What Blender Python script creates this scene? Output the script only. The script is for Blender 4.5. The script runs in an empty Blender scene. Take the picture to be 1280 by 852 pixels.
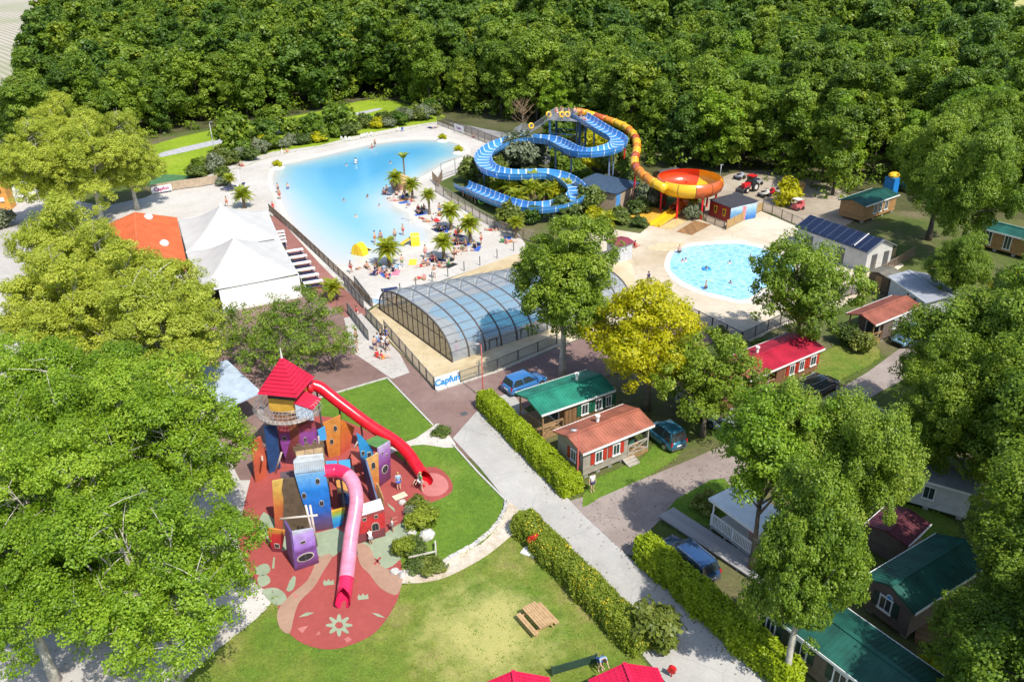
import bpy, math, random
import numpy as np
from mathutils import Vector, Matrix
from mathutils.geometry import tessellate_polygon
R = math.radians
SC = bpy.context.scene
COL = SC.collection
# ------------------------------------------------------------ camera
F_PX, PITCH, ROLL, CAM_H = 995.0, R(27.05), R(-1.06), 36.0
fw = Vector((0, math.cos(PITCH), -math.sin(PITCH)))
_rt = Vector((1, 0, 0)); _up = _rt.cross(fw)
rt = math.cos(ROLL)*_rt + math.sin(ROLL)*_up
up = -math.sin(ROLL)*_rt + math.cos(ROLL)*_up
cam = bpy.data.cameras.new('camera'); camo = bpy.data.objects.new('camera', cam); COL.objects.link(camo)
cam.sensor_width = 36; cam.lens = F_PX/1280*36; cam.clip_end = 6000; cam.clip_start = 0.5
camo.matrix_world = Matrix(((rt.x, up.x, -fw.x, 0), (rt.y, up.y, -fw.y, 0), (rt.z, up.z, -fw.z, CAM_H), (0, 0, 0, 1)))
SC.camera = camo
# ------------------------------------------------------------ light
SUN_EL, SUN_AZ = 54.0, 145.0       # azimuth clockwise from +Y
W = bpy.data.worlds.new('World'); SC.world = W; W.use_nodes = True
nt = W.node_tree; bg = nt.nodes['Background']
sky = nt.nodes.new('ShaderNodeTexSky'); sky.sky_type = 'NISHITA'; sky.sun_disc = False
sky.sun_elevation = R(SUN_EL); sky.sun_rotation = R(SUN_AZ); sky.air_density = 1.0; sky.dust_density = 1.2
nt.links.new(sky.outputs[0], bg.inputs[0]); bg.inputs[1].default_value = 0.15
sl = bpy.data.lights.new('sun', 'SUN'); sl.energy = 4.2; sl.angle = R(0.53); sl.color = (1.0, 0.95, 0.86)
so = bpy.data.objects.new('sun', sl); COL.objects.link(so); so.location = (60, -80, 120)
_d = Vector((math.sin(R(SUN_AZ))*math.cos(R(SUN_EL)), math.cos(R(SUN_AZ))*math.cos(R(SUN_EL)), math.sin(R(SUN_EL))))
so.rotation_euler = _d.to_track_quat('Z', 'Y').to_euler()
SC.view_settings.view_transform = 'Standard'; SC.view_settings.look = 'None'
SC.view_settings.exposure = 0.45; SC.view_settings.gamma = 1.0
SC.cycles.max_bounces = 8; SC.cycles.transparent_max_bounces = 8
SC.cycles.use_denoising = True
# ------------------------------------------------------------ survey: photograph pixel -> place on the ground (or at height z)
def ray(px, py):
    return fw + rt*((px-640)/F_PX) - up*((py-426)/F_PX)
def P(px, py, z=0.0):
    d = ray(px, py); t = (z-CAM_H)/d.z
    return Vector((d.x*t, d.y*t, z))
def on_plane(px, py, p0, n):
    d = ray(px, py); o = Vector((0, 0, CAM_H)); t = (p0-o).dot(n)/d.dot(n)
    return o+d*t
AX = 33.0                                  # the whole site is laid out on one grid
UD = Vector((math.cos(R(AX)), math.sin(R(AX)), 0)); VD = Vector((-math.sin(R(AX)), math.cos(R(AX)), 0))
RZ = R(AX)
# ------------------------------------------------------------ mesh builder
class MB:
    def __init__(s): s.v = []; s.f = []; s.m = []
    def add(s, vs, fs, m=0):
        o = len(s.v); s.v += [tuple(x) for x in vs]; s.f += [tuple(i+o for i in f) for f in fs]; s.m += [m]*len(fs); return s
    def box(s, c, d, m=0, rz=0, tf=None):
        hx, hy, hz = d[0]/2, d[1]/2, d[2]/2; ca, sa = math.cos(rz), math.sin(rz)
        vs = []
        for z in (-hz, hz):
            for x, y in ((-hx, -hy), (hx, -hy), (hx, hy), (-hx, hy)):
                q = (c[0]+x*ca-y*sa, c[1]+x*sa+y*ca, c[2]+z); vs.append(tf(q) if tf else q)
        return s.add(vs, [(3, 2, 1, 0), (4, 5, 6, 7), (0, 1, 5, 4), (1, 2, 6, 5), (2, 3, 7, 6), (3, 0, 4, 7)], m)
    def beam(s, a, b, w, h=None, m=0):
        a = Vector(a); b = Vector(b); h = h or w; d = (b-a)
        if d.length < 1e-6: return s
        d.normalize(); r_ = d.cross(Vector((0, 0, 1)))
        if r_.length < 1e-3: r_ = Vector((1, 0, 0))
        r_.normalize(); u_ = r_.cross(d)
        vs = [p+r_*(i*w/2)+u_*(j*h/2) for p in (a, b) for i, j in ((-1, -1), (1, -1), (1, 1), (-1, 1))]
        return s.add(vs, [(0, 1, 2, 3), (7, 6, 5, 4), (0, 4, 5, 1), (1, 5, 6, 2), (2, 6, 7, 3), (3, 7, 4, 0)], m)
    def tube(s, pts, rad, n=8, m=0, cap=True, ref=None):
        pts = [Vector(p) for p in pts]; k = len(pts)
        rad = [rad]*k if not hasattr(rad, '__len__') else rad
        vs = []; x = None
        for i, p in enumerate(pts):
            t = pts[min(i+1, k-1)]-pts[max(i-1, 0)]
            if t.length < 1e-9: t = Vector((0, 0, 1))
            t.normalize()
            if x is None: x = t.cross(Vector((0, 0, 1)) if abs(t.z) < .95 else Vector((1, 0, 0)))
            x = x-t*x.dot(t); x.normalize(); y = t.cross(x)
            for j in range(n):
                a = 2*math.pi*j/n; vs.append(p+(x*math.cos(a)+y*math.sin(a))*rad[i])
        fs = [(i*n+j, i*n+(j+1) % n, (i+1)*n+(j+1) % n, (i+1)*n+j) for i in range(k-1) for j in range(n)]
        if cap: fs += [tuple(range(n))[::-1], tuple(range((k-1)*n, k*n))]
        return s.add(vs, fs, m)
    def cyl(s, c, r, h, n=12, m=0, r2=None):
        return s.tube([c, (c[0], c[1], c[2]+h)], [r, r if r2 is None else r2], n, m)
    def prism(s, poly, z0, z1, m=0):
        n = len(poly); tri = tessellate_polygon([[Vector((p[0], p[1], 0)) for p in poly]])
        a = sum(poly[i][0]*poly[(i+1) % n][1]-poly[(i+1) % n][0]*poly[i][1] for i in range(n))
        if a < 0: poly = poly[::-1]; tri = tessellate_polygon([[Vector((p[0], p[1], 0)) for p in poly]])
        vs = [(p[0], p[1], z0) for p in poly]+[(p[0], p[1], z1) for p in poly]
        up_ = []
        for t in tri:
            A, B, C_ = (poly[i] for i in t); cr = (B[0]-A[0])*(C_[1]-A[1])-(B[1]-A[1])*(C_[0]-A[0])
            up_.append(tuple(t) if cr > 0 else tuple(t[::-1]))
        fs = [tuple(i+n for i in t) for t in up_]+[t[::-1] for t in up_]+[(i, (i+1) % n, n+(i+1) % n, n+i) for i in range(n)]
        return s.add(vs, fs, m)
    def slab(s, poly3, n, th, m=0):                       # any flat 3-D polygon with thickness th against n
        poly3 = [Vector(p) for p in poly3]; n = Vector(n).normalized(); k = len(poly3)
        tri = tessellate_polygon([poly3]); vs = poly3+[p-n*th for p in poly3]
        nrm = sum(((poly3[i]-poly3[0]).cross(poly3[(i+1) % k]-poly3[0]) for i in range(1, k-1)), Vector())
        flip = nrm.dot(n) < 0
        fs = []
        for t in tri:
            A, B, C_ = (poly3[i] for i in t); t = tuple(t) if (B-A).cross(C_-A).dot(n) > 0 else tuple(t[::-1])
            fs += [t, tuple(i+k for i in t[::-1])]
        for i in range(k):
            q = (i, i+k, (i+1) % k+k, (i+1) % k); fs.append(q if not flip else q[::-1])
        return s.add(vs, fs, m)
    def ball(s, c, r, n=8, k=5, m=0):
        r = (r, r, r) if not hasattr(r, '__len__') else r
        vs = [(c[0], c[1], c[2]-r[2])]
        for i in range(1, k):
            a = -math.pi/2+math.pi*i/k
            for j in range(n):
                b = 2*math.pi*j/n; vs.append((c[0]+r[0]*math.cos(a)*math.cos(b), c[1]+r[1]*math.cos(a)*math.sin(b), c[2]+r[2]*math.sin(a)))
        vs.append((c[0], c[1], c[2]+r[2])); T = len(vs)-1
        fs = [(0, 1+(j+1) % n, 1+j) for j in range(n)]
        fs += [(1+i*n+j, 1+i*n+(j+1) % n, 1+(i+1)*n+(j+1) % n, 1+(i+1)*n+j) for i in range(k-2) for j in range(n)]
        fs += [(1+(k-2)*n+j, 1+(k-2)*n+(j+1) % n, T) for j in range(n)]
        return s.add(vs, fs, m)
    def mesh(s, name, mats, smooth=False):
        me = bpy.data.meshes.new(name); me.from_pydata(s.v, [], s.f)
        for m in (mats if isinstance(mats, (list, tuple)) else [mats]): me.materials.append(m)
        if any(s.m): me.polygons.foreach_set('material_index', s.m)
        if smooth: me.polygons.foreach_set('use_smooth', [True]*len(s.f))
        me.update(); return me
    def build(s, name, mats, parent=None, smooth=False, loc=None, rz=None):
        return ob(name, s.mesh(name, mats, smooth), parent, loc, rz)
def ob(name, me, parent=None, loc=None, rz=None):
    o = bpy.data.objects.new(name, me); COL.objects.link(o)
    if parent: o.parent = parent
    if loc is not None: o.location = loc
    if rz is not None: o.rotation_euler = (0, 0, rz)
    return o
def tag(o, label=None, cat=None, group=None, kind=None):
    if label: o['label'] = label
    if cat: o['category'] = cat
    if group: o['group'] = group
    if kind: o['kind'] = kind
    return o
def thing(name, label, cat, loc=(0, 0, 0), rz=0.0, group=None):
    return tag(ob(name, None, None, loc, rz), label, cat, group)
def copy_tree(o, parent=None, kids=None):
    c = o.copy(); COL.objects.link(c)
    if parent: c.parent = parent
    for ch in KIDS(o): copy_tree(ch, c)
    return c
def KIDS(o): return [x for x in o.children]
# ------------------------------------------------------------ materials
def nodes(name):
    m = bpy.data.materials.new(name); m.use_nodes = True
    return m, m.node_tree, m.node_tree.nodes['Principled BSDF']
def ramp(nt, src, stops):
    r_ = nt.nodes.new('ShaderNodeValToRGB'); nt.links.new(src, r_.inputs[0])
    el = r_.color_ramp.elements
    while len(el) < len(stops): el.new(0.5)
    for e, (p, c) in zip(el, stops): e.position = p; e.color = (*c, 1) if len(c) == 3 else c
    return r_.outputs[0]
def noise(nt, scale, detail=4, vec=None, rough=.55):
    n = nt.nodes.new('ShaderNodeTexNoise'); n.inputs['Scale'].default_value = scale; n.inputs['Detail'].default_value = detail; n.inputs['Roughness'].default_value = rough
    if vec is None:
        if '_tc' not in nt.nodes:
            t = nt.nodes.new('ShaderNodeTexCoord'); t.name = '_tc'
        vec = nt.nodes['_tc'].outputs['Object']
    nt.links.new(vec, n.inputs['Vector']); return n.outputs[0]
def mix(nt, a, b, f, mode='MIX'):
    x = nt.nodes.new('ShaderNodeMix'); x.data_type = 'RGBA'; x.blend_type = mode
    for i, q in ((0, f), (6, a), (7, b)):
        if isinstance(q, (int, float)): x.inputs[i].default_value = q
        elif isinstance(q, tuple): x.inputs[i].default_value = (*q, 1)
        else: nt.links.new(q, x.inputs[i])
    return x.outputs[2]
def bump(nt, bs, h, strength=.3, dist=.05):
    b = nt.nodes.new('ShaderNodeBump'); b.inputs['Strength'].default_value = strength; b.inputs['Distance'].default_value = dist
    nt.links.new(h, b.inputs['Height']); nt.links.new(b.outputs[0], bs.inputs['Normal'])
MC = {}
def M(col, rough=.6, var=.12, scale=1.5, metal=0.0, bmp=0.0, spec=.5, coat=0.0, key=None):
    k = (col, rough, var, scale, metal, bmp, spec, coat)
    if k in MC: return MC[k]
    m, t, b = nodes('paint_%d' % len(MC))
    b.inputs['Roughness'].default_value = rough; b.inputs['Metallic'].default_value = metal
    b.inputs['Specular IOR Level'].default_value = spec; b.inputs['Coat Weight'].default_value = coat
    if var > 0:
        n = noise(t, scale, 5); n2 = noise(t, scale*9, 3)
        lo = tuple(max(0, c*(1-var*1.6)) for c in col); hi = tuple(min(1, c*(1+var)) for c in col)
        c = ramp(t, n, [(.3, lo), (.65, hi)]); c = mix(t, c, tuple(x*.8 for x in col), ramp(t, n2, [(.52, (0, 0, 0)), (.75, (.6, .6, .6))]))
        t.links.new(c, b.inputs['Base Color'])
        if bmp: bump(t, b, n2, bmp)
    else: b.inputs['Base Color'].default_value = (*col, 1)
    MC[k] = m; return m
def M_mix(name, stops, scale, detail=6, fine=None, rough=.9, bmp=.2, bscale=20, bdist=.04, wav=None, spec=.3):
    """ground stuff: large patches through `stops`, fine grain on top"""
    m, t, b = nodes(name); b.inputs['Roughness'].default_value = rough; b.inputs['Specular IOR Level'].default_value = spec
    c = ramp(t, noise(t, scale, detail, rough=.62), stops)
    if fine:
        for sc_, amt in fine:
            c = mix(t, c, ramp(t, noise(t, sc_, 4), [(.3, (.5, .5, .5)), (.7, (1.0, 1.0, 1.0))]), amt, 'MULTIPLY')
    t.links.new(c, b.inputs['Base Color'])
    if bmp: bump(t, b, noise(t, bscale, 5), bmp, bdist)
    return m
def M_plank(name, col, axis='x', pitch=.14, var=.25, rough=.7, groove=.6, worn=None):
    """boards narrower than the photograph resolves: per-board tone and a groove"""
    m, t, b = nodes(name); b.inputs['Roughness'].default_value = rough
    tc = t.nodes.new('ShaderNodeTexCoord'); sp = t.nodes.new('ShaderNodeSeparateXYZ'); t.links.new(tc.outputs['Object'], sp.inputs[0])
    d = t.nodes.new('ShaderNodeMath'); d.operation = 'DIVIDE'; d.inputs[1].default_value = pitch
    if axis == 'xy':
        a_ = t.nodes.new('ShaderNodeMath'); a_.operation = 'ADD'; t.links.new(sp.outputs[0], a_.inputs[0]); t.links.new(sp.outputs[1], a_.inputs[1]); src = a_.outputs[0]
    else: src = sp.outputs['xyz'.index(axis)]
    t.links.new(src, d.inputs[0])
    fl = t.nodes.new('ShaderNodeMath'); fl.operation = 'FLOOR'; t.links.new(d.outputs[0], fl.inputs[0])
    fr = t.nodes.new('ShaderNodeMath'); fr.operation = 'FRACT'; t.links.new(d.outputs[0], fr.inputs[0])
    wn = t.nodes.new('ShaderNodeTexWhiteNoise'); wn.noise_dimensions = '1D'; t.links.new(fl.outputs[0], wn.inputs['W'])
    lo = tuple(c*(1-var) for c in col); hi = tuple(min(1, c*(1+var)) for c in col)
    c = ramp(t, wn.outputs[0], [(0, lo), (1, hi)])
    st = ramp(t, noise(t, 2.5, 6), [(.3, (.72, .7, .68)), (.65, (1, 1, 1))]); c = mix(t, c, st, .8, 'MULTIPLY')
    if worn: c = mix(t, c, worn, ramp(t, noise(t, .9, 5), [(.45, (0, 0, 0)), (.7, (.8, .8, .8))]))
    g = ramp(t, fr.outputs[0], [(0, (groove,)*3), (.1, (1, 1, 1)), (.92, (1, 1, 1)), (1, (groove,)*3)])
    c = mix(t, c, g, 1.0, 'MULTIPLY'); t.links.new(c, b.inputs['Base Color']); bump(t, b, g, .5, .02)
    return m
def M_leaf(name, dark, mid, light, trans=.35, hue=.25):
    m, t, b = nodes(name)
    at = t.nodes.new('ShaderNodeAttribute'); at.attribute_name = 'tint'
    oi = t.nodes.new('ShaderNodeObjectInfo')
    c = ramp(t, at.outputs['Fac'], [(0, dark), (.5, mid), (1, light)])
    k = ramp(t, oi.outputs['Random'], [(0, (1-hue, 1-hue*.75, 1-hue*.4)), (.5, (1, 1, 1)), (1, (1+hue*.7, 1+hue*.3, 1-hue*.1))])
    c = mix(t, c, k, 1.0, 'MULTIPLY')
    t.links.new(c, b.inputs['Base Color']); b.inputs['Roughness'].default_value = .48; b.inputs['Specular IOR Level'].default_value = .35
    tr = t.nodes.new('ShaderNodeBsdfTranslucent')
    c2 = mix(t, c, (1.25, 1.3, .55), 1.0, 'MULTIPLY'); t.links.new(c2, tr.inputs[0])
    ms = t.nodes.new('ShaderNodeMixShader'); ms.inputs[0].default_value = trans
    out = t.nodes['Material Output']; t.links.new(b.outputs[0], ms.inputs[1]); t.links.new(tr.outputs[0], ms.inputs[2]); t.links.new(ms.outputs[0], out.inputs[0])
    return m
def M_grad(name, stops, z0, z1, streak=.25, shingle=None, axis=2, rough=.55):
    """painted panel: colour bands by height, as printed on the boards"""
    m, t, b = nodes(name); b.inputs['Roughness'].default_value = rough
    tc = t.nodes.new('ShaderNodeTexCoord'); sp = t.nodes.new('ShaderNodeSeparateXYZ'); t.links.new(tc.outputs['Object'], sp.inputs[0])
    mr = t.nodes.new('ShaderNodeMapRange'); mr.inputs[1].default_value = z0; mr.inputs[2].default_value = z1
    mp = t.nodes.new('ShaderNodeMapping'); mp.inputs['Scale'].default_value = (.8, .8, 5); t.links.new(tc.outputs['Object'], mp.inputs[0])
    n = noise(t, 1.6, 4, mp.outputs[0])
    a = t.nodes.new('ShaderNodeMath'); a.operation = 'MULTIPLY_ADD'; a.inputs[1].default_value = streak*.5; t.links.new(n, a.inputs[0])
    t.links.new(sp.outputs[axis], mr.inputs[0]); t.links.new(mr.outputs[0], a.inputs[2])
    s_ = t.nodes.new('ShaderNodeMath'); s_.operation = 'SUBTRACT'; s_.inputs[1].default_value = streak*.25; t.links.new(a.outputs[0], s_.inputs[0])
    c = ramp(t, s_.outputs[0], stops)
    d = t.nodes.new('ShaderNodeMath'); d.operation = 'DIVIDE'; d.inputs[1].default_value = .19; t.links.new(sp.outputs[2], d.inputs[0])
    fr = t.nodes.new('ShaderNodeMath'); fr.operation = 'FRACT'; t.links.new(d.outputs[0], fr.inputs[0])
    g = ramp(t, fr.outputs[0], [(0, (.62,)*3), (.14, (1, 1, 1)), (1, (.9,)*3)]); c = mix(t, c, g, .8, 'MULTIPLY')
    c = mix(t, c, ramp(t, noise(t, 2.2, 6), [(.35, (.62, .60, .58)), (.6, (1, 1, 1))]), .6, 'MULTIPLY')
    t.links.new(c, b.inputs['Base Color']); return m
def M_glass(col=(.03, .045, .05), rough=.06):
    return M(col, rough, 0, spec=.9)
# common paints
white = M((.78, .78, .76), .5, .06); offwhite = M((.62, .60, .55), .6, .1); grey = M((.32, .32, .32), .6, .12); dgrey = M((.09, .09, .095), .55, .1)
black = M((.02, .02, .022), .45, 0); steel = M((.42, .44, .46), .35, .08, metal=.8); wood = M((.34, .21, .10), .7, .2, 4); brownm = M((.13, .085, .05), .7, .2, 3)
glass = M_glass(); galv = M((.45, .47, .49), .45, .1, metal=.6)
yellow = M((.82, .50, .03), .35, .06); redp = M((.62, .02, .025), .3, .06)
# ============================================================ SETTING
def smooth(poly, k=4):
    n = len(poly); out = []
    for i in range(n):
        p0, p1, p2, p3 = (poly[(i+j) % n] for j in (-1, 0, 1, 2))
        for q in range(k):
            t = q/k
            out.append(tuple(.5*(2*b+(c-a)*t+(2*a-5*b+4*c-d)*t*t+(3*b-a-3*c+d)*t**3) for a, b, c, d in zip(p0, p1, p2, p3)))
    return out
SHEETS = []
def sheet(name, px, z, mat, sm=0, kind='structure', th=None):
    pts = [P(*p) for p in px]; pts = [(p.x, p.y) for p in pts]
    if sm: pts = smooth(pts, sm)
    poly = [Vector((p[0], p[1], 0)) for p in pts]
    tri = tessellate_polygon([poly]); fs = []
    for t in tri:
        A, B, C_ = (poly[i] for i in t); fs.append(tuple(t) if (B-A).cross(C_-A).z > 0 else tuple(t[::-1]))
    mb = MB(); mb.add([(p.x, p.y, z) for p in poly], fs)
    o = mb.build(name, mat); o['kind'] = kind; SHEETS.append((name, pts)); return o, pts
m_earth = M_mix('camp_ground', [(.30, (0.061, 0.101, 0.016)), (.46, (0.115, 0.155, 0.030)), (.58, (0.176, 0.162, 0.074)), (.75, (0.284, 0.230, 0.149))], .09, 7, [(1.3, .6), (7, .6)], bmp=.5, bscale=6, bdist=.1)
m_forest = M_mix('forest_floor', [(.3, (0.053, 0.045, 0.027)), (.5, (0.090, 0.098, 0.030)), (.7, (0.150, 0.128, 0.075))], .12, 7, [(2, .7)], bmp=.5, bscale=4, bdist=.15)
m_lawn = M_mix('lawn_grass', [(.28, (.13, .24, .02)), (.44, (.185, .30, .03)), (.54, (.27, .33, .05)), (.65, (.44, .39, .13)), (.8, (.54, .44, .2))], .16, 6, [(1.6, .55), (6, .65), (22, .7)], bmp=.9, bscale=14, bdist=.06)
_t = m_lawn.node_tree; _b = _t.nodes['Principled BSDF']; _src = _b.inputs['Base Color'].links[0].from_socket
_vm = _t.nodes.new('ShaderNodeVectorMath'); _vm.operation = 'DISTANCE'; _vm.inputs[1].default_value = P(610, 790); _t.links.new(_t.nodes['_tc'].outputs['Object'], _vm.inputs[0])
_ma = _t.nodes.new('ShaderNodeMath'); _ma.operation = 'MULTIPLY_ADD'; _ma.inputs[1].default_value = 9.0; _t.links.new(noise(_t, .55, 7, rough=.7), _ma.inputs[0]); _t.links.new(_vm.outputs['Value'], _ma.inputs[2])
_f = ramp(_t, _ma.outputs[0], [(.0, (1, 1, 1)), (1, (0, 0, 0))]); _mr = _t.nodes.new('ShaderNodeMapRange'); _mr.inputs[1].default_value = 5.6; _mr.inputs[2].default_value = 9.2; _mr.inputs[3].default_value = .85; _mr.inputs[4].default_value = 0
_t.links.new(_ma.outputs[0], _mr.inputs[0]); _c = mix(_t, _src, mix(_t, (.50, .43, .17), (.38, .38, .11), noise(_t, 3, 5)), _mr.outputs[0]); _t.links.new(_c, _b.inputs['Base Color'])
def cracks(m, scale, amt=.45, w=.02):
    t = m.node_tree; b = t.nodes['Principled BSDF']; src = b.inputs['Base Color'].links[0].from_socket
    vo = t.nodes.new('ShaderNodeTexVoronoi'); vo.feature = 'DISTANCE_TO_EDGE'; vo.inputs['Scale'].default_value = scale
    mx = t.nodes.new('ShaderNodeVectorMath'); mx.operation = 'ADD'; nz = t.nodes.new('ShaderNodeTexNoise'); nz.inputs['Scale'].default_value = scale*3; nz.inputs['Detail'].default_value = 6
    t.links.new(t.nodes['_tc'].outputs['Object'], nz.inputs[0]); t.links.new(t.nodes['_tc'].outputs['Object'], mx.inputs[0]); t.links.new(nz.outputs[1], mx.inputs[1]); t.links.new(mx.outputs[0], vo.inputs[0])
    f = ramp(t, vo.outputs[0], [(0, (1-amt,)*3), (w, (1, 1, 1))]); t.links.new(mix(t, src, f, 1.0, 'MULTIPLY'), b.inputs['Base Color'])
m_lawn2 = M_mix('watered_grass', [(.3, (.125, .255, .02)), (.55, (.18, .32, .028)), (.75, (.29, .37, .06))], .25, 6, [(2.5, .5), (8, .6), (24, .7)], bmp=.9, bscale=14, bdist=.06)
m_meadow = M_mix('meadow_grass', [(.3, (.22, .33, .015)), (.55, (.31, .44, .02)), (.75, (.4, .46, .05))], .1, 6, [(1.2, .5), (5, .5)], bmp=.8, bscale=4, bdist=.15)
m_sand = M_mix('beach_sand', [(.3, (0.520, 0.480, 0.425)), (.55, (0.597, 0.562, 0.511)), (.75, (0.644, 0.613, 0.566))], .12, 6, [(.6, .12), (1.5, .2), (9, .3)], bmp=.9, bscale=3, bdist=.12)
m_deck = M_mix('pool_deck_concrete', [(.28, (0.450, 0.351, 0.216)), (.42, (0.540, 0.450, 0.324)), (.55, (0.648, 0.567, 0.441)), (.75, (0.720, 0.648, 0.540))], .07, 7, [(.9, .25), (7, .15)], rough=.7, bmp=.1)
m_deck2 = M_mix('enclosure_deck', [(.3, (.42, .30, .15)), (.48, (.58, .47, .29)), (.7, (.70, .60, .42))], .16, 7, [(1.2, .3), (8, .2)], rough=.7, bmp=.1)
m_redasph = M_mix('red_asphalt', [(.3, (0.232, 0.140, 0.122)), (.55, (0.305, 0.201, 0.177)), (.78, (0.390, 0.287, 0.256))], .11, 8, [(1.1, .3), (10, .3), (60, .5)], bmp=.4, bscale=70, bdist=.02)
m_redwalk = M_mix('red_paving', [(.3, (0.264, 0.110, 0.088)), (.6, (0.363, 0.165, 0.138)), (.8, (0.418, 0.220, 0.187))], .2, 7, [(2, .3), (30, .4)], bmp=.3, bscale=40, bdist=.02)
m_road = M_mix('road_surface', [(.28, (0.425, 0.413, 0.389)), (.5, (0.531, 0.513, 0.484)), (.72, (0.614, 0.596, 0.560))], .1, 8, [(.7, .25), (6, .25), (60, .45)], bmp=.4, bscale=60, bdist=.02)
m_road2 = M_mix('worn_red_lane', [(.3, (0.291, 0.224, 0.202)), (.55, (0.403, 0.336, 0.302)), (.78, (0.504, 0.448, 0.403))], .12, 8, [(.9, .35), (8, .3), (60, .45)], bmp=.4, bscale=60, bdist=.02)
m_plaza = M_mix('plaza_gravel', [(.3, (0.497, 0.457, 0.418)), (.55, (0.596, 0.561, 0.517)), (.75, (0.675, 0.646, 0.596))], .08, 7, [(1.2, .3), (12, .3), (50, .4)], bmp=.5, bscale=40, bdist=.03)
m_gravel = M_mix('white_gravel', [(.3, (.50, .45, .38)), (.5, (.66, .62, .56)), (.75, (.74, .71, .66))], .4, 7, [(3, .3), (20, .5)], bmp=.8, bscale=20, bdist=.05)
m_stone_path = M_mix('pale_stone_path', [(.3, (.50, .38, .24)), (.5, (.66, .57, .44)), (.7, (.74, .69, .60))], .5, 7, [(2, .4), (14, .5)], bmp=.8, bscale=16, bdist=.06)
m_rub = M_mix('red_rubber', [(.3, (.34, .070, .062)), (.6, (.40, .085, .075)), (.8, (.45, .12, .10))], .3, 6, [(3, .25), (60, .35)], bmp=.3, bscale=80, bdist=.01)
m_rubg = M_mix('green_rubber', [(.3, (.27, .33, .22)), (.7, (.36, .42, .29))], .5, 6, [(3, .25), (60, .3)], bmp=.3, bscale=80, bdist=.01)
m_rubb = M_mix('beige_rubber', [(.3, (.36, .22, .155)), (.7, (.44, .28, .20))], .5, 6, [(3, .25), (60, .3)], bmp=.3, bscale=80, bdist=.01)
m_rubp = M_mix('pink_rubber', [(.3, (.47, .15, .14)), (.7, (.58, .22, .2))], .5, 6, [(3, .2), (60, .3)], bmp=.3, bscale=80, bdist=.01)
m_dirt = M_mix('yard_dirt', [(.3, (.30, .24, .17)), (.55, (.44, .37, .28)), (.75, (.52, .46, .37))], .15, 7, [(1.5, .35), (9, .3)], bmp=.5, bscale=8, bdist=.06)
m_green_court = M((.06, .16, .06), .8, .1)
cracks(m_road, .16, .14, .008); cracks(m_road2, .2, .16, .01); cracks(m_redasph, .12, .12, .008); cracks(m_deck, .1, .2, .008)
# --- base sheet to the horizon
g = MB(); S = 3200
xs = [-S, -400, -120, 0, 120, 400, S]; ys = [-S, -40, 20, 80, 160, 420, S+800]
g.add([(x, y, 0) for y in ys for x in xs], [(j*7+i, j*7+i+1, (j+1)*7+i+1, (j+1)*7+i) for j in range(6) for i in range(6)])
g.build('ground', m_earth)['kind'] = 'structure'
sheet('forest_floor', [(-400, 205), (60, 205), (210, 168), (330, 150), (460, 128), (545, 148), (640, 165), (720, 190), (800, 215), (900, 225), (1010, 250), (1110, 262), (1280, 275), (1700, 300), (2200, 60), (1500, -40), (100, -40), (40, 85), (-500, 130)], .010, m_forest)
# vineyard far left, hay field far right
mv, tv, bv = nodes('vineyard_soil')
tc = tv.nodes.new('ShaderNodeTexCoord'); wv = tv.nodes.new('ShaderNodeTexWave'); wv.inputs['Scale'].default_value = .12; wv.inputs['Distortion'].default_value = 1.5; wv.inputs['Detail'].default_value = 2; wv.inputs['Detail Scale'].default_value = .3
mp = tv.nodes.new('ShaderNodeMapping'); mp.inputs['Rotation'].default_value = (0, 0, R(-40)); tv.links.new(tc.outputs['Object'], mp.inputs[0]); tv.links.new(mp.outputs[0], wv.inputs[0])
cv = ramp(tv, wv.outputs[0], [(.2, (.30, .28, .20)), (.8, (.46, .41, .35))]); cv = mix(tv, cv, (.24, .27, .13), ramp(tv, noise(tv, .012, 5), [(.45, (0, 0, 0)), (.65, (.8, .8, .8))])); tv.links.new(cv, bv.inputs[0]); bv.inputs['Roughness'].default_value = .95
def wsheet(name, pts, z, mat):
    mb = MB(); mb.prism(pts, z-.5, z); mb.build(name, mat)['kind'] = 'structure'
_v = [P(18, 112), P(38, 80), P(52, 45), P(72, 0), P(90, -30)]
wsheet('vineyard_field', [(-900, 150), (-260, 190)]+[(q.x, q.y) for q in _v]+[(-420, 1100), (-1500, 1100)], .024, mv)
wsheet('hay_field', [(218, 372), (420, 345), (700, 600), (300, 620), (205, 440)], .024, M_mix('hay_stubble', [(.3, (.36, .36, .10)), (.7, (.48, .44, .17))], .02, 5, [(.3, .3)]))
sheet('meadow', [(165, 195), (230, 170), (330, 152), (400, 139), (470, 124), (535, 138), (556, 149), (500, 164), (440, 176), (400, 184), (340, 196), (290, 212), (200, 222)], .02, m_meadow, 3)
sheet('footpath', [(205, 190), (290, 171), (330, 166), (400, 151), (470, 136), (470, 139), (400, 155), (335, 170), (292, 176), (205, 196)], .032, M((.40, .40, .42), .9, .15), 3)
sheet('yard', [(895, 225), (960, 212), (1040, 232), (1075, 262), (1050, 285), (1005, 284), (952, 264), (906, 287), (880, 270)], .022, m_dirt, 3)
sheet('service_yard', [(545, 150), (640, 165), (720, 195), (800, 222), (812, 245), (700, 260), (560, 205), (640, 190)], .022, m_forest)
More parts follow.
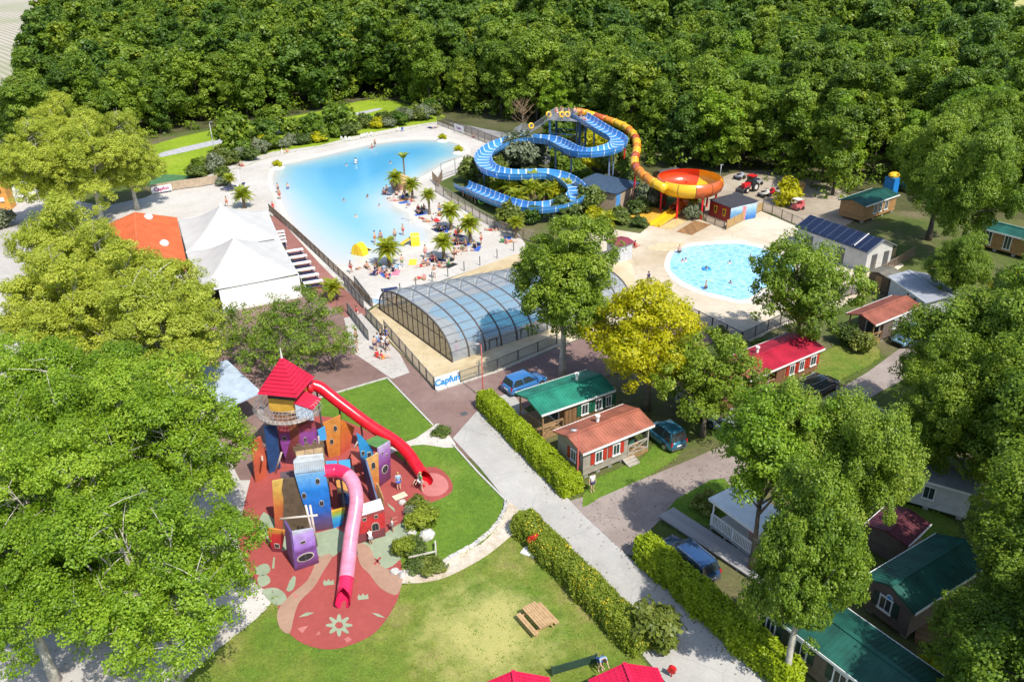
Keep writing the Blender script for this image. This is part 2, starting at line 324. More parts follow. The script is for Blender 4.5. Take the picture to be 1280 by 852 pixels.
# plaza on the left and gravel below the big planes
sheet('plaza', [(-300, 245), (40, 240), (130, 258), (190, 245), (260, 222), (300, 255), (345, 275), (260, 380), (340, 440), (330, 560), (330, 640), (380, 720), (300, 780), (200, 870), (-300, 900)], .020, m_plaza)
sheet('gravel_path', [(60, 900), (120, 845), (215, 775), (290, 728), (345, 736), (330, 764), (275, 812), (232, 852), (205, 890)], .030, m_gravel, 3)
sheet('sand_beach', [(150, 262), (190, 243), (255, 222), (290, 205), (340, 190), (400, 182), (440, 171), (490, 161), (547, 152), (645, 188), (600, 205), (548, 228), (560, 245), (648, 292), (662, 313), (560, 348), (478, 376), (455, 390), (338, 268), (262, 335), (150, 330)], .026, m_sand)
sheet('service_path', [(556, 152), (600, 160), (660, 172), (720, 178), (735, 186), (690, 186), (630, 182), (590, 168)], .034, M_mix('worn_asphalt', [(.3, (.20, .20, .20)), (.7, (.32, .31, .30))], .3, 7, [(3, .3)]))
# lagoon: pale shelving basin, colour of the water grows with depth
LAG = [(343, 213), (350, 207), (370, 203), (400, 196), (430, 189), (470, 180), (520, 175), (562, 177), (579, 185), (580, 194), (560, 203), (542, 213), (522, 224), (505, 234), (492, 247), (494, 258), (510, 266), (520, 280), (540, 290), (536, 304), (500, 316), (462, 328), (432, 333), (405, 325), (383, 305), (366, 280), (352, 252), (341, 230)]
lag = smooth([tuple(P(*p)[:2]) for p in LAG], 5)
A_ = np.array(lag)
def inside(q, poly):
    x, y = q[:, 0], q[:, 1]; c = np.zeros(len(q), bool); j = len(poly)-1
    for i in range(len(poly)):
        xi, yi = poly[i]; xj, yj = poly[j]
        c ^= ((yi > y) != (yj > y)) & (x < (xj-xi)*(y-yi)/(yj-yi+1e-12)+xi); j = i
    return c
def edge_dist(q, poly):
    d = np.full(len(q), 1e9)
    for i in range(len(poly)):
        a, b = poly[i-1], poly[i]; ab = b-a; t = np.clip(((q-a)@ab)/(ab@ab+1e-12), 0, 1)
        d = np.minimum(d, np.hypot(*(q-a-t[:, None]*ab).T))
    return d
def pool_sheet(name, outline, z, mat, step, attr):
    poly = np.array(outline); lo, hi = poly.min(0)-1, poly.max(0)+1
    nx, ny = [int(v)+1 for v in (hi-lo)/step]
    gx, gy = np.meshgrid(lo[0]+np.arange(nx)*step, lo[1]+np.arange(ny)*step); q = np.stack([gx.ravel(), gy.ravel()], 1)
    ins = inside(q, poly); d = edge_dist(q, poly); d = np.where(ins, d, -d)
    vs = [(x, y, z) for x, y in q]
    near = ~ins & (d > -step*1.5)
    for k in np.nonzero(near)[0]:                            # pull the outer ring on to the outline
        a = poly; i = np.argmin(np.hypot(*(a-q[k]).T)); vs[k] = (a[i][0], a[i][1], z)
    fs = []
    for j in range(ny-1):
        for i in range(nx-1):
            c = (j*nx+i, j*nx+i+1, (j+1)*nx+i+1, (j+1)*nx+i)
            if ins[list(c)].any() and all(ins[k] or near[k] for k in c): fs.append(c)
    mb = MB(); mb.add(vs, fs); me = mb.mesh(name, mat, True)
    a = me.attributes.new('depth', 'FLOAT', 'POINT'); a.data.foreach_set('value', attr(q, np.maximum(d, 0)).astype(np.float32))
    o = ob(name, me); o['kind'] = 'structure'; return o
mw, tw, bw = nodes('lagoon_water'); at_ = tw.nodes.new('ShaderNodeAttribute'); at_.attribute_name = 'depth'
cw = ramp(tw, at_.outputs['Fac'], [(0, (.55, .52, .475)), (.10, (.47, .50, .49)), (.26, (.35, .49, .53)), (.52, (.19, .43, .56)), (1, (.085, .345, .56))])
tw.links.new(cw, bw.inputs[0]); bw.inputs['Roughness'].default_value = .07; bw.inputs['IOR'].default_value = 1.33
bump(tw, bw, noise(tw, 1.3, 5), .28, .08)
deepc = P(440, 215); 
def lag_depth(q, d):
    # gentle shelf at the near (south) end, deeper in the middle
    near_ = np.clip((q[:, 1]-93)/34, 0, 1); return np.clip(d/9.0, 0, 1)**.8*(.30+.70*near_)+np.random.RandomState(1).normal(0, .006, len(d))
pool_sheet('lagoon_water', lag, .055, mw, .8, lag_depth)
# wet sand rim
sheet('wet_sand', [(337, 212), (346, 203), (370, 199), (400, 192), (430, 185), (470, 176), (520, 171), (565, 173), (585, 183), (586, 196), (565, 206), (545, 217), (528, 227), (512, 237), (502, 247), (504, 256), (520, 264), (530, 278), (552, 290), (546, 307), (505, 320), (462, 334), (430, 339), (400, 330), (377, 309), (358, 281), (345, 253), (335, 230)], .040, M_mix('wet_sand', [(.3, (.56, .52, .46)), (.7, (.66, .62, .555))], .2, 6, [(2, .2)], rough=.7), 4)
# pool decks
sheet('pool_deck', [(640, 318), (700, 300), (762, 286), (800, 292), (812, 282), (850, 262), (905, 288), (951, 264), (1007, 287), (1000, 300), (1085, 336), (1118, 322), (1130, 332), (1100, 352), (1050, 385), (965, 412), (942, 428), (886, 412), (850, 391), (790, 398), (640, 455), (620, 420)], .024, m_deck)
sheet('enclosure_deck', [(456, 393), (480, 376), (560, 349), (640, 319), (720, 300), (790, 330), (800, 385), (700, 430), (622, 463), (546, 488)], .034, m_deck2)
# second pool
POOL2 = [(838, 327), (842, 317), (850, 312), (866, 308), (890, 306), (915, 305), (930, 306), (945, 309), (965, 316), (985, 326), (993, 338), (990, 348), (975, 355), (955, 360), (940, 371), (925, 375), (905, 370), (880, 364), (858, 354), (845, 345), (838, 337)]
POOL2r = [(831, 326), (837, 314), (848, 308), (866, 303.5), (890, 301.5), (915, 300), (932, 301), (950, 305), (972, 313), (992, 324), (1002, 338), (998, 352), (980, 360), (962, 366), (945, 377), (926, 380), (903, 375), (876, 368), (852, 358), (838, 347), (831, 336)]
sheet('pool_rim', POOL2r, .036, M_mix('pale_pool_rim', [(.3, (0.581, 0.510, 0.422)), (.7, (0.704, 0.669, 0.616))], .5, 6, [(3, .2)]), 4)
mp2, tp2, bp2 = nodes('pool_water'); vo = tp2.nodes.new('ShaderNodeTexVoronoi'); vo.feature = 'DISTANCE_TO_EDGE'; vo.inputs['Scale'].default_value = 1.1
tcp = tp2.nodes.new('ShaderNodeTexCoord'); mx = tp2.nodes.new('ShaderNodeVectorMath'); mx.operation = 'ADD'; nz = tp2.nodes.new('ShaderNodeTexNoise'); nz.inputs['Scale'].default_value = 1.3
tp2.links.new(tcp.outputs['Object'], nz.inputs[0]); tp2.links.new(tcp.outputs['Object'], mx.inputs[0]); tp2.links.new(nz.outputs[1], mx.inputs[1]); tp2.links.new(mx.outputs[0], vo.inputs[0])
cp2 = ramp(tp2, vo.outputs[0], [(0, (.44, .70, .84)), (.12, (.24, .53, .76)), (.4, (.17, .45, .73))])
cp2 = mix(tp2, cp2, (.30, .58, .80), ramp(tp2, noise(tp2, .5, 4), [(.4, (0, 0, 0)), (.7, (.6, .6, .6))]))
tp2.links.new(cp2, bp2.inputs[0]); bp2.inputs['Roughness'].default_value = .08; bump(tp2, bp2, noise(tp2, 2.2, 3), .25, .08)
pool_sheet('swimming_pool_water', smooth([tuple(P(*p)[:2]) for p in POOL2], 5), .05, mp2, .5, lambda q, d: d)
# asphalt, roads
sheet('red_asphalt_square', [(262, 405), (330, 372), (420, 372), (456, 396), (546, 489), (624, 464), (800, 394), (850, 391), (905, 424), (760, 470), (660, 500), (640, 530), (600, 575), (560, 570), (480, 480), (430, 500), (400, 600), (300, 600), (240, 480)], .040, m_redasph)
sheet('terrace_walk', [(338, 272), (344, 268), (400, 330), (462, 392), (440, 404), (398, 372), (350, 300)], .050, m_redwalk)
sheet('queue_pad', [(430, 398), (452, 392), (500, 443), (512, 466), (490, 474), (440, 440)], .052, m_plaza)
ROADL = [(566, 548), (600, 585), (634, 627), (641, 650), (700, 712), (760, 772), (800, 815), (845, 868)]
ROADR = [(985, 868), (905, 800), (850, 748), (790, 700), (730, 645), (700, 612), (650, 562), (598, 512)]
sheet('road', ROADL+ROADR, .048, m_road)
sheet('camp_lane', [(705, 630), (745, 618), (800, 600), (850, 580), (905, 556), (960, 530), (1020, 502), (1085, 465), (1130, 432), (1160, 420), (1200, 428), (1170, 452), (1100, 490), (1050, 520), (1000, 550), (950, 590), (905, 612), (850, 632), (815, 660), (800, 690), (775, 690), (740, 655)], .044, m_road2, 2)
sheet('car_pad', [(597, 470), (700, 448), (720, 470), (655, 512), (612, 520)], .046, m_redasph)
sheet('parking_pad', [(600, 505), (640, 490), (668, 530), (640, 545)], .052, m_road)
# lawns
sheet('lawn', [(392, 500), (484, 473), (541, 532), (530, 546), (500, 552), (450, 575), (420, 560)], .054, m_lawn2)
sheet('lawn', [(500, 556), (522, 552), (566, 556), (598, 592), (633, 628), (628, 650), (606, 676), (575, 692), (535, 712), (500, 716), (480, 700), (478, 620)], .054, m_lawn2, 2)
sheet('lawn', [(200, 880), (268, 815), (330, 766), (345, 745), (420, 760), (480, 735), (530, 726), (590, 705), (636, 668), (650, 660), (700, 716), (790, 808), (845, 880), (640, 930), (400, 940)], .036, m_lawn)
sheet('verge', [(728, 634), (740, 600), (800, 575), (830, 545), (852, 560), (838, 578), (800, 600), (750, 622)], .050, m_lawn2, 2)
sheet('verge', [(1000, 480), (1010, 455), (1050, 430), (1090, 430), (1100, 448), (1060, 470), (1020, 490)], .050, m_lawn, 2)
sheet('verge', [(832, 640), (870, 610), (905, 598), (930, 640), (900, 660)], .050, m_lawn2, 2)
sheet('verge', [(1075, 660), (1110, 630), (1170, 640), (1200, 665), (1150, 690)], .050, m_lawn, 2)
sheet('side_garden', [(826, 645), (905, 610), (1000, 700), (1100, 880), (960, 870), (850, 760), (800, 690)], .030, m_earth, 0)
sheet('gravel_branch_path', [(520, 548), (545, 530), (552, 534), (570, 556), (556, 560), (530, 556), (505, 560), (470, 575), (470, 566)], .058, m_gravel, 2)
sheet('stone_path', [(634, 628), (650, 640), (648, 660), (620, 686), (590, 706), (545, 726), (495, 729), (490, 718), (530, 714), (572, 694), (604, 678), (626, 652)], .060, m_stone_path, 3)
# playground rubber
sheet('playground_surface', [(300, 660), (330, 560), (400, 520), (470, 545), (510, 582), (545, 584), (562, 598), (566, 612), (555, 622), (530, 632), (505, 645), (500, 690), (503, 715), (500, 740), (492, 760), (470, 790), (440, 806), (410, 812), (380, 805), (360, 790), (348, 770), (346, 745), (320, 730), (305, 700)], .056, m_rub, 3)
sheet('pale_green_band', [(330, 640), (350, 655), (390, 668), (420, 660), (447, 676), (480, 668), (505, 652), (520, 670), (500, 700), (480, 712), (455, 706), (450, 690), (436, 682), (420, 694), (402, 700), (385, 680), (350, 690), (325, 660)], .062, m_rubg, 2)
sheet('beige_band', [(398, 698), (416, 694), (404, 715), (392, 735), (375, 752), (368, 770), (362, 792), (350, 785), (347, 765), (362, 745), (385, 725)], .068, m_rubb, 3)
sheet('beige_band', [(446, 680), (462, 684), (470, 702), (485, 712), (503, 718), (500, 738), (492, 744), (474, 734), (462, 718), (450, 705)], .068, m_rubb, 3)
sheet('light_red_disc', [(524, 596), (545, 592), (558, 600), (560, 612), (548, 620), (530, 618)], .066, m_rubp, 3)
for q in ([(322, 708), (334, 705), (338, 714), (328, 720), (318, 716)], [(322, 722), (334, 719), (338, 728), (326, 734)], [(328, 738), (344, 735), (356, 742), (358, 752), (346, 757), (336, 750)]):
    sheet('green_spot', q, .064, m_rubg, 3)
def motif(name, px, mat, sm=0): sheet(name, px, .073, mat, sm)
cx, cy = 424, 782
fl = []
for k in range(64):
    a = 2*math.pi*k/64; r_ = 12.8+4.2*math.cos(8*a); fl.append((cx+r_*math.cos(a), cy+r_*.84*math.sin(a)))
motif('flower_motif', fl, m_rubg)
sheet('flower_centre', [(cx+5*math.cos(a*.39), cy+4.2*math.sin(a*.39)) for a in range(16)], .079, m_rub)
for ox, oy in ((404, 729), (447, 747)):
    motif('crown_motif', [(ox, oy), (ox+1.5, oy-4), (ox+4, oy-1.5), (ox+7, oy-5), (ox+9, oy-1.8), (ox+13, oy-4), (ox+14, oy+2), (ox+1, oy+3.5)], m_rubg)
motif('bird_motif', [(358, 738), (362, 727), (367, 720), (370, 722), (369, 732), (366, 738), (361, 740)], m_rubg)
motif('stripe_motif', [(340, 711), (342, 697), (344, 697), (343, 711)], m_rubg)
motif('stripe_motif', [(373, 772), (383, 766), (393, 766), (385, 770)], m_rubg)
motif('stripe_motif', [(464, 766), (474, 768), (482, 773), (472, 771)], m_rubg)
motif('stripe_motif', [(484, 629), (493, 636), (494, 641), (486, 633)], m_rubg)
for q in ([(372, 786), (386, 782), (378, 792)], [(394, 795), (399, 789), (401, 793)], [(430, 799), (436, 796), (440, 800), (434, 804)], [(367, 742), (374, 746), (368, 748)]): motif('pink_spot', q, m_rubp)
motif('cross_motif', [(467, 705), (475, 696), (477, 698), (469, 707)], m_rub); motif('cross_motif', [(468, 699), (470, 698), (476, 705), (474, 706)], m_rub)
sheet('wood_mat', [(845, 290), (868, 276), (889, 281), (865, 294)], .050, M_plank('brown_mat', (.28, .15, .06), 'x', .3))
sheet('deck_stain', [(570, 352), (600, 342), (640, 330), (640, 345), (600, 362), (575, 366)], .045, M((.47, .36, .20), .8, .15), 3)
sheet('deck_stain', [(808, 310), (830, 303), (856, 304), (845, 312), (822, 314)], .045, M((.56, .45, .28), .8, .15), 3)
sheet('tennis_green', [(178, 232), (205, 218), (238, 220), (235, 228), (205, 236)], .045, m_green_court)
# ============================================================ FOLIAGE TOOLS
L_plane = M_leaf('plane_leaf', (.16, .21, .016), (.38, .44, .042), (.57, .60, .10), .38, .08)
L_green = M_leaf('bright_leaf', (.07, .145, .008), (.195, .33, .016), (.38, .50, .045), .36, .08)
L_forest = M_leaf('forest_leaf', (.036, .078, .007), (.122, .215, .016), (.28, .365, .036), .36, .46)
L_lime = M_leaf('lime_leaf', (.25, .27, .005), (.46, .45, .008), (.65, .60, .016), .40, .08)
L_camp = M_leaf('camp_leaf', (.052, .105, .008), (.165, .265, .018), (.34, .43, .048), .36, .18)
L_willow = M_leaf('willow_leaf', (.075, .14, .010), (.21, .315, .024), (.40, .47, .065), .36, .1)
L_olive = M_leaf('olive_leaf', (.10, .13, .065), (.17, .20, .11), (.26, .29, .18), .2, .1)
L_shrub = M_leaf('shrub_leaf', (.06, .10, .015), (.12, .17, .025), (.22, .26, .06), .3, .4)
L_hedge = M_leaf('laurel_leaf', (.18, .26, .008), (.33, .43, .012), (.47, .55, .03), .42, .08)
L_hedge2 = M_leaf('flowering_leaf', (.13, .19, .016), (.23, .30, .026), (.35, .40, .05), .4, .08)
L_flower = M((.62, .47, .015), .6, .2)
L_palm = M_leaf('palm_leaf', (.15, .24, .014), (.28, .35, .025), (.50, .46, .04), .35, .2)
L_grass = M_leaf('grass_leaf', (.15, .26, .025), (.22, .32, .035), (.31, .38, .07), .4, .05)
bark = M((.17, .135, .10), .9, .3, 3, bmp=.6); barkpale = M((.46, .43, .36), .85, .25, 2.5, bmp=.4); barkdark = M((.08, .065, .05), .9, .3, 3, bmp=.6)

def leaf_cloud(rng, centres, crad, per, size, flat=.75, out=None, tintc=None):
    n = len(centres)
    idx = np.repeat(np.arange(n), per)
    d = rng.normal(size=(len(idx), 3)); d /= np.linalg.norm(d, axis=1)[:, None]
    r = rng.uniform(.35, 1, len(idx))**.55
    off = d*r[:, None]*crad[idx][:, None]; off[:, 2] *= flat
    p = centres[idx]+off
    nrm = d*.6+(0 if out is None else out[idx]*.55)+np.array([0, 0, .55])+rng.normal(scale=.52, size=d.shape); nrm /= np.linalg.norm(nrm, axis=1)[:, None]
    a = np.cross(nrm, rng.normal(size=d.shape)); a /= np.linalg.norm(a, axis=1)[:, None]; b = np.cross(nrm, a)
    s = size*rng.uniform(.65, 1.35, len(idx)); L_ = (s*.62)[:, None]; Wd = (s*.36)[:, None]
    v = np.stack([p-a*L_, p+b*Wd-nrm*.12*L_, p+a*L_, p-b*Wd-nrm*.12*L_], 1)
    tc_ = rng.uniform(0, 1, n) if tintc is None else tintc
    tint = np.clip(tc_[idx]*.6+rng.uniform(0, 1, len(idx))**1.3*.5, 0, 1)
    return v, tint
def leaf_mesh(name, v, tint, mat, extra=None):
    n = len(v); me = bpy.data.meshes.new(name)
    me.vertices.add(n*4); me.vertices.foreach_set('co', v.reshape(-1).astype(np.float32))
    me.loops.add(n*4); me.loops.foreach_set('vertex_index', np.arange(n*4, dtype=np.int32))
    me.polygons.add(n); me.polygons.foreach_set('loop_start', np.arange(0, n*4, 4, dtype=np.int32))
    me.polygons.foreach_set('use_smooth', np.ones(n, bool))
    for m in (mat if isinstance(mat, list) else [mat]): me.materials.append(m)
    if extra is not None: me.polygons.foreach_set('material_index', extra.astype(np.int32))
    me.update(calc_edges=True)
    at = me.attributes.new('tint', 'FLOAT', 'FACE'); at.data.foreach_set('value', tint.astype(np.float32))
    return me
def crown(seed, Rx, Hc, z0, ncl, per, crad, size, mat, shape='dome', name='crown', lob=.3, inner=.55, squash=.75, nlobe=0, full=False):
    """crown from z0 to z0+Hc, radius Rx: boughs (lobes) carrying leaf clumps, gaps between them"""
    rng = np.random.RandomState(seed); nlobe = nlobe or 16
    C_ = []; tries = 0
    while len(C_) < nlobe and tries < 4000:
        tries += 1; p = rng.uniform(-1, 1, 3); r2 = (p**2).sum()
        if r2 > 1 or (r2 < .16 and rng.rand() < .7): continue
        if not full and p[2] < -.62: continue
        if C_ and min(np.linalg.norm(p-q) for q in C_) < 1.28/nlobe**.36 and tries < 3000: continue
        C_.append(p)
    C_ = np.array(C_)*.74
    k = np.ones(len(C_))
    if shape == 'egg': k = np.clip(1.12-.42*np.abs(C_[:, 2]+.2)**1.4, .35, 1.15)
    elif shape == 'cone': k = np.clip(1.2-.8*(C_[:, 2]+1)/2, .25, 1.15)
    lr = rng.uniform(.72, 1.25, len(C_))*.95/nlobe**.36
    cen = np.stack([C_[:, 0]*Rx*k, C_[:, 1]*Rx*k, z0+Hc*.5+C_[:, 2]*Hc*.5], 1)
    w = lr**2/np.sum(lr**2); li = rng.choice(len(C_), ncl, p=w)
    d = rng.normal(size=(ncl, 3)); d /= np.linalg.norm(d, axis=1)[:, None]; fl = (d[:, 2] < -.3) & (rng.uniform(size=ncl) < .75); d[fl, 2] *= -1
    rr = rng.uniform(.45, 1.0, ncl)**.5*(1+(rng.uniform(size=ncl) < .12)*rng.uniform(.05, .4, ncl))
    rad = np.stack([lr*Rx, lr*Rx, lr*Hc*.5*.95], 1)[li]; rad[:, 2] = np.minimum(rad[:, 2], rad[:, 0]*1.15)
    c = cen[li]+d*rr[:, None]*rad; c[:, 2] = np.maximum(c[:, 2], z0+.1)
    cr = crad*rng.uniform(.6, 1.3, ncl); lt = rng.uniform(0, 1, len(C_))
    v, t = leaf_cloud(rng, c, cr, per, size, squash, tintc=lt[li]*.5+rng.uniform(0, .5, ncl), out=d)
    return leaf_mesh(name, v, t, mat), np.concatenate([cen, c[::max(1, ncl//40)]])
def trunk_mesh(seed, h, r0, tips, mat, nl=7, z0=None, lean=(0, 0), twigs=0):
    rng = random.Random(seed); mb = MB(); z0 = z0 or h*.45
    top = Vector((lean[0], lean[1], h)); pts = [Vector((0, 0, -.15))]
    for i in range(1, 7):
        t = i/6; pts.append(Vector((lean[0]*t+rng.uniform(-.1, .1)*t*2, lean[1]*t+rng.uniform(-.1, .1)*t*2, h*t)))
    mb.tube(pts, [r0*(1.35 if i == 0 else 1-.13*i) for i in range(7)], 8)
    tips = list(tips)
    for k, q in enumerate(tips[:nl]):
        t = rng.uniform(.45, .95); a = pts[0].lerp(top, t); q = Vector(q); m_ = a.lerp(q, .5)+Vector((0, 0, -.06*(q-a).length))
        r = r0*(1-.75*t)*.75
        mb.tube([a, a.lerp(m_, .5), m_, m_.lerp(q, .55), q], [r, r*.8, r*.6, r*.4, r*.14], 5, cap=False)
        for w in range(twigs):
            b0 = m_.lerp(q, rng.random()); e = b0+Vector((rng.uniform(-1, 1), rng.uniform(-1, 1), rng.uniform(.1, 1.2)))*(q-a).length*.28
            mb.tube([b0, b0.lerp(e, .5)+Vector((0, 0, .1)), e], [r*.3, r*.2, r*.06], 4, cap=False)
    return mb.mesh('trunk', mat, True)
PROTO = {}
def proto(key, *, h, Rx, Hc, ncl, per, crad, size, mat, bk, tr, shape='dome', seed=1, nl=7, lob=.3, twigs=0, inner=.55, squash=.75, nlobe=16, full=False):
    z0 = h-Hc; cm, c = crown(seed, Rx, Hc, z0, ncl, per, crad, size, mat, shape, lob=lob, inner=inner, squash=squash, nlobe=nlobe, full=full)
    tips = [tuple(q) for q in c]
    PROTO[key] = (cm, trunk_mesh(seed, z0+Hc*.55, tr, tips, bk, nl, z0, twigs=twigs), h, Rx)
def tree(key, loc, label, name='broadleaf_tree', s=1.0, rz=None, group=None, sx=1.0, cat='tree', mat=None):
    cm, tm, h, Rx = PROTO[key]
    t = thing(name, label, cat, loc, random.uniform(0, 6.28) if rz is None else rz, group)
    t.scale = (s*sx, s*sx, s)
    ob('trunk', tm, t); c = ob('crown', cm, t)
    if mat is not None:
        c.material_slots[0].link = 'OBJECT'; c.material_slots[0].material = mat
    return t
random.seed(7)
proto('planeA', h=15.5, Rx=6.0, Hc=14.3, ncl=760, per=135, crad=.68, size=.16, mat=L_plane, bk=barkpale, tr=.36, seed=11, nl=44, twigs=7, shape='egg', nlobe=26, full=True)
proto('planeB', h=15.0, Rx=6.2, Hc=13.9, ncl=760, per=135, crad=.68, size=.16, mat=L_plane, bk=barkpale, tr=.36, seed=23, nl=44, twigs=7, shape='egg', nlobe=24, full=True)
proto('planeG', h=14.5, Rx=6.0, Hc=12.2, ncl=600, per=145, crad=.62, size=.128, mat=L_green, bk=barkpale, tr=.34, seed=31, nl=40, twigs=6, nlobe=24)
proto('planeH', h=15, Rx=5.8, Hc=12.6, ncl=580, per=145, crad=.62, size=.128, mat=L_green, bk=barkpale, tr=.34, seed=37, nl=40, twigs=6, nlobe=22)
proto('poplar', h=13.5, Rx=4.4, Hc=12.2, ncl=620, per=125, crad=.56, size=.15, mat=L_camp, bk=barkpale, tr=.30, shape='egg', seed=41, nl=18, nlobe=20, full=True)
proto('ash', h=10, Rx=4.6, Hc=8.6, ncl=360, per=84, crad=.60, size=.17, mat=L_camp, bk=bark, tr=.24, seed=43, nl=24, nlobe=18, twigs=3)
proto('acacia', h=9, Rx=4.7, Hc=8.0, ncl=420, per=90, crad=.56, size=.155, mat=L_lime, bk=bark, tr=.25, seed=47, nl=18, nlobe=16)
proto('willow', h=14.5, Rx=4.5, Hc=10.6, ncl=640, per=120, crad=.48, size=.115, mat=L_willow, bk=bark, tr=.26, seed=53, nl=18, squash=1.3, nlobe=24, full=True)
proto('tallacacia', h=14, Rx=3.9, Hc=8.0, ncl=400, per=90, crad=.56, size=.155, mat=L_green, bk=bark, tr=.22, seed=48, nl=18, nlobe=16)
proto('oakA', h=12, Rx=5.0, Hc=10.8, ncl=560, per=125, crad=.62, size=.15, mat=L_camp, bk=barkdark, tr=.30, seed=59, nl=18, nlobe=18, full=True)
proto('oakB', h=14, Rx=4.6, Hc=12.6, ncl=560, per=125, crad=.62, size=.15, mat=L_camp, bk=barkdark, tr=.30, seed=61, nl=18, shape='egg', nlobe=20, full=True)
proto('open', h=6.2, Rx=4.6, Hc=4.6, ncl=130, per=50, crad=.56, size=.15, mat=L_camp, bk=bark, tr=.2, seed=67, nl=30, squash=.6, twigs=4, nlobe=18)
for i in range(5):
    H_ = (15, 17, 13, 19, 15.5)[i]; SHP = ('egg', 'dome', 'dome', 'cone', 'egg')[i]; CS = (14.7, 16.4, 12.8, 18.4, 15.2)[i]
    proto('wood%d' % i, h=H_, Rx=(4.6, 4.5, 5.2, 4.0, 4.9)[i], Hc=CS, ncl=(190, 190, 190, 190, 190)[i], per=82, crad=.92, size=.34, mat=L_forest, bk=barkdark, tr=.25, seed=70+i, nl=5, shape=SHP, nlobe=(16, 14, 15, 17, 13)[i], full=True)
    proto('far%d' % i, h=H_, Rx=(4.6, 4.5, 5.2, 4.0, 4.9)[i], Hc=CS, ncl=(105, 105, 105, 105, 105)[i], per=52, crad=1.0, size=.58, mat=L_forest, bk=barkdark, tr=.25, seed=80+i, nl=3, shape=SHP, nlobe=(12, 11, 12, 13, 10)[i], full=True)

# ============================================================ FOREST
FRONT = [(-500, 212), (40, 214), (120, 190), (205, 168), (260, 158), (330, 148), (400, 137), (470, 124), (520, 136), (548, 142), (600, 148), (650, 152), (700, 158), (750, 168), (800, 205), (860, 212), (905, 214), (935, 214), (990, 231), (1040, 247), (1090, 238), (1150, 236), (1290, 262), (1700, 300)]
FB = [P(*p) for p in FRONT]
Z_ = 14.0                                   # field edges are seen over the tree tops
def PZ(x, y): q = P(x, y, Z_); return (q.x, q.y)
lim = [(p.x, p.y) for p in FB]+[(300, 120), PZ(1420, 40), PZ(1300, 27), PZ(1262, 17), PZ(1240, 4), PZ(1215, -8), (-60, 640), PZ(84, -40), PZ(62, 0), PZ(46, 40), PZ(30, 82), PZ(8, 96), PZ(-120, 108)]
lim = np.array(lim)
rng = np.random.RandomState(5); cand = []
step = 6.1
for gy in np.arange(70, 560, step):
    for gx in np.arange(-330, 430, step):
        cand.append((gx+(rng.rand()-.5)*step*.95+(step/2 if int(gy/step) % 2 else 0), gy+(rng.rand()-.5)*step*.95))
cand = np.array(cand); cand = cand[inside(cand, lim)]
# keep what this photograph could see (with a wide margin)
cx_ = np.abs(cand[:, 0]) < cand[:, 1]*.72+28; cand = cand[cx_]
# the wood thins where two clearings lie behind the slide tower
dist = np.hypot(cand[:, 0], cand[:, 1]); order = np.argsort(dist); cand = cand[order]; dist = dist[order]
NEAR = 232
marks = [(-9, 60, 'below the vineyard'), (60, 215, 'behind the upper plane trees'), (215, 330, 'behind the meadow'), (330, 440, 'behind the meadow path'), (440, 545, 'behind the far lagoon bank'), (545, 640, 'behind the tall beach fence'), (640, 740, 'behind the slide tower'), (740, 830, 'behind the orange tube'), (830, 905, 'behind the bowl slide'), (905, 985, 'behind the tractor yard'), (985, 1060, 'behind the timber stack'), (1060, 1140, 'behind the honey timber home'), (1140, 1230, 'behind the tall camp oaks'), (1230, 1400, 'at the right edge')]
def photo_x(x, y):
    d = Vector((x, y, -CAM_H)); return 640+F_PX*d.dot(rt)/d.dot(fw)
fbx = [photo_x(p.x, p.y) for p in FB]; fby = [p.y for p in FB]
for k, (x, y) in enumerate(cand[:NEAR]):
    i = int(rng.randint(5)); s = rng.uniform(.78, 1.22); px_ = photo_x(x, y); dep = y-np.interp(px_, fbx, fby)
    col = ['dark green', 'mid green', 'broad low', 'slender tall', 'round yellowish'][i]
    row = 'front row' if dep < 7 else 'second row' if dep < 15 else 'third row' if dep < 24 else 'deep row'
    mk = next((m_ for a_, b_, m_ in marks if a_ <= px_ < b_), 'beyond the left edge' if px_ < 0 else 'at the right edge')
    tree('wood%d' % i, (x, y, 0), '%s %s tree, %s of the wood %s' % ('small' if s < .93 else 'large' if s > 1.07 else 'medium', col, row, mk), 'forest_tree', s, None, 'trees of the wood', 1.0, 'tree', rng.choice([None, None, None, L_camp, L_green, L_willow], p=[.3, .2, .1, .2, .1, .1]))
# the rest of the wood: one mass
far = cand[NEAR:]
me = bpy.data.meshes.new('far_forest'); me.vertices.add(len(far))
me.vertices.foreach_set('co', np.concatenate([far, np.zeros((len(far), 1))], 1).astype(np.float32).ravel())
for nm, ty, val in (('kind_ix', 'INT', rng.randint(0, 5, len(far)).astype(np.int32)), ('turn', 'FLOAT', rng.uniform(0, 6.28, len(far)).astype(np.float32)), ('size', 'FLOAT', rng.uniform(.75, 1.3, len(far)).astype(np.float32))):
    a = me.attributes.new(nm, ty, 'POINT'); a.data.foreach_set('value', val)
fo = tag(ob('far_forest', me), 'dense green wood stretching away behind the first rows of trees', 'forest', None, 'stuff')
gn = bpy.data.node_groups.new('forest_scatter', 'GeometryNodeTree')
gn.interface.new_socket('Geometry', in_out='INPUT', socket_type='NodeSocketGeometry'); gn.interface.new_socket('Geometry', in_out='OUTPUT', socket_type='NodeSocketGeometry')
gi = gn.nodes.new('NodeGroupInput'); go = gn.nodes.new('NodeGroupOutput'); jn = gn.nodes.new('GeometryNodeJoinGeometry')
def named(nm, ty):
    n = gn.nodes.new('GeometryNodeInputNamedAttribute'); n.data_type = ty; n.inputs[0].default_value = nm; return n.outputs[0]
aix = named('kind_ix', 'INT'); atn = named('turn', 'FLOAT'); asz = named('size', 'FLOAT')
far_sources = []
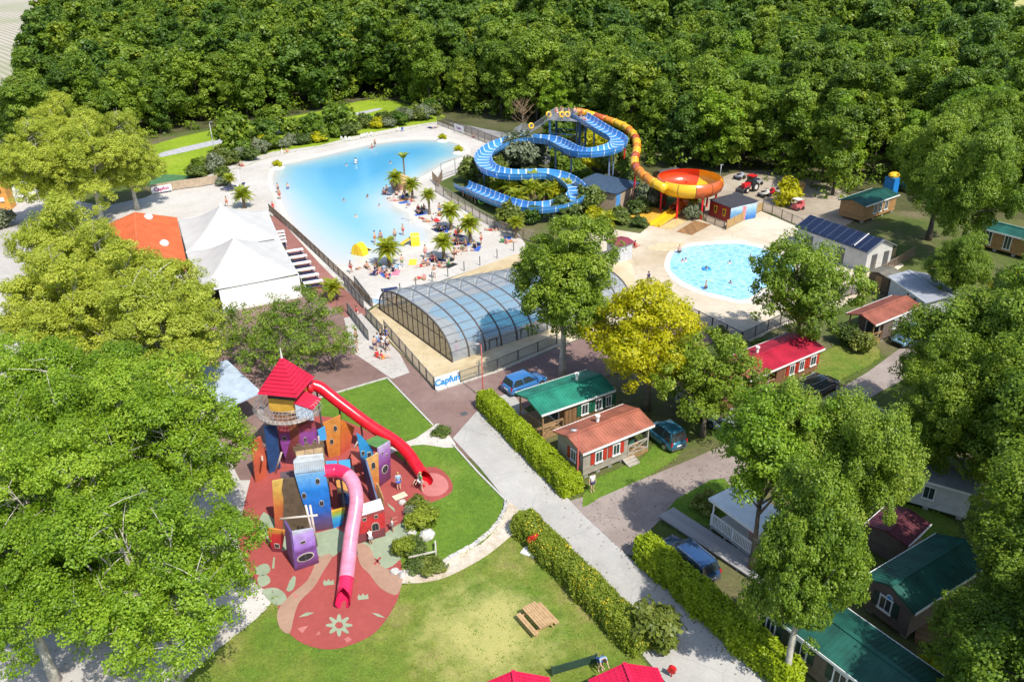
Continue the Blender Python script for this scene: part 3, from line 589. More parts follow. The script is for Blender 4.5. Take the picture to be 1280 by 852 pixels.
for i in range(5):
    # the first tree of each far kind is a real tree at the back of the wood and lends its crown
    x, y = far[-1-i*7]; t = tree('far%d' % i, (x, y, 0), 'treetop far back in the wood, %s' % ['beneath the hay field', 'near the vineyard corner', 'left of the centre', 'right of the centre', 'at the skyline'][i], 'forest_tree', 1.0, 0, 'trees of the wood')
    src = [c for c in t.children if c.name.startswith('crown')][0]
    oi = gn.nodes.new('GeometryNodeObjectInfo'); oi.inputs['Object'].default_value = src; oi.inputs['As Instance'].default_value = True; oi.transform_space = 'ORIGINAL'
    cmp_ = gn.nodes.new('FunctionNodeCompare'); cmp_.data_type = 'INT'; cmp_.operation = 'EQUAL'; gn.links.new(aix, cmp_.inputs[2]); cmp_.inputs[3].default_value = i
    ip = gn.nodes.new('GeometryNodeInstanceOnPoints'); gn.links.new(gi.outputs[0], ip.inputs['Points']); gn.links.new(cmp_.outputs[0], ip.inputs['Selection']); gn.links.new(oi.outputs['Geometry'], ip.inputs['Instance'])
    cv_ = gn.nodes.new('ShaderNodeCombineXYZ'); gn.links.new(atn, cv_.inputs[2]); gn.links.new(cv_.outputs[0], ip.inputs['Rotation'])
    cs_ = gn.nodes.new('ShaderNodeCombineXYZ'); [gn.links.new(asz, cs_.inputs[q]) for q in range(3)]; gn.links.new(cs_.outputs[0], ip.inputs['Scale'])
    gn.links.new(ip.outputs[0], jn.inputs[0])
gn.links.new(jn.outputs[0], go.inputs[0])
md = fo.modifiers.new('scatter', 'NODES'); md.node_group = gn
print('forest', NEAR, len(far))

# scrub along the foot of the wood: leaf clumps nobody could count
fr = np.array([(p.x, p.y) for p in FB]); cs = []
for a_, b_ in zip(fr[:-1], fr[1:]):
    for _ in range(int(np.hypot(*(b_-a_))/.45)):
        t_ = rng.rand(); q = a_+(b_-a_)*t_; n_ = np.array([-(b_-a_)[1], (b_-a_)[0]]); n_ = n_/np.hypot(*n_); q = q+n_*rng.uniform(-1.5, 10); cs.append((q[0], q[1], rng.uniform(.3, 3.2)))
cs = np.array(cs); cs = cs[np.abs(cs[:, 0]) < cs[:, 1]*.75+20]
v_, t_ = leaf_cloud(rng, cs, rng.uniform(.7, 1.7, len(cs)), 30, .45)
tag(ob('undergrowth', leaf_mesh('undergrowth', v_, t_, L_forest)), 'low leafy scrub along the foot of the wood', 'undergrowth', None, 'stuff')
# ============================================================ BUILDERS
def place(px, py, z=0): return tuple(P(px, py, z))
def window(mb_parent, c, w, h, side, shutter=None, frame=white, blind=False):
    """window on a wall of a house whose local axes are x (length) and y; side '-y' or '-x'"""
    n = Vector((0, -1, 0)) if side == '-y' else Vector((-1, 0, 0)); t = Vector((1, 0, 0)) if side == '-y' else Vector((0, -1, 0))
    c = Vector(c); m = MB()
    def bar(du, dz, lw, lh, th=.07, off=.035):
        q = c+t*du+Vector((0, 0, dz))+n*off; d = (lw, th, lh) if side == '-y' else (th, lw, lh); m.box(q, d)
    bar(0, h/2, w+.12, .08); bar(0, -h/2, w+.16, .09, .12, .06); bar(-w/2, 0, .07, h-.085); bar(w/2, 0, .07, h-.085); bar(0, 0, .03, h-.085)
    o = m.build('window', frame, mb_parent)
    p = MB(); d = (w-.085, .02, h-.09) if side == '-y' else (.02, w-.085, h-.09); p.box(c+n*.014, d); p.build('pane', glass, o)
    if shutter:
        for s_ in (-1, 1):
            k = MB(); q = c+t*(s_*(w/2+.06+.2))+n*.025; d = (.36, .05, h+.02) if side == '-y' else (.05, .36, h+.02); k.box(q, d)
            for zz in (-.3, .3):
                d2 = (.34, .02, .07) if side == '-y' else (.02, .34, .07); k.box(q+n*.034+Vector((0, 0, zz*h)), d2)
            k.build('shutter', shutter, o)
def ribbed_roof(L, Wd, eave, rise, over=.25, pitch=.27, rib=.022, name='roof', mat=None, parent=None, ridge_y=0.0, ends=.25):
    hx = L/2+ends; ye = (-Wd/2-over, Wd/2+over); mb = MB(); zr = eave+rise
    for s_ in (0, 1):
        y1 = ye[s_]; n = Vector((0, (zr-eave) * (-1 if s_ == 0 else 1), abs(y1-ridge_y))).normalized()
        mb.slab([(-hx, ridge_y, zr), (hx, ridge_y, zr), (hx, y1, eave), (-hx, y1, eave)], n, .06)
        k = int(2*hx/pitch)
        for i in range(k+1):
            x = -hx+.03+i*(2*hx-.06)/k
            mb.beam(Vector((x, ridge_y, zr))+n*.012, Vector((x, y1, eave))+n*.012, .06, rib)
    mb.beam((-hx, ridge_y, zr+.03), (hx, ridge_y, zr+.03), .26, .05)
    o = mb.build(name, mat, parent)
    f = MB()
    for s_ in (0, 1):
        y1 = ye[s_]; sg = -1 if s_ == 0 else 1
        f.box((0, y1+sg*.025, eave-.06), (2*hx, .045, .17))
    f.build('fascia', white, o); f = MB()
    for s_ in (0, 1):
        for x in (-hx, hx):
            sx = -1 if x < 0 else 1
            f.beam((x+sx*.02, ridge_y, zr-.05), (x+sx*.02, ye[s_], eave-.05), .035, .11)
    f.build('verge_board', mat, o)['kind'] = 'stuff'
    return o
def gable_wall(L, Wd, z0, eave, rise, mat, parent, x0=None, x1=None, name='wall', corner=None):
    x0 = -L/2 if x0 is None else x0; x1 = L/2 if x1 is None else x1; mb = MB()
    pr = [(-Wd/2, z0), (Wd/2, z0), (Wd/2, eave-.09), (0, eave+rise-.12), (-Wd/2, eave-.09)]
    vs = [(x, y, z) for x in (x0, x1) for y, z in pr]
    mb.add(vs, [(4, 3, 2, 1, 0), (5, 6, 7, 8, 9), (0, 1, 6, 5), (1, 2, 7, 6), (2, 3, 8, 7), (3, 4, 9, 8), (4, 0, 5, 9)])
    o = mb.build(name, mat, parent)
    if corner:
        c = MB()
        for x in (x0, x1):
            for y in (-Wd/2, Wd/2): c.box((x, y, (z0+eave)/2-.1), (.13, .13, eave-z0-.2))
        c.build('corner_board', corner, o)
    return o
def railing(parent, pts, z, h=.95, mat=wood, gap=.13, name='railing', cross=False):
    m = MB()
    for a, b in zip(pts[:-1], pts[1:]):
        a = Vector((*a, z)); b = Vector((*b, z)); d = b-a; n = max(1, int(d.length/1.4))
        m.beam(a+Vector((0, 0, h)), b+Vector((0, 0, h)), .09, .06); m.beam(a+Vector((0, 0, .12)), b+Vector((0, 0, .12)), .05, .06)
        for i in range(n+1): q = a+d*(i/n); m.box((q.x, q.y, z+h/2), (.085, .085, h-.04))
        if cross:
            for i in range(n):
                p, q = a+d*(i/n), a+d*((i+1)/n); m.beam(p+Vector((0, 0, .15)), q+Vector((0, 0, h-.05)), .05, .05); m.beam(q+Vector((0, 0, .15)), p+Vector((0, 0, h-.05)), .05, .045)
        else:
            k = int(d.length/gap)
            for i in range(1, k): q = a+d*(i/k); m.box((q.x, q.y, z+h/2+.03), (.045, .03, h-.2))
    return m.build(name, mat, parent)
def chair(loc, rz, label, mat=white, group=None):
    t = thing('garden_chair', label, 'chair', loc, rz, group); m = MB(); m.box((0, 0, .42), (.46, .46, .04)); m.build('seat', mat, t)
    m = MB(); m.slab([(-.23, .22, .42), (.23, .22, .42), (.2, .34, .95), (-.2, .34, .95)], (0, -1, .2), .03); m.build('backrest', mat, t)
    l = MB(); l.beam((0, 0, .4), (.02, -.02, 0), .045, .045); me = l.mesh('leg', mat)
    for x in (-.2, .2):
        for y in (-.2, .2): ob('leg', me, t, (x, y, 0))
    return t
def table(loc, rz, label, mat=white, L=1.3, Wd=.8, group=None, name='garden_table', h=.73):
    t = thing(name, label, 'table', loc, rz, group); m = MB(); m.box((0, 0, h), (L, Wd, .05)); m.build('tabletop', mat, t)
    l = MB(); l.box((0, 0, h/2-.02), (.06, .06, h-.04)); me = l.mesh('leg', mat)
    for x in (-L/2+.1, L/2-.1):
        for y in (-Wd/2+.1, Wd/2-.1): ob('leg', me, t, (x, y, 0))
    return t
def home(label, c, L, Wd, roofm, wallm, porch=0.0, wins=(), eave=2.55, rise=.5, rz=RZ, z0=.35, shutter=None, trim=None, deck=None, name='mobile_home', chim=None, door=None, rail='x', ends=.25, porch_rail=wood, sign=None, group=None):
    """porch > 0 : covered terrace of that length at the +x end, < 0 at the -x end"""
    t = thing(name, label, 'mobile home', c, rz, group)
    x0 = -L/2+(abs(porch) if porch < 0 else 0); x1 = L/2-(porch if porch > 0 else 0)
    w = gable_wall(L, Wd, z0, eave, rise, wallm, t, x0, x1, corner=trim)
    r_ = ribbed_roof(L, Wd, eave, rise, mat=roofm, parent=t, ends=ends)
    if chim is not None:
        m = MB(); m.cyl((chim, Wd*.18, eave+rise*.5), .13, .6, 10); m.cyl((chim, Wd*.18, eave+rise*.5+.55), .2, .12, 10); m.build('chimney', white, r_)
    m = MB()
    for x in np.linspace(x0+.4, x1-.4, 4):
        for y in (-Wd/2+.3, Wd/2-.3): m.box((x, y, z0/2), (.35, .35, z0-.01))
    m.build('base_blocks', grey, t)
    for (side, u, ww, hh, sh) in wins:
        c_ = (u, -Wd/2, 1.55) if side == '-y' else (x0, u, 1.55)
        window(w, c_, ww, hh, side, sh)
    if porch:
        a, b = (x1, L/2) if porch > 0 else (-L/2, x0)
        m = MB(); n = int((b-a)/.145)
        for i in range(n): m.box((a+(i+.5)*(b-a)/n, 0, z0+.01), ((b-a)/n-.012, Wd-.02, .05))
        m.box(((a+b)/2, -Wd/2+.04, z0/2), (b-a, .06, z0-.03)); m.build('porch_deck', deck or wood, t)
        xe = b-.08 if porch > 0 else a+.08
        pm = MB(); pm.box((0, 0, (z0+eave)/2), (.11, .11, eave-z0-.1)); pme = pm.mesh('post', trim or porch_rail)
        for y in (-Wd/2+.07, Wd/2-.07): ob('post', pme, t, (xe, y, 0))
        pts = [(a+.1, -Wd/2+.06), (xe, -Wd/2+.06), (xe, Wd/2-.06)] if porch > 0 else [(b-.1, -Wd/2+.06), (xe, -Wd/2+.06), (xe, Wd/2-.06)]
        railing(t, pts, z0+.03, mat=porch_rail, cross=(rail == 'x'))
        xd = a-.01 if porch > 0 else b+.01; sx = 1 if porch > 0 else -1
        d = MB(); d.box((x1+.02 if porch > 0 else x0-.02, -.3, 1.45), (.05, 1.5, 2.1)); dd = d.build('door', white, t)
        g_ = MB(); g_.box((x1+.05 if porch > 0 else x0-.05, -.3, 1.5), (.03, 1.3, 1.85)); g_.build('pane', glass, dd)
    return t
def fence(label, pts, h=1.1, mat=brownm, panel='mesh', gap=2.0, name='fence', pmat=None, z=0.05, group=None, closed=False, cat='fence'):
    """posts and panels along world points; every panel and every post is a part"""
    p0 = Vector((*pts[0][:2], z)); t = thing(name, label, cat, p0, 0, group)
    post = MB(); post.box((0, 0, h/2), (.09, .09, h+.06)); pme = post.mesh('post', mat); cache = {}
    first = True
    for a, b in zip(pts[:-1], pts[1:]):
        a = Vector((*a[:2], z))-p0; b = Vector((*b[:2], z))-p0; d = b-a; n = max(1, round(d.length/gap)); ang = math.atan2(d.y, d.x); Lp = round(d.length/n-.1, 2)
        for i in range(n+1):
            if i == 0 and not first: continue
            ob('post', pme, t, a+d*(i/n), ang)
        first = False
        key = Lp
        if key not in cache:
            m = MB()
            if panel == 'mesh':
                m.box((0, 0, h-.03), (Lp, .05, .06)); m.box((0, 0, .1), (Lp, .05, .06))
                k = max(2, int(Lp/.10))
                for q in range(k): m.box((-Lp/2+(q+.5)*Lp/k, 0, h/2+.03), (.022, .02, h-.2))
                k = max(2, int(h/.14))
            elif panel == 'board':
                k = int((h-.1)/.17)
                for q in range(k): m.box((0, 0, .1+(q+.5)*(h-.12)/k), (Lp, .03, (h-.12)/k-.015))
            elif panel == 'solid': m.box((0, 0, h/2+.03), (Lp, .03, h-.1))
            elif panel == 'rail':
                for zz in (.25, .6, h-.05): m.box((0, 0, zz), (Lp+.1, .04, .06))
            cache[key] = m.mesh('panel', pmat or mat)
        for i in range(n): ob('panel', cache[key], t, a+d*((i+.5)/n), ang)
    return t
def pxs(*l): return [P(*q) for q in l]
# ---------------------------------------------------------------- car
def car(label, loc, rz, col, kind='hatch', L=4.1, rails=False, group=None, rear_up=False):
    Wd = 1.76; H = {'hatch': 1.52, 'van': 1.72, 'estate': 1.5}[kind]
    paint = M(col, .22, 0, coat=.8, metal=.25); t = thing('parked_car', label, 'car', loc, rz, group)
    # stations along x : (x, half width, sill z, shoulder z, top-of-body z)
    st = [(-L/2, .70, .42, .70, .86), (-L/2+.10, .80, .30, .74, .93), (-L/2+.6, .87, .24, .72, .95), (-.3, .88, .22, .70, .93), (L*.18, .88, .22, .70, .92), (L/2-1.05, .87, .23, .68, .90), (L/2-.35, .82, .26, .62, .78), (L/2-.08, .72, .30, .56, .66), (L/2, .60, .40, .52, .58)]
    m = MB(); rows = []
    for x, w, a, s_, tp in st:
        rows.append([(x, -w*.55, a-.02), (x, -w*.95, a), (x, -w, a+.14), (x, -w, s_-.12), (x, -w*.985, s_), (x, -w*.90, tp), (x, -w*.4, tp+.03), (x, w*.4, tp+.03), (x, w*.90, tp), (x, w*.985, s_), (x, w, s_-.12), (x, w, a+.14), (x, w*.95, a), (x, w*.55, a-.02)])
    vs = [q for r_ in rows for q in r_]; n = 14
    fs = [(i*n+j, (i+1)*n+j, (i+1)*n+(j+1) % n, i*n+(j+1) % n) for i in range(len(st)-1) for j in range(n)]+[tuple(range(n)), tuple(range((len(st)-1)*n, len(st)*n))[::-1]]
    m.add(vs, fs); body = m.build('body', paint, t, True)
    # cabin
    xb, xf = (-L/2+.12, L/2-1.0); xbt, xft = (-L/2+(.42 if kind != 'van' else .3), L/2-(1.75 if kind != 'van' else 1.65)); zb, zt = .92, H
    wb, wt = .79, .63
    def cab(e, z0_=zb, z1_=zt):
        return [(xb-e, -wb-e, z0_), (xf+e, -wb-e, z0_), (xf+e, wb+e, z0_), (xb-e, wb+e, z0_), (xbt-e, -wt-e, z1_), (xft+e, -wt-e, z1_), (xft+e, wt+e, z1_), (xbt-e, wt+e, z1_)]
    m = MB(); v = cab(0); m.add(v, [(3, 2, 1, 0), (0, 1, 5, 4), (1, 2, 6, 5), (2, 3, 7, 6), (3, 0, 4, 7)])
    c = [Vector(q) for q in v[4:]]; ce = sum(c, Vector())/4
    inner = [ce+(q-ce)*.86+Vector((0, 0, .055)) for q in c]
    m.add(v[4:]+[tuple(q) for q in inner], [(0, 1, 5, 4), (1, 2, 6, 5), (2, 3, 7, 6), (3, 0, 4, 7), (4, 5, 6, 7)]); m.build('roof', paint, t, True)
    V = [Vector(q) for q in v]
    def pane(name, a, b, c_, d, ins=.06, u0=0, u1=1, out=.012):
        nrm = (b-a).cross(d-a).normalized(); lo0, lo1 = a.lerp(b, u0), a.lerp(b, u1); hi0, hi1 = d.lerp(c_, u0), d.lerp(c_, u1)
        q = [lo0, lo1, hi1, hi0]; ce_ = sum(q, Vector())/4; q = [p+(ce_-p).normalized()*ins+nrm*out for p in q]
        mm = MB(); mm.slab(q, nrm, .02); mm.build(name, glass, t)
    pane('windscreen', V[1], V[2], V[6], V[5], .07); pane('rear_window', V[3], V[0], V[4], V[7], .10)
    for u0, u1 in ((.03, .44), (.45, .86)):
        pane('side_window', V[0], V[1], V[5], V[4], .05, u0, u1); pane('side_window', V[2], V[3], V[7], V[6], .05, 1-u1, 1-u0)
    # wheels
    ty = MB(); ty.tube([(0, -.10, 0), (0, -.08, 0), (0, .08, 0), (0, .10, 0)], [.28, .315, .315, .28], 18); tm = ty.mesh('tyre', black, True)
    rm = MB(); rm.tube([(0, -.115, 0), (0, .115, 0)], .20, 12)
    for k in range(5): a = k*1.2566; rm.beam((.04*math.cos(a), -.118, .04*math.sin(a)), (.19*math.cos(a), -.118, .19*math.sin(a)), .05, .02)
    rim = rm.mesh('rim', steel); ah = MB(); ah.tube([(0, -.03, 0), (0, .03, 0)], .37, 16); am_ = ah.mesh('wheel_arch', black)
    for x in (-L/2+.78, L/2-.80):
        for s_ in (-1, 1):
            ob('wheel_arch', am_, t, (x, s_*.855, .34)); w = ob('wheel', tm, t, (x, s_*.83, .315)); ob('rim', rim, w)
    li = MB(); li.box((0, 0, 0), (.10, .30, .13)); hl = li.mesh('headlight', M((.75, .77, .78), .1, 0, spec=.8)); tl = MB(); tl.box((0, 0, 0), (.08, .16, .34)); tlm = tl.mesh('tail_light', M((.45, .01, .012), .15, 0))
    for s_ in (-1, 1):
        ob('headlight', hl, t, (L/2-.13, s_*.55, .60)); ob('tail_light', tlm, t, (-L/2+.06, s_*.70, .80))
    m = MB(); m.box((L/2-.03, 0, .42), (.08, 1.0, .16)); m.build('grille', black, t)
    m = MB(); m.box((-L/2-.012, 0, .62), (.03, .50, .11)); m.build('number_plate', white, t)
    m = MB(); m.box((-L/2+.04, 0, .36), (.12, 1.45, .16)); m.build('rear_bumper', dgrey, t)
    mi = MB(); mi.box((0, 0, 0), (.12, .2, .13))
    mim = mi.mesh('mirror', paint)
    for s_ in (-1, 1): ob('mirror', mim, t, (L/2-1.25, s_*.93, .98))
    if rails:
        for s_ in (-1, 1):
            m = MB(); m.beam((xbt+.1, s_*(wt-.03), zt+.075), (xft-.1, s_*(wt-.03), zt+.075), .05, .05); m.beam((xbt+.15, s_*(wt-.03), zt), (xbt+.15, s_*(wt-.03), zt+.07), .04); m.beam((xft-.15, s_*(wt-.03), zt), (xft-.15, s_*(wt-.03), zt+.07), .04); m.build('roof_rail', steel, t)
    return t
# ---------------------------------------------------------------- palm, shrubs, hedge
def frond_mesh(seed, Lf, mat, name='frond'):
    rng = np.random.RandomState(seed); v = []; tint = []
    def pt(t): return np.array([Lf*t*(1-.12*t), 0, Lf*(.55*t-.85*t*t)])
    for i in range(15):
        t = .12+.88*i/14; p = pt(t); w = Lf*.30*math.sin(math.pi*min(.97, .18+.8*t))
        for s_ in (-1, 1):
            e = p+np.array([Lf*.13, s_*w, -.28*w]); b = np.array([.085, 0, 0]); mid = (p+e)/2+np.array([0, 0, .03])
            v.append([p-b, mid-b*1.1, e, mid+b*1.6]); tint.append(rng.uniform(.2, 1))
    for i in range(8):
        a, b = pt(i/8), pt((i+1)/8); v.append([a+[0, -.03, .01], b+[0, -.02, .01], b+[0, .02, .01], a+[0, .03, .01]]); tint.append(.6)
    return leaf_mesh(name, np.array(v), np.array(tint), mat)
FR = [frond_mesh(3+i, l, L_palm) for i, l in enumerate((1.5, 1.75, 1.95))]
_pm = MB(); _z = np.linspace(0, 3, 13); _pm.tube([(0, 0, z) for z in _z], [.21 if i == 0 else .155+.025*(i % 2) for i in range(13)], 9); PT = _pm.mesh('trunk', M((.20, .14, .085), .9, .3, 6, bmp=.6), False)
def palm(px, py, h, label, s=1.0, n=32, group='palms on the beach', loc=None):
    l = P(px, py) if loc is None else loc; t = thing('palm_tree', label, 'palm tree', (l.x, l.y, .03), random.uniform(0, 6), group)
    tr = ob('trunk', PT, t); tr.scale = (s, s, h/3)
    for i in range(n):
        o = ob('frond', FR[i % 3], t, (0, 0, h-.05)); k = i/n
        o.rotation_euler = (0, R(34-100*(1-k)**1.0+random.uniform(-8, 8)), i*2.399+random.uniform(-.2, .2)); o.scale = (s*.74,)*3
    return t
SH = {}
def shrub_proto(key, seed, R_, H_, ncl, per, size, mat, crad=.4, lob=.35): SH[key] = crown(seed, R_, H_, .02, ncl, per, crad, size, mat, 'dome', 'foliage', lob, .3)[0]
shrub_proto('green', 101, 1.0, 1.5, 60, 40, .20, L_shrub); shrub_proto('round', 102, 1.0, 1.2, 80, 42, .16, L_olive, .33, .12); shrub_proto('olive', 103, 2.2, 3.6, 130, 50, .30, L_olive, .65)
shrub_proto('gold', 109, 1.0, 1.4, 80, 60, .15, L_hedge2, .36, .2); shrub_proto('lime', 104, 1.0, 1.5, 60, 42, .2, L_lime); shrub_proto('dark', 105, 1.6, 3.2, 90, 46, .32, L_forest, .55); shrub_proto('tall', 106, .9, 2.6, 70, 40, .24, L_shrub, .4)
_st = MB(); [_st.tube([(0, 0, -.05), (.25*math.cos(a), .25*math.sin(a), .6), (.5*math.cos(a), .5*math.sin(a), 1.1)], [.04, .03, .015], 4) for a in (0.3, 2.2, 4.4)]; STEMS = _st.mesh('stem', bark)
def shrub(key, px, py, label, s=1.0, sz=1.0, group=None, loc=None, name='shrub'):
    l = P(px, py) if loc is None else loc; t = thing(name, label, 'shrub', (l.x, l.y, 0.02), random.uniform(0, 6), group); t.scale = (s, s, s*sz)
    ob('foliage', SH[key], t); ob('stem', STEMS, t); return t
def hedge(label, px_a, px_b, Wd, h, mat, size, dens, name='hedge', flowers=False, ragged=.12, seed=3, bulge=0.0):
    a, b = P(*px_a), P(*px_b); d = b-a; L_ = d.length; ang = math.atan2(d.y, d.x); rng = np.random.RandomState(seed)
    t = thing(name, label, 'hedge', (a.x, a.y, .03), ang)
    n = int(dens*(L_*(Wd+2*h)+2*Wd*h)); 
    # leaves over the clipped box, a little inside and out
    u = rng.uniform(0, 1, n); face = rng.choice(4, n, p=np.array([L_*Wd, L_*h, L_*h, 2*Wd*h])/(L_*Wd+2*L_*h+2*Wd*h)); x = rng.uniform(0, L_, n); y = rng.uniform(-Wd/2, Wd/2, n); z = rng.uniform(.02, h, n)
    nr = np.zeros((n, 3)); nr[face == 0, 2] = 1; z[face == 0] = h; y[face == 1] = -Wd/2; nr[face == 1, 1] = -1; y[face == 2] = Wd/2; nr[face == 2, 1] = 1
    e = face == 3; x[e] = np.where(u[e] < .5, 0, L_); nr[e, 0] = np.where(u[e] < .5, -1, 1)
    p = np.stack([x, y, z], 1); wob = .5*np.sin(x*1.7+seed)+.35*np.sin(x*3.9+z*2+y*3)+.3*np.sin(x*7.3+y*5+z*6)
    p += nr*(ragged*wob+rng.normal(0, ragged*.7, n)-.03)[:, None]
    k = 1-.18*np.clip(p[:, 2]/h, 0, 1)**3; p[:, 1] *= k
    g = nr*.8+np.array([0, 0, .45])+rng.normal(scale=.5, size=(n, 3)); g /= np.linalg.norm(g, axis=1)[:, None]
    A = np.cross(g, rng.normal(size=(n, 3))); A /= np.linalg.norm(A, axis=1)[:, None]; B = np.cross(g, A); s_ = (size*rng.uniform(.7, 1.3, n))[:, None]
    v = np.stack([p-A*s_*.6, p+B*s_*.38, p+A*s_*.6, p-B*s_*.38], 1)
    fl_ = (rng.uniform(size=n) < (.10 if flowers else 0)) & (np.sin(x*1.1+y*2)+np.sin(x*2.3+z*3) > .1)
    v[fl_] = p[fl_][:, None]+(v[fl_]-p[fl_][:, None])*.75+np.array([0, 0, .05])
    ob('foliage', leaf_mesh('foliage', v, rng.uniform(0, 1, n)*.7+.3*(wob+1)/2, [mat, L_flower], fl_), t)
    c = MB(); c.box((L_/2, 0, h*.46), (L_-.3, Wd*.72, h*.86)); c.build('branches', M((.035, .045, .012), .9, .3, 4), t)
    return t
# ---------------------------------------------------------------- people
def _capsules(name, segs, mats):                        # one skinned, continuous surface grown round a skeleton
    vs, es, rd = segs; me = bpy.data.meshes.new(name); me.from_pydata(vs, es, []); o = bpy.data.objects.new(name, me); COL.objects.link(o)
    sk = o.modifiers.new('skin', 'SKIN'); sk.use_smooth_shade = True
    for i, r_ in enumerate(rd): me.skin_vertices[0].data[i].radius = (r_, r_) if not isinstance(r_, tuple) else r_
    me.skin_vertices[0].data[0].use_root = True
    sub = o.modifiers.new('sub', 'SUBSURF'); sub.levels = 1; sub.render_levels = 1
    dg = bpy.context.evaluated_depsgraph_get(); ev = o.evaluated_get(dg); out = bpy.data.meshes.new_from_object(ev); out.name = name
    bpy.data.objects.remove(o); bpy.data.meshes.remove(me); return out
SKIN = [M((.52, .30, .20), .55, .05), M((.43, .23, .145), .55, .05), M((.60, .38, .28), .55, .05)]
POSE = {}
def pose(key, J):
    """J: joint positions (metres, facing -y); builds body, hair and clothing meshes for the pose"""
    order = ['hip', 'belly', 'chest', 'neck', 'head0', 'head1', 'shL', 'elL', 'wrL', 'haL', 'shR', 'elR', 'wrR', 'haR', 'leL', 'knL', 'anL', 'toL', 'leR', 'knR', 'anR', 'toR']
    rad = dict(hip=(.15, .11), belly=(.13, .095), chest=(.155, .105), neck=.052, head0=.078, head1=.085, leL=.088, leR=.088, knL=.058, knR=.058, anL=.038, anR=.038, toL=.04, toR=.04, shL=.058, shR=.058, elL=.042, elR=.042, wrL=.03, wrR=.03, haL=.034, haR=.034)
    E = [('hip', 'belly'), ('belly', 'chest'), ('chest', 'neck'), ('neck', 'head0'), ('head0', 'head1'), ('chest', 'shL'), ('shL', 'elL'), ('elL', 'wrL'), ('wrL', 'haL'), ('chest', 'shR'), ('shR', 'elR'), ('elR', 'wrR'), ('wrR', 'haR'), ('hip', 'leL'), ('leL', 'knL'), ('knL', 'anL'), ('anL', 'toL'), ('hip', 'leR'), ('leR', 'knR'), ('knR', 'anR'), ('anR', 'toR')]
    names = [o for o in order if o in J]; ix = {n: i for i, n in enumerate(names)}
    vs = [J[n] for n in names]; es = [(ix[a], ix[b]) for a, b in E if a in ix and b in ix]
    rd = [rad[n] for n in names]
    for s_ in 'LR':                                        # five short fingers from each hand
        if 'ha'+s_ in J:
            w, h_ = Vector(J['wr'+s_]), Vector(J['ha'+s_]); d = (h_-w).normalized(); sd = d.cross(Vector((0, 1, .3))).normalized()
            for k in range(5):
                if k < 4: b = h_+sd*(.018*(k-1.5)); e = b+d*(.075-.008*abs(k-1.4))+Vector((0, -.012, 0))
                else: b = w.lerp(h_, .45); e = b+sd*(.05 if s_ == 'L' else -.05)+d*.04
                vs.append(tuple(e)); rd.append(.009); es.append((ix['ha'+s_], len(vs)-1))
    body = _capsules('body', (vs, es, rd), None)
    def sub(name, js, extra):
        n_ = [j for j in js if j in J]; i_ = {n: k for k, n in enumerate(n_)}; v_ = [J[n] for n in n_]
        return _capsules(name, (v_, [(i_[a], i_[b]) for a, b in E if a in i_ and b in i_], [tuple(x*1.14+extra for x in rad[n]) if isinstance(rad[n], tuple) else rad[n]*1.14+extra for n in n_]), None)
    J2 = dict(J)
    def mid(a, b, t): return tuple(Vector(J[a]).lerp(Vector(J[b]), t))
    keep = dict(J)
    for s_ in 'LR':
        if 'kn'+s_ in J: J['kn'+s_] = mid('le'+s_, 'kn'+s_, .55)
    shorts = sub('shorts', ['hip', 'leL', 'knL', 'leR', 'knR'], .008) if 'leL' in J else None
    J.update(keep)
    for s_ in 'LR': J['el'+s_] = mid('sh'+s_, 'el'+s_, .6)
    J['neck'] = mid('chest', 'neck', .5)
    shirt = sub('shirt', ['hip', 'belly', 'chest', 'neck', 'shL', 'elL', 'shR', 'elR'], .010); J.update(keep)
    hd = Vector(J['head0']).lerp(Vector(J['head1']), .62); upv = (Vector(J['head1'])-Vector(J['neck'])).normalized()
    h = MB(); h.ball(hd+upv*.035+Vector((0, .022, 0)), (.103, .108, .10), 9, 6); hair = h.mesh('hair', black, True)
    f = MB(); q = hd+Vector((0, -.092, -.02)); f.ball(q, (.014, .02, .022), 6, 4)                       # nose
    for s_ in (-1, 1): f.ball(hd+Vector((s_*.09, 0, -.025)), (.014, .025, .034), 6, 4)
    face = f.mesh('nose_and_ears', SKIN[0], True)
    ey = MB()
    for s_ in (-1, 1): ey.ball(hd+Vector((s_*.034, -.083, .008)), .011, 6, 4)
    ey.box(tuple(hd+Vector((0, -.087, -.055))), (.045, .012, .010)); eyes = ey.mesh('eyes_and_mouth', M((.10, .03, .025), .5, 0))
    POSE[key] = (body, hair, shorts, shirt, face, eyes)
ST = dict(hip=(0, 0, .92), belly=(0, -.01, 1.10), chest=(0, 0, 1.33), neck=(0, 0, 1.47), head0=(0, -.015, 1.54), head1=(0, -.01, 1.64), shL=(.17, 0, 1.37), elL=(.235, .03, 1.09), wrL=(.25, -.03, .85), haL=(.25, -.05, .77), shR=(-.17, 0, 1.37), elR=(-.235, .03, 1.09), wrR=(-.25, -.03, .85), haR=(-.25, -.05, .77), leL=(.095, 0, .85), knL=(.105, -.02, .47), anL=(.105, .02, .08), toL=(.115, -.14, .035), leR=(-.095, 0, .85), knR=(-.105, -.02, .47), anR=(-.105, .02, .08), toR=(-.115, -.14, .035))
pose('stand', dict(ST))
pose('walk', dict(ST, knL=(.1, -.18, .50), anL=(.1, -.20, .10), toL=(.1, -.36, .06), knR=(-.1, .04, .47), anR=(-.1, .28, .13), toR=(-.1, .20, .04), elL=(.22, .14, 1.11), wrL=(.22, .16, .88), haL=(.22, .16, .80), elR=(-.22, -.1, 1.1), wrR=(-.2, -.28, .95), haR=(-.2, -.34, .90)))
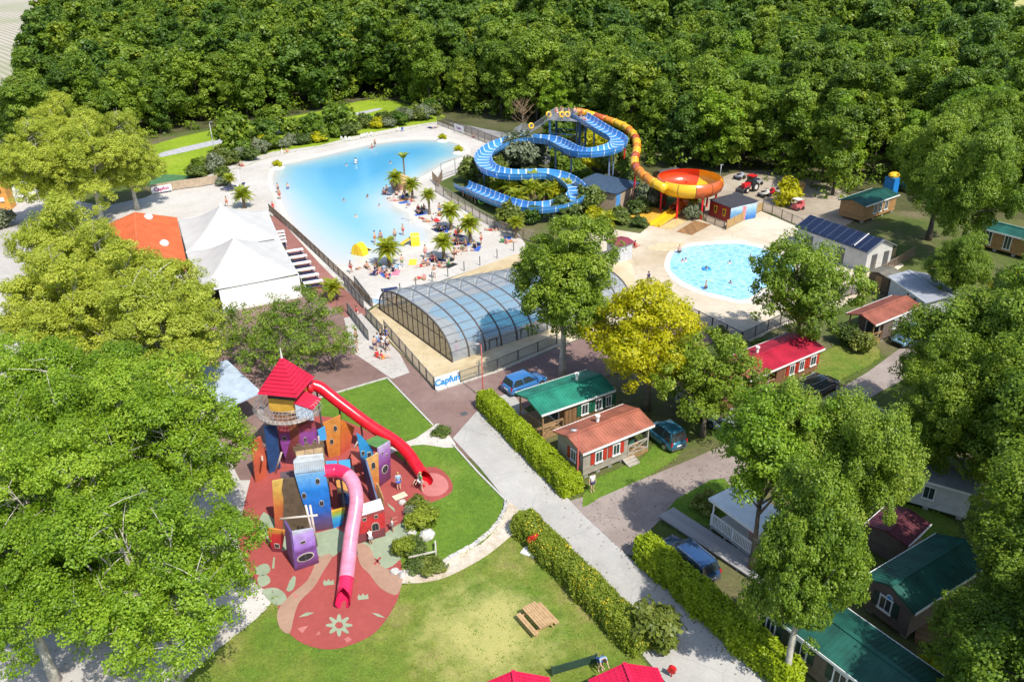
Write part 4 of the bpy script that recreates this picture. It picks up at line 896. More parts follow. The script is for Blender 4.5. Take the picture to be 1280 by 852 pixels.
pose('reach', dict(ST, elL=(.25, -.2, 1.42), wrL=(.22, -.45, 1.50), haL=(.21, -.53, 1.52), elR=(-.25, -.2, 1.35), wrR=(-.2, -.42, 1.38), haR=(-.19, -.5, 1.39)))
pose('bend', dict(ST, hip=(0, .06, .90), belly=(0, -.10, 1.04), chest=(0, -.28, 1.18), neck=(0, -.39, 1.25), head0=(0, -.45, 1.27), head1=(0, -.54, 1.31), shL=(.17, -.28, 1.2), elL=(.2, -.42, .98), wrL=(.15, -.62, .95), haL=(.14, -.7, .96), shR=(-.17, -.28, 1.2), elR=(-.2, -.42, .98), wrR=(-.15, -.62, .95), haR=(-.14, -.7, .96), leL=(.095, .04, .83), leR=(-.095, .04, .83)))
SIT = dict(hip=(0, 0, .12), belly=(0, .05, .30), chest=(0, .06, .53), neck=(0, .04, .67), head0=(0, .02, .74), head1=(0, .02, .84), shL=(.17, .06, .57), elL=(.26, .08, .33), wrL=(.24, -.14, .30), haL=(.22, -.21, .31), shR=(-.17, .06, .57), elR=(-.27, .2, .33), wrR=(-.25, .28, .10), haR=(-.25, .3, .04), leL=(.1, -.06, .12), knL=(.14, -.42, .36), anL=(.12, -.62, .07), toL=(.12, -.76, .04), leR=(-.1, -.06, .12), knR=(-.14, -.45, .30), anR=(-.12, -.72, .07), toR=(-.12, -.84, .10))
pose('sit', dict(SIT))
pose('lie', dict(hip=(0, 0, .13), belly=(0, .18, .13), chest=(0, .41, .14), neck=(0, .55, .15), head0=(0, .62, .16), head1=(0, .72, .16), shL=(.17, .45, .13), elL=(.28, .22, .08), wrL=(.27, .0, .06), haL=(.27, -.08, .06), shR=(-.17, .45, .13), elR=(-.30, .62, .08), wrR=(-.12, .80, .08), haR=(-.05, .84, .1), leL=(.1, -.07, .12), knL=(.12, -.45, .13), anL=(.13, -.84, .08), toL=(.16, -.92, .16), leR=(-.1, -.07, .12), knR=(-.13, -.42, .28), anR=(-.12, -.68, .06), toR=(-.12, -.82, .05)))
pose('wade', {k: (v[0], v[1], v[2]-.62) for k, v in ST.items()})
pose('swim', {k: (v[0], v[1], v[2]-1.28) for k, v in dict(ST, elL=(.3, -.12, 1.2), wrL=(.32, -.35, 1.26), haL=(.3, -.43, 1.28), elR=(-.3, -.12, 1.2), wrR=(-.32, -.35, 1.26), haR=(-.3, -.43, 1.28)).items()})
HAIR = [M((.025, .016, .010), .6, 0), M((.10, .055, .025), .6, 0), M((.38, .25, .10), .6, 0)]
CL = {'red': M((.55, .02, .025), .7, .05), 'blue': M((.03, .10, .42), .7, .05), 'navy': M((.015, .025, .09), .7, .05), 'black': M((.015, .015, .018), .7, 0), 'white': M((.78, .78, .76), .7, .03), 'pink': M((.72, .20, .30), .7, .05), 'green': M((.08, .30, .10), .7, .05), 'yellow': M((.75, .55, .04), .7, .05), 'grey': M((.28, .29, .31), .7, .05), 'lblue': M((.30, .45, .62), .7, .05), 'orange': M((.72, .25, .03), .7, .05)}
def setmat(o, m): o.material_slots[0].link = 'OBJECT'; o.material_slots[0].material = m; return o
for k_, v_ in POSE.items():
    for q_ in v_:
        if q_ is not None and not q_.materials: q_.materials.append(SKIN[0])
def person(px, py, po, label, bottom='blue', top=None, hair=0, skin=0, s=1.0, rz=None, z=0.05, loc=None, group=None):
    l = P(px, py, z) if loc is None else Vector(loc)
    body, hr, sh, tp, fc, ey = POSE[po]
    t = thing('person', label, 'person', (l.x, l.y, l.z), random.uniform(0, 6.28) if rz is None else rz, group); t.scale = (s, s, s)
    setmat(ob('body', body, t), SKIN[skin]); setmat(ob('hair', hr, t), HAIR[hair]); setmat(ob('nose_and_ears', fc, t), SKIN[skin]); ob('eyes_and_mouth', ey, t)
    if po != 'swim' and bottom and sh: setmat(ob('shorts', sh, t), CL[bottom])
    if top: setmat(ob('shirt', tp, t), CL[top])
    return t
def lamp_post(label, px_base, px_top, mat, head=True, arm=(0, 0), r=.06):
    b = P(*px_base); d = ray(*px_top); # height from the picture: the point of the ray above the base
    t_ = (b.x*d.x+b.y*d.y)/(d.x*d.x+d.y*d.y); h = CAM_H+d.z*t_
    t = thing('lamp_post', label, 'lamp post', (b.x, b.y, .03)); m = MB(); m.tube([(0, 0, 0), (0, 0, .5), (0, 0, h)], [r*1.5, r, r*.7], 10); m.cyl((0, 0, 0), r*2.4, .06, 10); m.build('pole', mat, t, True)
    if head:
        m = MB(); ax, ay = arm; m.tube([(0, 0, h-.1), (ax*.3, ay*.3, h+.15), (ax, ay, h+.12)], r*.6, 8); m.build('arm', mat, t, True)
        m = MB(); m.ball((ax, ay, h+.10), (.30, .14, .07), 10, 5); m.box((ax, ay, h+.045), (.36, .16, .03)); m.build('lamp_head', galv, t)
    return t
# ============================================================ MOBILE HOMES AND OTHER BUILDINGS
def eave_box(tl, fl, fr, z=2.5):
    """house centre, length, width and turn from three eave corners in the photograph (back-left, front-left, front-right)"""
    a, b, c = (P(*q, z) for q in (tl, fl, fr)); Ld = (c-b); Wd = (a-b); x = Ld.normalized(); ang = math.atan2(x.y, x.x); L_ = Ld.length
    y = Vector((-x.y, x.x, 0)); w = abs(Wd.dot(y)); ce = b+x*L_/2+y*w/2; return (ce.x, ce.y, .02), L_, w, ang
rf_green = M((.022, .20, .135), .45, .24, .7); rf_dgreen = M((.012, .085, .065), .5, .3, .7); rf_brown = M((.34, .115, .072), .55, .24, .7); rf_red = M((.40, .018, .045), .45, .2, .7); rf_terra = M((.30, .10, .065), .5, .2, .9)
w_brown = M_plank('brown_boards', (.23, .125, .055), 'xy', .16, .3); w_grey = M_plank('grey_boards', (.36, .32, .27), 'z', .17, .1); w_dk = M_plank('taupe_boards', (.15, .115, .095), 'z', .17, .1)
w_honey = M_plank('honey_boards', (.36, .20, .075), 'z', .19, .12); w_red = M_plank('russet_boards', (.24, .115, .06), 'xy', .16, .2); w_white = M_plank('white_boards', (.55, .57, .60), 'z', .2, .04)
sh_green = M((.015, .12, .07), .5, .08); sh_red = M((.42, .035, .02), .5, .08); sh_dk = M((.02, .05, .04), .5, .05)
z1 = lambda x, y: (590+x/4.2615, 440+y/4.2615); z4 = lambda x, y: (860+x/5.325, 360+y/5.325)
OV = .5
c, L, w, a = eave_box(z1(445, 418), z1(590, 548), z1(973, 392))
homeA = home('russet roofed grey board mobile home with red shutters and grey cross-railed porch', c, L-OV, w-OV, rf_brown, w_grey, 2.1, [('-y', -1.75, .62, .95, sh_red), ('-y', -.1, .62, .95, sh_red), ('-x', -.45, .6, .95, sh_red)], rz=a, trim=None, chim=-.2, porch_rail=M((.40, .37, .32), .7, .15))
hA = (Vector(c), a, L, w)
m = MB()
for i in range(3): m.box((1.15-.0, -w/2-.05-.28*i+OV/2, .33-.11*i-.055), (1.0, .28, .11*(3-i)-.01 if False else .09))
for s_ in (-.52, .52): m.beam((1.15+s_, -w/2+.12+OV/2, .33), (1.15+s_, -w/2-.75+OV/2, .06), .05, .14)
m.build('steps', M((.40, .36, .31), .7, .15), homeA)
c, L, w, a = eave_box(z1(242, 215), z1(370, 340), z1(765, 205))
homeB = home('bright green roofed brown board mobile home with green shutters and front porch', c, L-OV, w-OV, rf_green, w_brown, -2.1, [('-y', .7, .62, .95, sh_green), ('-y', 2.1, .62, .95, sh_green), ('-y', 3.1, .55, .95, sh_green)], rz=a, chim=1.6)
c, L, w, a = eave_box(z4(318, 440), z4(528, 568), z4(912, 405))
homeC = home('crimson roofed brown mobile home with red shutters beside the black car', c, L-OV, w-OV, rf_red, w_red, -1.4, [('-y', -.2, .6, .95, sh_red), ('-y', 1.1, .6, .95, sh_red), ('-y', 2.7, .75, .95, sh_red)], rz=a, chim=-2.2)
z7 = lambda x, y: (970+x/3.874, 220+y/3.874)
c, L, w, a = eave_box(z7(372, 655), z7(482, 725), z7(705, 632))
home('terracotta roofed dark brown mobile home with open gable porch beside the light blue car', c, L-OV, w-OV, rf_terra, w_dk, -1.6, [('-y', .0, .6, .95, None), ('-y', 1.3, .6, .95, None), ('-y', 2.6, .6, .95, None)], rz=a)
c, L, w, a = eave_box(z7(320, 110), z7(435, 150), z7(600, 92))
home('dark green roofed honey timber mobile home at the wood edge past the solar roof', c, L-OV, w-OV, rf_dgreen, w_honey, 0, [('-y', -1.2, .8, 1.3, None), ('-y', 0, .8, 1.3, None), ('-y', 1.5, .8, 1.3, None)], rz=a)
c, L, w, a = eave_box(z7(995, 205), z7(960, 245), z7(1290, 330))
home('dark green roofed timber mobile home at the right edge under trees', c, L-OV, 3.6, rf_dgreen, w_honey, 0, [('-y', -3.4, .7, 1.0, None), ('-y', -2.1, .8, 1.7, None), ('-y', .2, .8, 1.7, None)], rz=a)
c, L, w, a = eave_box(z7(650, 430), z7(560, 490), z7(730, 610))
home('pale blue-white mobile home with grey ribbed roof behind the terracotta roof', c, L, max(w, 3.6), M((.36, .38, .42), .5, .08), w_white, 0, [('-y', .8, .7, 1.0, sh_dk)], rz=a)
z3 = lambda x, y: (980+x/2.917, 560+y/2.917)
# dark green pair at the lower right: gable ends to the camera
c, L, w, a = eave_box(z3(520, 290), z3(288, 470), z3(478, 604))
c = Vector(c); ax = Vector((math.cos(a), math.sin(a), 0)); 
homeD = home('dark green roofed taupe mobile home with oval plaque on its gable end', tuple(c), w-OV, L-OV, rf_dgreen, w_dk, 0, [('-x', .15, .75, .95, sh_dk)], rz=a+R(90), eave=2.5, rise=.75)
pl = MB(); pl.tube([(-(w-OV)/2-.04, 0, 2.15), (-(w-OV)/2-.005, 0, 2.15)], .2, 16); pl.build('plaque', white, homeD); pl = MB(); pl.tube([(-(w-OV)/2-.052, 0, 2.15), (-(w-OV)/2-.041, 0, 2.15)], .15, 16); pl.build('plaque_face', M((.08, .3, .6), .5, 0), homeD)
c, L, w, a = eave_box(z3(200, 602), z3(-30, 690), z3(225, 860))
p0, p1 = P(*z3(-15, 665), 2.5), P(*z3(222, 850), 2.5); ang = math.atan2((p1-p0).y, (p1-p0).x); mid_ = p0.lerp(p1, .9)+Vector((-math.sin(ang), math.cos(ang), 0))*2.35
home('dark green roofed taupe mobile home at the bottom edge, nearest the camera', (mid_.x, mid_.y, .02), (p1-p0).length*1.75, 3.3, rf_dgreen, w_dk, 0, [('-y', -2.6, .75, 1.0, sh_dk), ('-y', -.2, .75, 1.0, sh_dk), ('-y', -4.6, .6, .95, sh_dk)], rz=ang)
# terrace of D
def deck(label, loc, L, Wd, rz, z=.35, mat=wood, rails=None, name='timber_terrace', steps=None, cat='terrace', planks=.145, rmat=None):
    t = thing(name, label, cat, loc, rz); n = int(L/planks); pm = MB(); pm.box((0, 0, 0), (L/n-.012, Wd, .04)); me = pm.mesh('plank', mat)
    if n <= 300:
        for i in range(n): ob('plank', me, t, (-L/2+(i+.5)*L/n, 0, z))
    m = MB()
    for y in (-Wd/2+.1, 0, Wd/2-.1): m.box((0, y, z-.1), (L-.02, .08, .14))
    for x in np.linspace(-L/2+.15, L/2-.15, 4):
        for y in (-Wd/2+.1, Wd/2-.1): m.box((x, y, (z-.17)/2), (.12, .12, z-.175))
    m.build('frame', mat, t)
    if rails: railing(t, rails, z+.02, mat=rmat or mat)
    return t
q = P(*z3(590, 690)); deck('brown timber terrace with steps beside the plaque mobile home', (q.x, q.y, .02), 3.2, 2.6, a+R(20), .4, M((.27, .16, .08), .75, .2, 3), [(1.5, -1.2), (1.5, 1.2)])
# white awning terrace with long ramp
q = P(905, 668); t = deck('pale grey timber terrace with white balusters under a flat white canopy', (q.x+1.2, q.y-.6, .02), 4.0, 2.6, R(-58), .55, M((.40, .38, .36), .7, .1), [(-1.9, -1.25), (1.9, -1.25)], rmat=white)
m = MB()
for x in (-1.85, 1.85):
    for y in (-1.2, 1.2): m.box((x, y, 1.6), (.09, .09, 2.1))
m.build('post', white, t); m = MB(); m.box((0, 0, 2.7), (4.3, 2.9, .08)); m.box((0, -1.47, 2.64), (4.3, .04, .2)); m.build('canopy', white, t)
a0, b0 = P(822, 646), P(975, 748); d = b0-a0
t = deck('long grey boarded access ramp running past the dark blue car', ((a0.x+b0.x)/2+.6, (a0.y+b0.y)/2+.2, .02), d.length, 1.5, math.atan2(d.y, d.x), .28, M((.33, .32, .32), .7, .12), None, 'access_ramp', None, 'ramp')
# home under the trees, white gable
q = P(1140, 615); home('white walled mobile home with grey ribbed roof hidden under the big trees', (q.x, q.y, .02), 7, 3.6, M((.30, .31, .33), .5, .1), w_white, 0, [('-y', 1, .7, 1, None)], rz=RZ-R(90)+R(25))
q = P(905, 505); home('russet roofed mobile home behind the leafy trees with cream porch', (q.x-.5, q.y+.4, .02), 6.6, 3.5, rf_brown, w_red, -1.5, [('-y', .6, .6, .95, None)], rz=RZ, porch_rail=offwhite)
q = P(1055, 552); home('dark slate roofed mobile home below the lane, mostly in shade', (q.x+1.2, q.y-.6, .02), 6.2, 3.4, M((.03, .045, .075), .5, .1), w_dk, 0, [('-y', 0, .6, .95, None)], rz=RZ-R(90))
q = P(1100, 680); home('plum roofed hut beside the plaque mobile home', (q.x+.6, q.y-.4, .02), 2.6, 2.3, M((.11, .03, .04), .5, .15), w_dk, 0, [], rz=a+R(90), eave=2.0, rise=.3, name='garden_hut', z0=.05)
# white building with solar panels
A0, B0, C0 = P(*z7(110, 232), 3.0), P(*z7(450, 352), 3.0), P(*z7(165, 172), 3.0)
x = (B0-A0); Ls = x.length; an = math.atan2(x.y, x.x); ww = 4.4; ce = A0+x*.5+Vector((-math.sin(an), math.cos(an), 0))*ww/2
sb = thing('pool_building', 'white rendered pool building with solar panels on its blue pitched roof', 'building', (ce.x, ce.y, .03), an)
wl = gable_wall(Ls, ww, 0, 2.7, 1.0, M((.50, .49, .46), .75, .08), sb)
for u, hh in ((1.6, 2.0), (-3.2, 2.0)):
    m = MB(); m.box((u, -ww/2-.02, 1.02), (1.0, .06, hh)); m.build('door', dgrey, wl)
for y, hh in ((-.9, 2.0), (1.2, 2.0)):
    m = MB(); m.box((Ls/2+.02, y, 1.02), (.06, .9, hh)); dd = m.build('door', dgrey, wl)
m = MB()
for sg in (-1, 1):
    n = Vector((0, sg*1.0, ww/2)).normalized(); m.slab([(-Ls/2-.3, 0, 3.72), (Ls/2+.3, 0, 3.72), (Ls/2+.3, sg*(ww/2+.35), 2.56), (-Ls/2-.3, sg*(ww/2+.35), 2.56)], n, .09)
rr = m.build('roof', M((.17, .18, .20), .6, .1), sb)
n = Vector((0, -1.16, ww/2+.35)).normalized(); sl_ = Vector((0, -(ww/2+.35), -1.16)); nP = 9
pm = MB(); wp = (Ls+.3)/nP-.06
o0 = Vector((0, 0, 3.72))
pm.slab([Vector((-wp/2, 0, 0))+sl_*.04, Vector((wp/2, 0, 0))+sl_*.04, Vector((wp/2, 0, 0))+sl_*.97, Vector((-wp/2, 0, 0))+sl_*.97], n, .05)
pme = pm.mesh('solar_panel', M((.010, .016, .045), .15, .08, 3, spec=.7)); cm_ = MB()
for k in range(1, 6): cm_.beam(Vector((-wp/2, 0, 0))+sl_*(.04+.93*k/6)+n*.003, Vector((wp/2, 0, 0))+sl_*(.04+.93*k/6)+n*.003, .03, .006)
for k in (-1, 1): cm_.beam(Vector((k*wp/2*.98, 0, 0))+sl_*.05+n*.004, Vector((k*wp/2*.98, 0, 0))+sl_*.96+n*.004, .06, .012)
cme = cm_.mesh('panel_frame', M((.05, .07, .12), .3, 0))
for k in range(nP):
    o = ob('solar_panel', pme, rr, o0+Vector((-Ls/2-.15+(k+.5)*(Ls+.3)/nP, 0, 0))+n*.11); 
    o2 = ob('panel_frame', cme, rr, o0+Vector((-Ls/2-.15+(k+.5)*(Ls+.3)/nP, 0, 0))+n*.11)
m = MB(); 
for x_ in (-Ls/2+(Ls*.82), ): m.beam(o0+Vector((x_, 0, 0))+n*.17, o0+Vector((x_, 0, 0))+sl_*.9+n*.17, .1, .05)
m.build('cable_tray', white, rr)
# brown garden shed, kiosk, blue roofed pump house, painted red hut
def hut(label, c, L, Wd, H, roofm, wallm, rz, rise=.35, name='garden_shed', cat='shed', mono=False, door=None, over=.25):
    t = thing(name, label, cat, c, rz)
    if mono:
        m = MB(); m.box((0, 0, H/2), (L, Wd, H)); w_ = m.build('wall', wallm, t); m = MB(); m.slab([(-L/2-over, -Wd/2-over, H+.02+.02), (L/2+over, -Wd/2-over, H+.02+.02), (L/2+over, Wd/2+over, H+rise), (-L/2-over, Wd/2+over, H+rise)], (0, -rise, Wd), .08)
        k = int(L/.3)
        for i in range(k): x_ = -L/2-over+.1+i*(L+2*over-.2)/(k-1); m.beam((x_, -Wd/2-over, H+.06), (x_, Wd/2+over, H+rise+.02), .05, .03)
        m.build('roof', roofm, t)
    else:
        w_ = gable_wall(L, Wd, 0, H, rise, wallm, t); ribbed = MB()
        for sg in (-1, 1): ribbed.slab([(-L/2-over, 0, H+rise), (L/2+over, 0, H+rise), (L/2+over, sg*(Wd/2+over), H), (-L/2-over, sg*(Wd/2+over), H)], (0, sg*rise, Wd/2+over), .06)
        ribbed.build('roof', roofm, t)
    if door:
        m = MB(); sd, u, ww_ = door; m.box((u, -Wd/2-.02, .95) if sd == '-y' else (-L/2-.02, u, .95), (ww_, .05, 1.85) if sd == '-y' else (.05, ww_, 1.85)); m.build('door', M((.30, .18, .08), .6, .15), w_)
    return t
q = P(*z7(480, 555)); hut('dark brown shed with tan door by the pool fence', (q.x+.9, q.y+.3, .03), 2.2, 2.4, 2.0, M((.14, .13, .10), .8, .2), brownm, RZ-R(0), door=('-x', 0, .8))
z8 = lambda x, y: (740+x/3.873, 200+y/3.873)
q = P(*z8(112, 490)); hut('small white board kiosk with maroon roof beyond the tall tree', (q.x+.6, q.y+1.0, .03), 2.2, 2.2, 2.2, M((.23, .035, .05), .5, .12), w_white, RZ, rise=.2, name='kiosk', cat='kiosk')
q = P(835, 238); hut('small brown log cabin half hidden behind the bowl slide', (q.x, q.y+2.0, .03), 3.4, 2.8, 2.3, M((.06, .055, .055), .7, .15), M_plank('log', (.26, .15, .06), 'z', .2), RZ, rise=.6, name='log_cabin', cat='cabin')
a_, b_ = P(730, 246, 2.7), P(773, 251, 2.7); pumpm = M((.44, .33, .24), .8, .1)
q0, q1 = P(*z8(112, 245)), P(*z8(218, 190)); d = q1-q0; ang = math.atan2(d.y, d.x)
Lp, Wp = d.length, 7.2; ce = (q0+q1)/2+Vector((-math.sin(ang), math.cos(ang), 0))*Wp/2
pump = hut('beige pump house with slate blue ribbed roof and blue door end', (ce.x, ce.y, .03), Lp, Wp, 2.5, M((.065, .105, .165), .45, .12), pumpm, ang, rise=.35, name='pump_house', cat='building', mono=True)
m = MB(); m.box((-Lp/2+.7, -Wp/2-.03, 1.15), (1.3, .05, 2.3)); m.build('blue_panel', M((.10, .30, .62), .5, .1), pump)
q0, q1 = P(*z8(565, 268)), P(*z8(664, 308)); q2 = P(*z8(727, 264)); d = q1-q0; ang = math.atan2(d.y, d.x); Lh = d.length; Wh = (q2-q1).length
ce = q0.lerp(q1, .5)+Vector((-math.sin(ang), math.cos(ang), 0))*Wh/2
rh = hut('dark red painted hut with slanted yellow windows by the pool', (ce.x, ce.y, .03), Lh, Wh, 2.25, M((.05, .05, .06), .7, .15), M((.30, .022, .02), .5, .12), ang, rise=.25, name='painted_hut', cat='hut', mono=True, over=.12)
for u in (-Lh*.2, Lh*.22):
    m = MB(); m.slab([(u-.34, -Wh/2-.06, 1.75), (u+.36, -Wh/2-.06, 1.8), (u+.22, -Wh/2-.06, .7), (u-.2, -Wh/2-.06, .75)], (0, -1, 0), .07); o = m.build('window', yellow, rh); m = MB(); m.slab([(u-.2, -Wh/2-.068, 1.6), (u+.2, -Wh/2-.068, 1.64), (u+.12, -Wh/2-.068, .85), (u-.1, -Wh/2-.068, .88)], (0, -1, 0), .02); m.build('pane', black, o)
m = MB(); m.box((Lh/2+.03, 0, 1.13), (.05, Wh-.02, 2.2)); wv_ = m.build('blue_side', M_grad('sky_print', [(.2, (.05, .2, .55)), (.6, (.25, .5, .75)), (.9, (.5, .65, .8))], 0, 2.3, .5), rh)
m = MB(); m.slab([(Lh/2+.062, -.3, 0.05), (Lh/2+.062, .35, .05), (Lh/2+.062, .45, 2.0), (Lh/2+.062, -.2, 2.1)], (1, 0, 0), .005); m.build('pink_stripe', M((.62, .22, .22), .5, .1), rh)
# ---- marquee: two peaked white tents
tent_m = M((.52, .51, .485), .6, .07, .5); z6 = lambda x, y: (130+x/4.26, 220+y/4.26)
def tent(label, corners, peak, ze, zp, loc_name='marquee'):
    cs = [P(*q, ze) for q in corners]; o = sum(cs, Vector())/4; pk = P(*peak, zp)
    t = thing(loc_name, label, 'marquee', (o.x, o.y, .03)); N = 14; m = MB(); idx = {}
    pkl = pk-o; rows = []
    for i in range(N+1):
        s_ = i/N; row = []
        for e in range(4):
            for j in range(N):
                c_ = cs[e].lerp(cs[(e+1) % 4], j/N)-o; sag = .25*math.sin(math.pi*j/N)*(1-s_)
                f_ = 1-s_; q = Vector((c_.x*f_+pkl.x*s_, c_.y*f_+pkl.y*s_, 0))
                h_ = s_**1.55; ang = math.atan2(q.y-pkl.y, q.x-pkl.x)
                q.z = ze+(zp-ze)*h_-sag*.4*(1-s_)-.03; row.append(q)
        rows.append(row)
    k = 4*N; m.add([v for r_ in rows for v in r_], [(i*k+j, i*k+(j+1) % k, (i+1)*k+(j+1) % k, (i+1)*k+j) for i in range(N) for j in range(k)])
    c = m.build('canopy', tent_m, t, True); f = MB(); f.tube([(pkl.x, pkl.y, zp-.1), (pkl.x, pkl.y, zp+.25)], [.25, .12], 10); f.build('peak_cap', white, c)
    pm = MB(); pm.tube([(0, 0, 0), (0, 0, ze-.02)], .06, 8); pme = pm.mesh('pole', white)
    for q in cs: ob('pole', pme, t, (q.x-o.x, q.y-o.y, 0))
    v_ = MB()
    for e in range(4):
        A, B = cs[e]-o, cs[(e+1) % 4]-o
        for j in range(12):
            a_, b_ = A.lerp(B, j/12), A.lerp(B, (j+1)/12); sg = lambda u: -.10*math.sin(math.pi*u)
            v_.add([a_+Vector((0, 0, sg(j/12)-.03)), b_+Vector((0, 0, sg((j+1)/12)-.03)), b_+Vector((0, 0, sg((j+1)/12)-.33)), a_+Vector((0, 0, sg(j/12)-.33))], [(0, 1, 2, 3)])
    v_.build('valance', tent_m, c)
    return t, cs, o
tent('white peaked marquee nearer the beach, behind the front one', [z6(395, 235), z6(870, 180), z6(935, 330), z6(440, 405)], z6(620, 155), 2.9, 5.7)
tt, cs, o = tent('white peaked marquee in front, open at its near corner', [z6(437, 402), z6(935, 335), z6(1035, 520), z6(505, 620)], z6(690, 328), 2.88, 5.8)
f = MB(); A, B = cs[3]-o, cs[2]-o
for u0, u1, mt in ((.19, 1.0, 0),): 
    a_, b_ = A.lerp(B, u0), A.lerp(B, u1); f.slab([(a_.x, a_.y, 0), (b_.x, b_.y, 0), (b_.x, b_.y, 2.66), (a_.x, a_.y, 2.66)], ((b_-a_).y, -(b_-a_).x, 0), .04)
f.build('side_sheet', white, tt)
bo = MB(); A3, B3 = cs[0]-o, cs[3]-o; bo.slab([(A3.x, A3.y, 0), (B3.x, B3.y, 0), (B3.x, B3.y, 2.66), (A3.x, A3.y, 2.66)], ((B3-A3).y, -(B3-A3).x, 0), .04); bo.build('side_sheet', tent_m, tt)
# orange tiled building
A, B, C_ = P(*z6(30, 230), 3.4), P(*z6(385, 225), 3.4), P(*z6(440, 485), 3.4)
ax = (C_-B).normalized(); Lo = (C_-B).length+1.0; an = math.atan2(ax.y, ax.x); ce = B.lerp(C_, .5)+Vector((ax.y, -ax.x, 0))*4.6
ht = thing('bar_building', 'white bar building with bright orange tiled hip roof and two roof lights', 'building', (ce.x, ce.y, .03), an)
m = MB(); m.box((0, 0, 1.6), (Lo-.8, 8.4, 3.2)); m.build('wall', white, ht)
m = MB(); hx, hy = Lo/2, 4.7; zr = 5.6; rx = hx-3.4
V = [(-hx, -hy, 3.2), (hx, -hy, 3.2), (hx, hy, 3.2), (-hx, hy, 3.2), (-rx, 0, zr), (rx, 0, zr)]
m.add(V, [(0, 1, 5, 4), (2, 3, 4, 5), (1, 2, 5), (3, 0, 4), (3, 2, 1, 0)])
orange_tile = M((.58, .14, .045), .7, .12, .8); tile = m.build('roof', orange_tile, ht)
k = MB()
for sg in (-1, 1):
    for i in range(int(2*hx/.32)):
        x_ = -hx+.2+i*.32; e_ = min(1, (hx-abs(x_))/(hx-rx)) if abs(x_) > rx else 1.0
        k.beam((x_, sg*hy, 3.23), (x_, sg*hy*(1-e_), 3.23+(zr-3.2)*e_), .13, .05)
k.build('tile_ribs', orange_tile, tile)
m = MB(); 
for a_, b_ in ((0, 4), (1, 5), (2, 5), (3, 4), (4, 5)): m.beam(Vector(V[a_])+Vector((0, 0, .06)), Vector(V[b_])+Vector((0, 0, .06)), .2, .12)
m.build('ridge_tiles', orange_tile, tile)
sl_ = math.atan2(zr-3.2, hy)
for px_ in (z6(243, 248), z6(320, 362)):
    q = P(*px_, 4.3); lx = Matrix.Rotation(-an, 3, 'Z')@(q-Vector((ce.x, ce.y, 4.3))); y_ = abs(lx.y) if lx.y != 0 else 2; sg = 1 if lx.y > 0 else -1
    zc = 3.2+(zr-3.2)*(1-min(.95, abs(lx.y)/hy)); m = MB(); m.ball((lx.x, lx.y, zc+.1), (.75, .55, .45), 12, 6); m.build('roof_light', M((.80, .80, .80), .2, .03), tile)
# ---- pavement-edge white tables by the beach terrace
for k in range(10):
    fx = k/9; q = P(*( (z6(935+10*k/3, 325+18*k) if k < 4 else z6(1018+20*(k-4), 425+34*(k-4)))))
    t = table((q.x, q.y, .05), R(AX-10), ['white', 'white'][k % 2]+' terrace table with dark benches, number %s from the beach end' % ('one two three four five six seven eight nine ten'.split()[k]), white, 2.2 if k >= 4 else 1.5, .75, 'white tables along the red terrace walk', 'terrace_table')
    b = MB(); b.box((0, 0, .43), (2.0 if k >= 4 else 1.3, .3, .05)); 
    for x_ in (-.8, .8) if k >= 4 else (-.5, .5): b.box((x_, 0, .2), (.08, .26, .4))
    bm = b.mesh('bench', M((.02, .03, .09), .6, .1))
    for y_ in (-.62, .62): ob('bench', bm, t, (0, y_, 0))
# blue-grey shade sail roof between the planes
q = [P(*p, 3.0) for p in ((236, 462), (284, 450), (327, 490), (280, 512))]; o = sum(q, Vector())/4
t = thing('shade_roof', 'pale blue-grey flat roof under the planes beside the castle', 'shelter', (o.x, o.y, .03)); m = MB(); m.slab([v-o+Vector((0, 0, 3.0)) for v in q], (0, 0, 1), .12); m.build('roof', M((.42, .50, .60), .5, .1), t)
m = MB(); [m.box(((v-o).x*.94, (v-o).y*.94, 1.44), (.12, .12, 2.88)) for v in q]; m.build('post', galv, t)
# ============================================================ BLUE RAFT SLIDE
def spline(pts, n):
    pts = [Vector(p) for p in pts]; P_ = [pts[0]*2-pts[1]]+pts+[pts[-1]*2-pts[-2]]; out = []
    for i in range(1, len(P_)-2):
        p0, p1, p2, p3 = P_[i-1:i+3]
        for q in range(8):
            t = q/8; out.append(.5*(2*p1+(p2-p0)*t+(2*p0-5*p1+4*p2-p3)*t*t+(3*p1-p0-3*p2+p3)*t**3))
    out.append(pts[-1]); L_ = [0]
    for a, b in zip(out[:-1], out[1:]): L_.append(L_[-1]+(b-a).length)
    res = []; k = 0
    for i in range(n+1):
        s_ = L_[-1]*i/n
        while k < len(L_)-2 and L_[k+1] < s_: k += 1
        t = (s_-L_[k])/(L_[k+1]-L_[k]+1e-9); res.append(out[k].lerp(out[k+1], min(1, max(0, t))))
    return res, L_[-1]
BP = [(717, 143), (730, 151), (747, 162), (760, 170), (769, 175), (774, 182), (767, 188.5), (750, 193), (730, 194.5), (714, 191), (703, 185), (690, 179), (672, 177), (653, 177), (630, 182), (612, 191), (604, 202), (609, 213), (624, 219.5), (644, 222), (664, 221.5), (684, 221), (703, 226), (717, 235), (722, 247), (706, 258), (681, 263), (653, 262.5), (622, 253.5), (597, 243), (577, 234.5)]
cum = [0]
for a, b in zip(BP[:-1], BP[1:]): cum.append(cum[-1]+math.hypot(b[0]-a[0], (b[1]-a[1])*2.2))
BZ = [7.4-6.7*(c/cum[-1])**.9 for c in cum]
path, Ls = spline([P(*q, z) for q, z in zip(BP, BZ)], 76)
blue_gel = M((.06, .265, .63), .22, .12, .7, coat=.3); white_gel = M((.60, .71, .82), .25, .06)
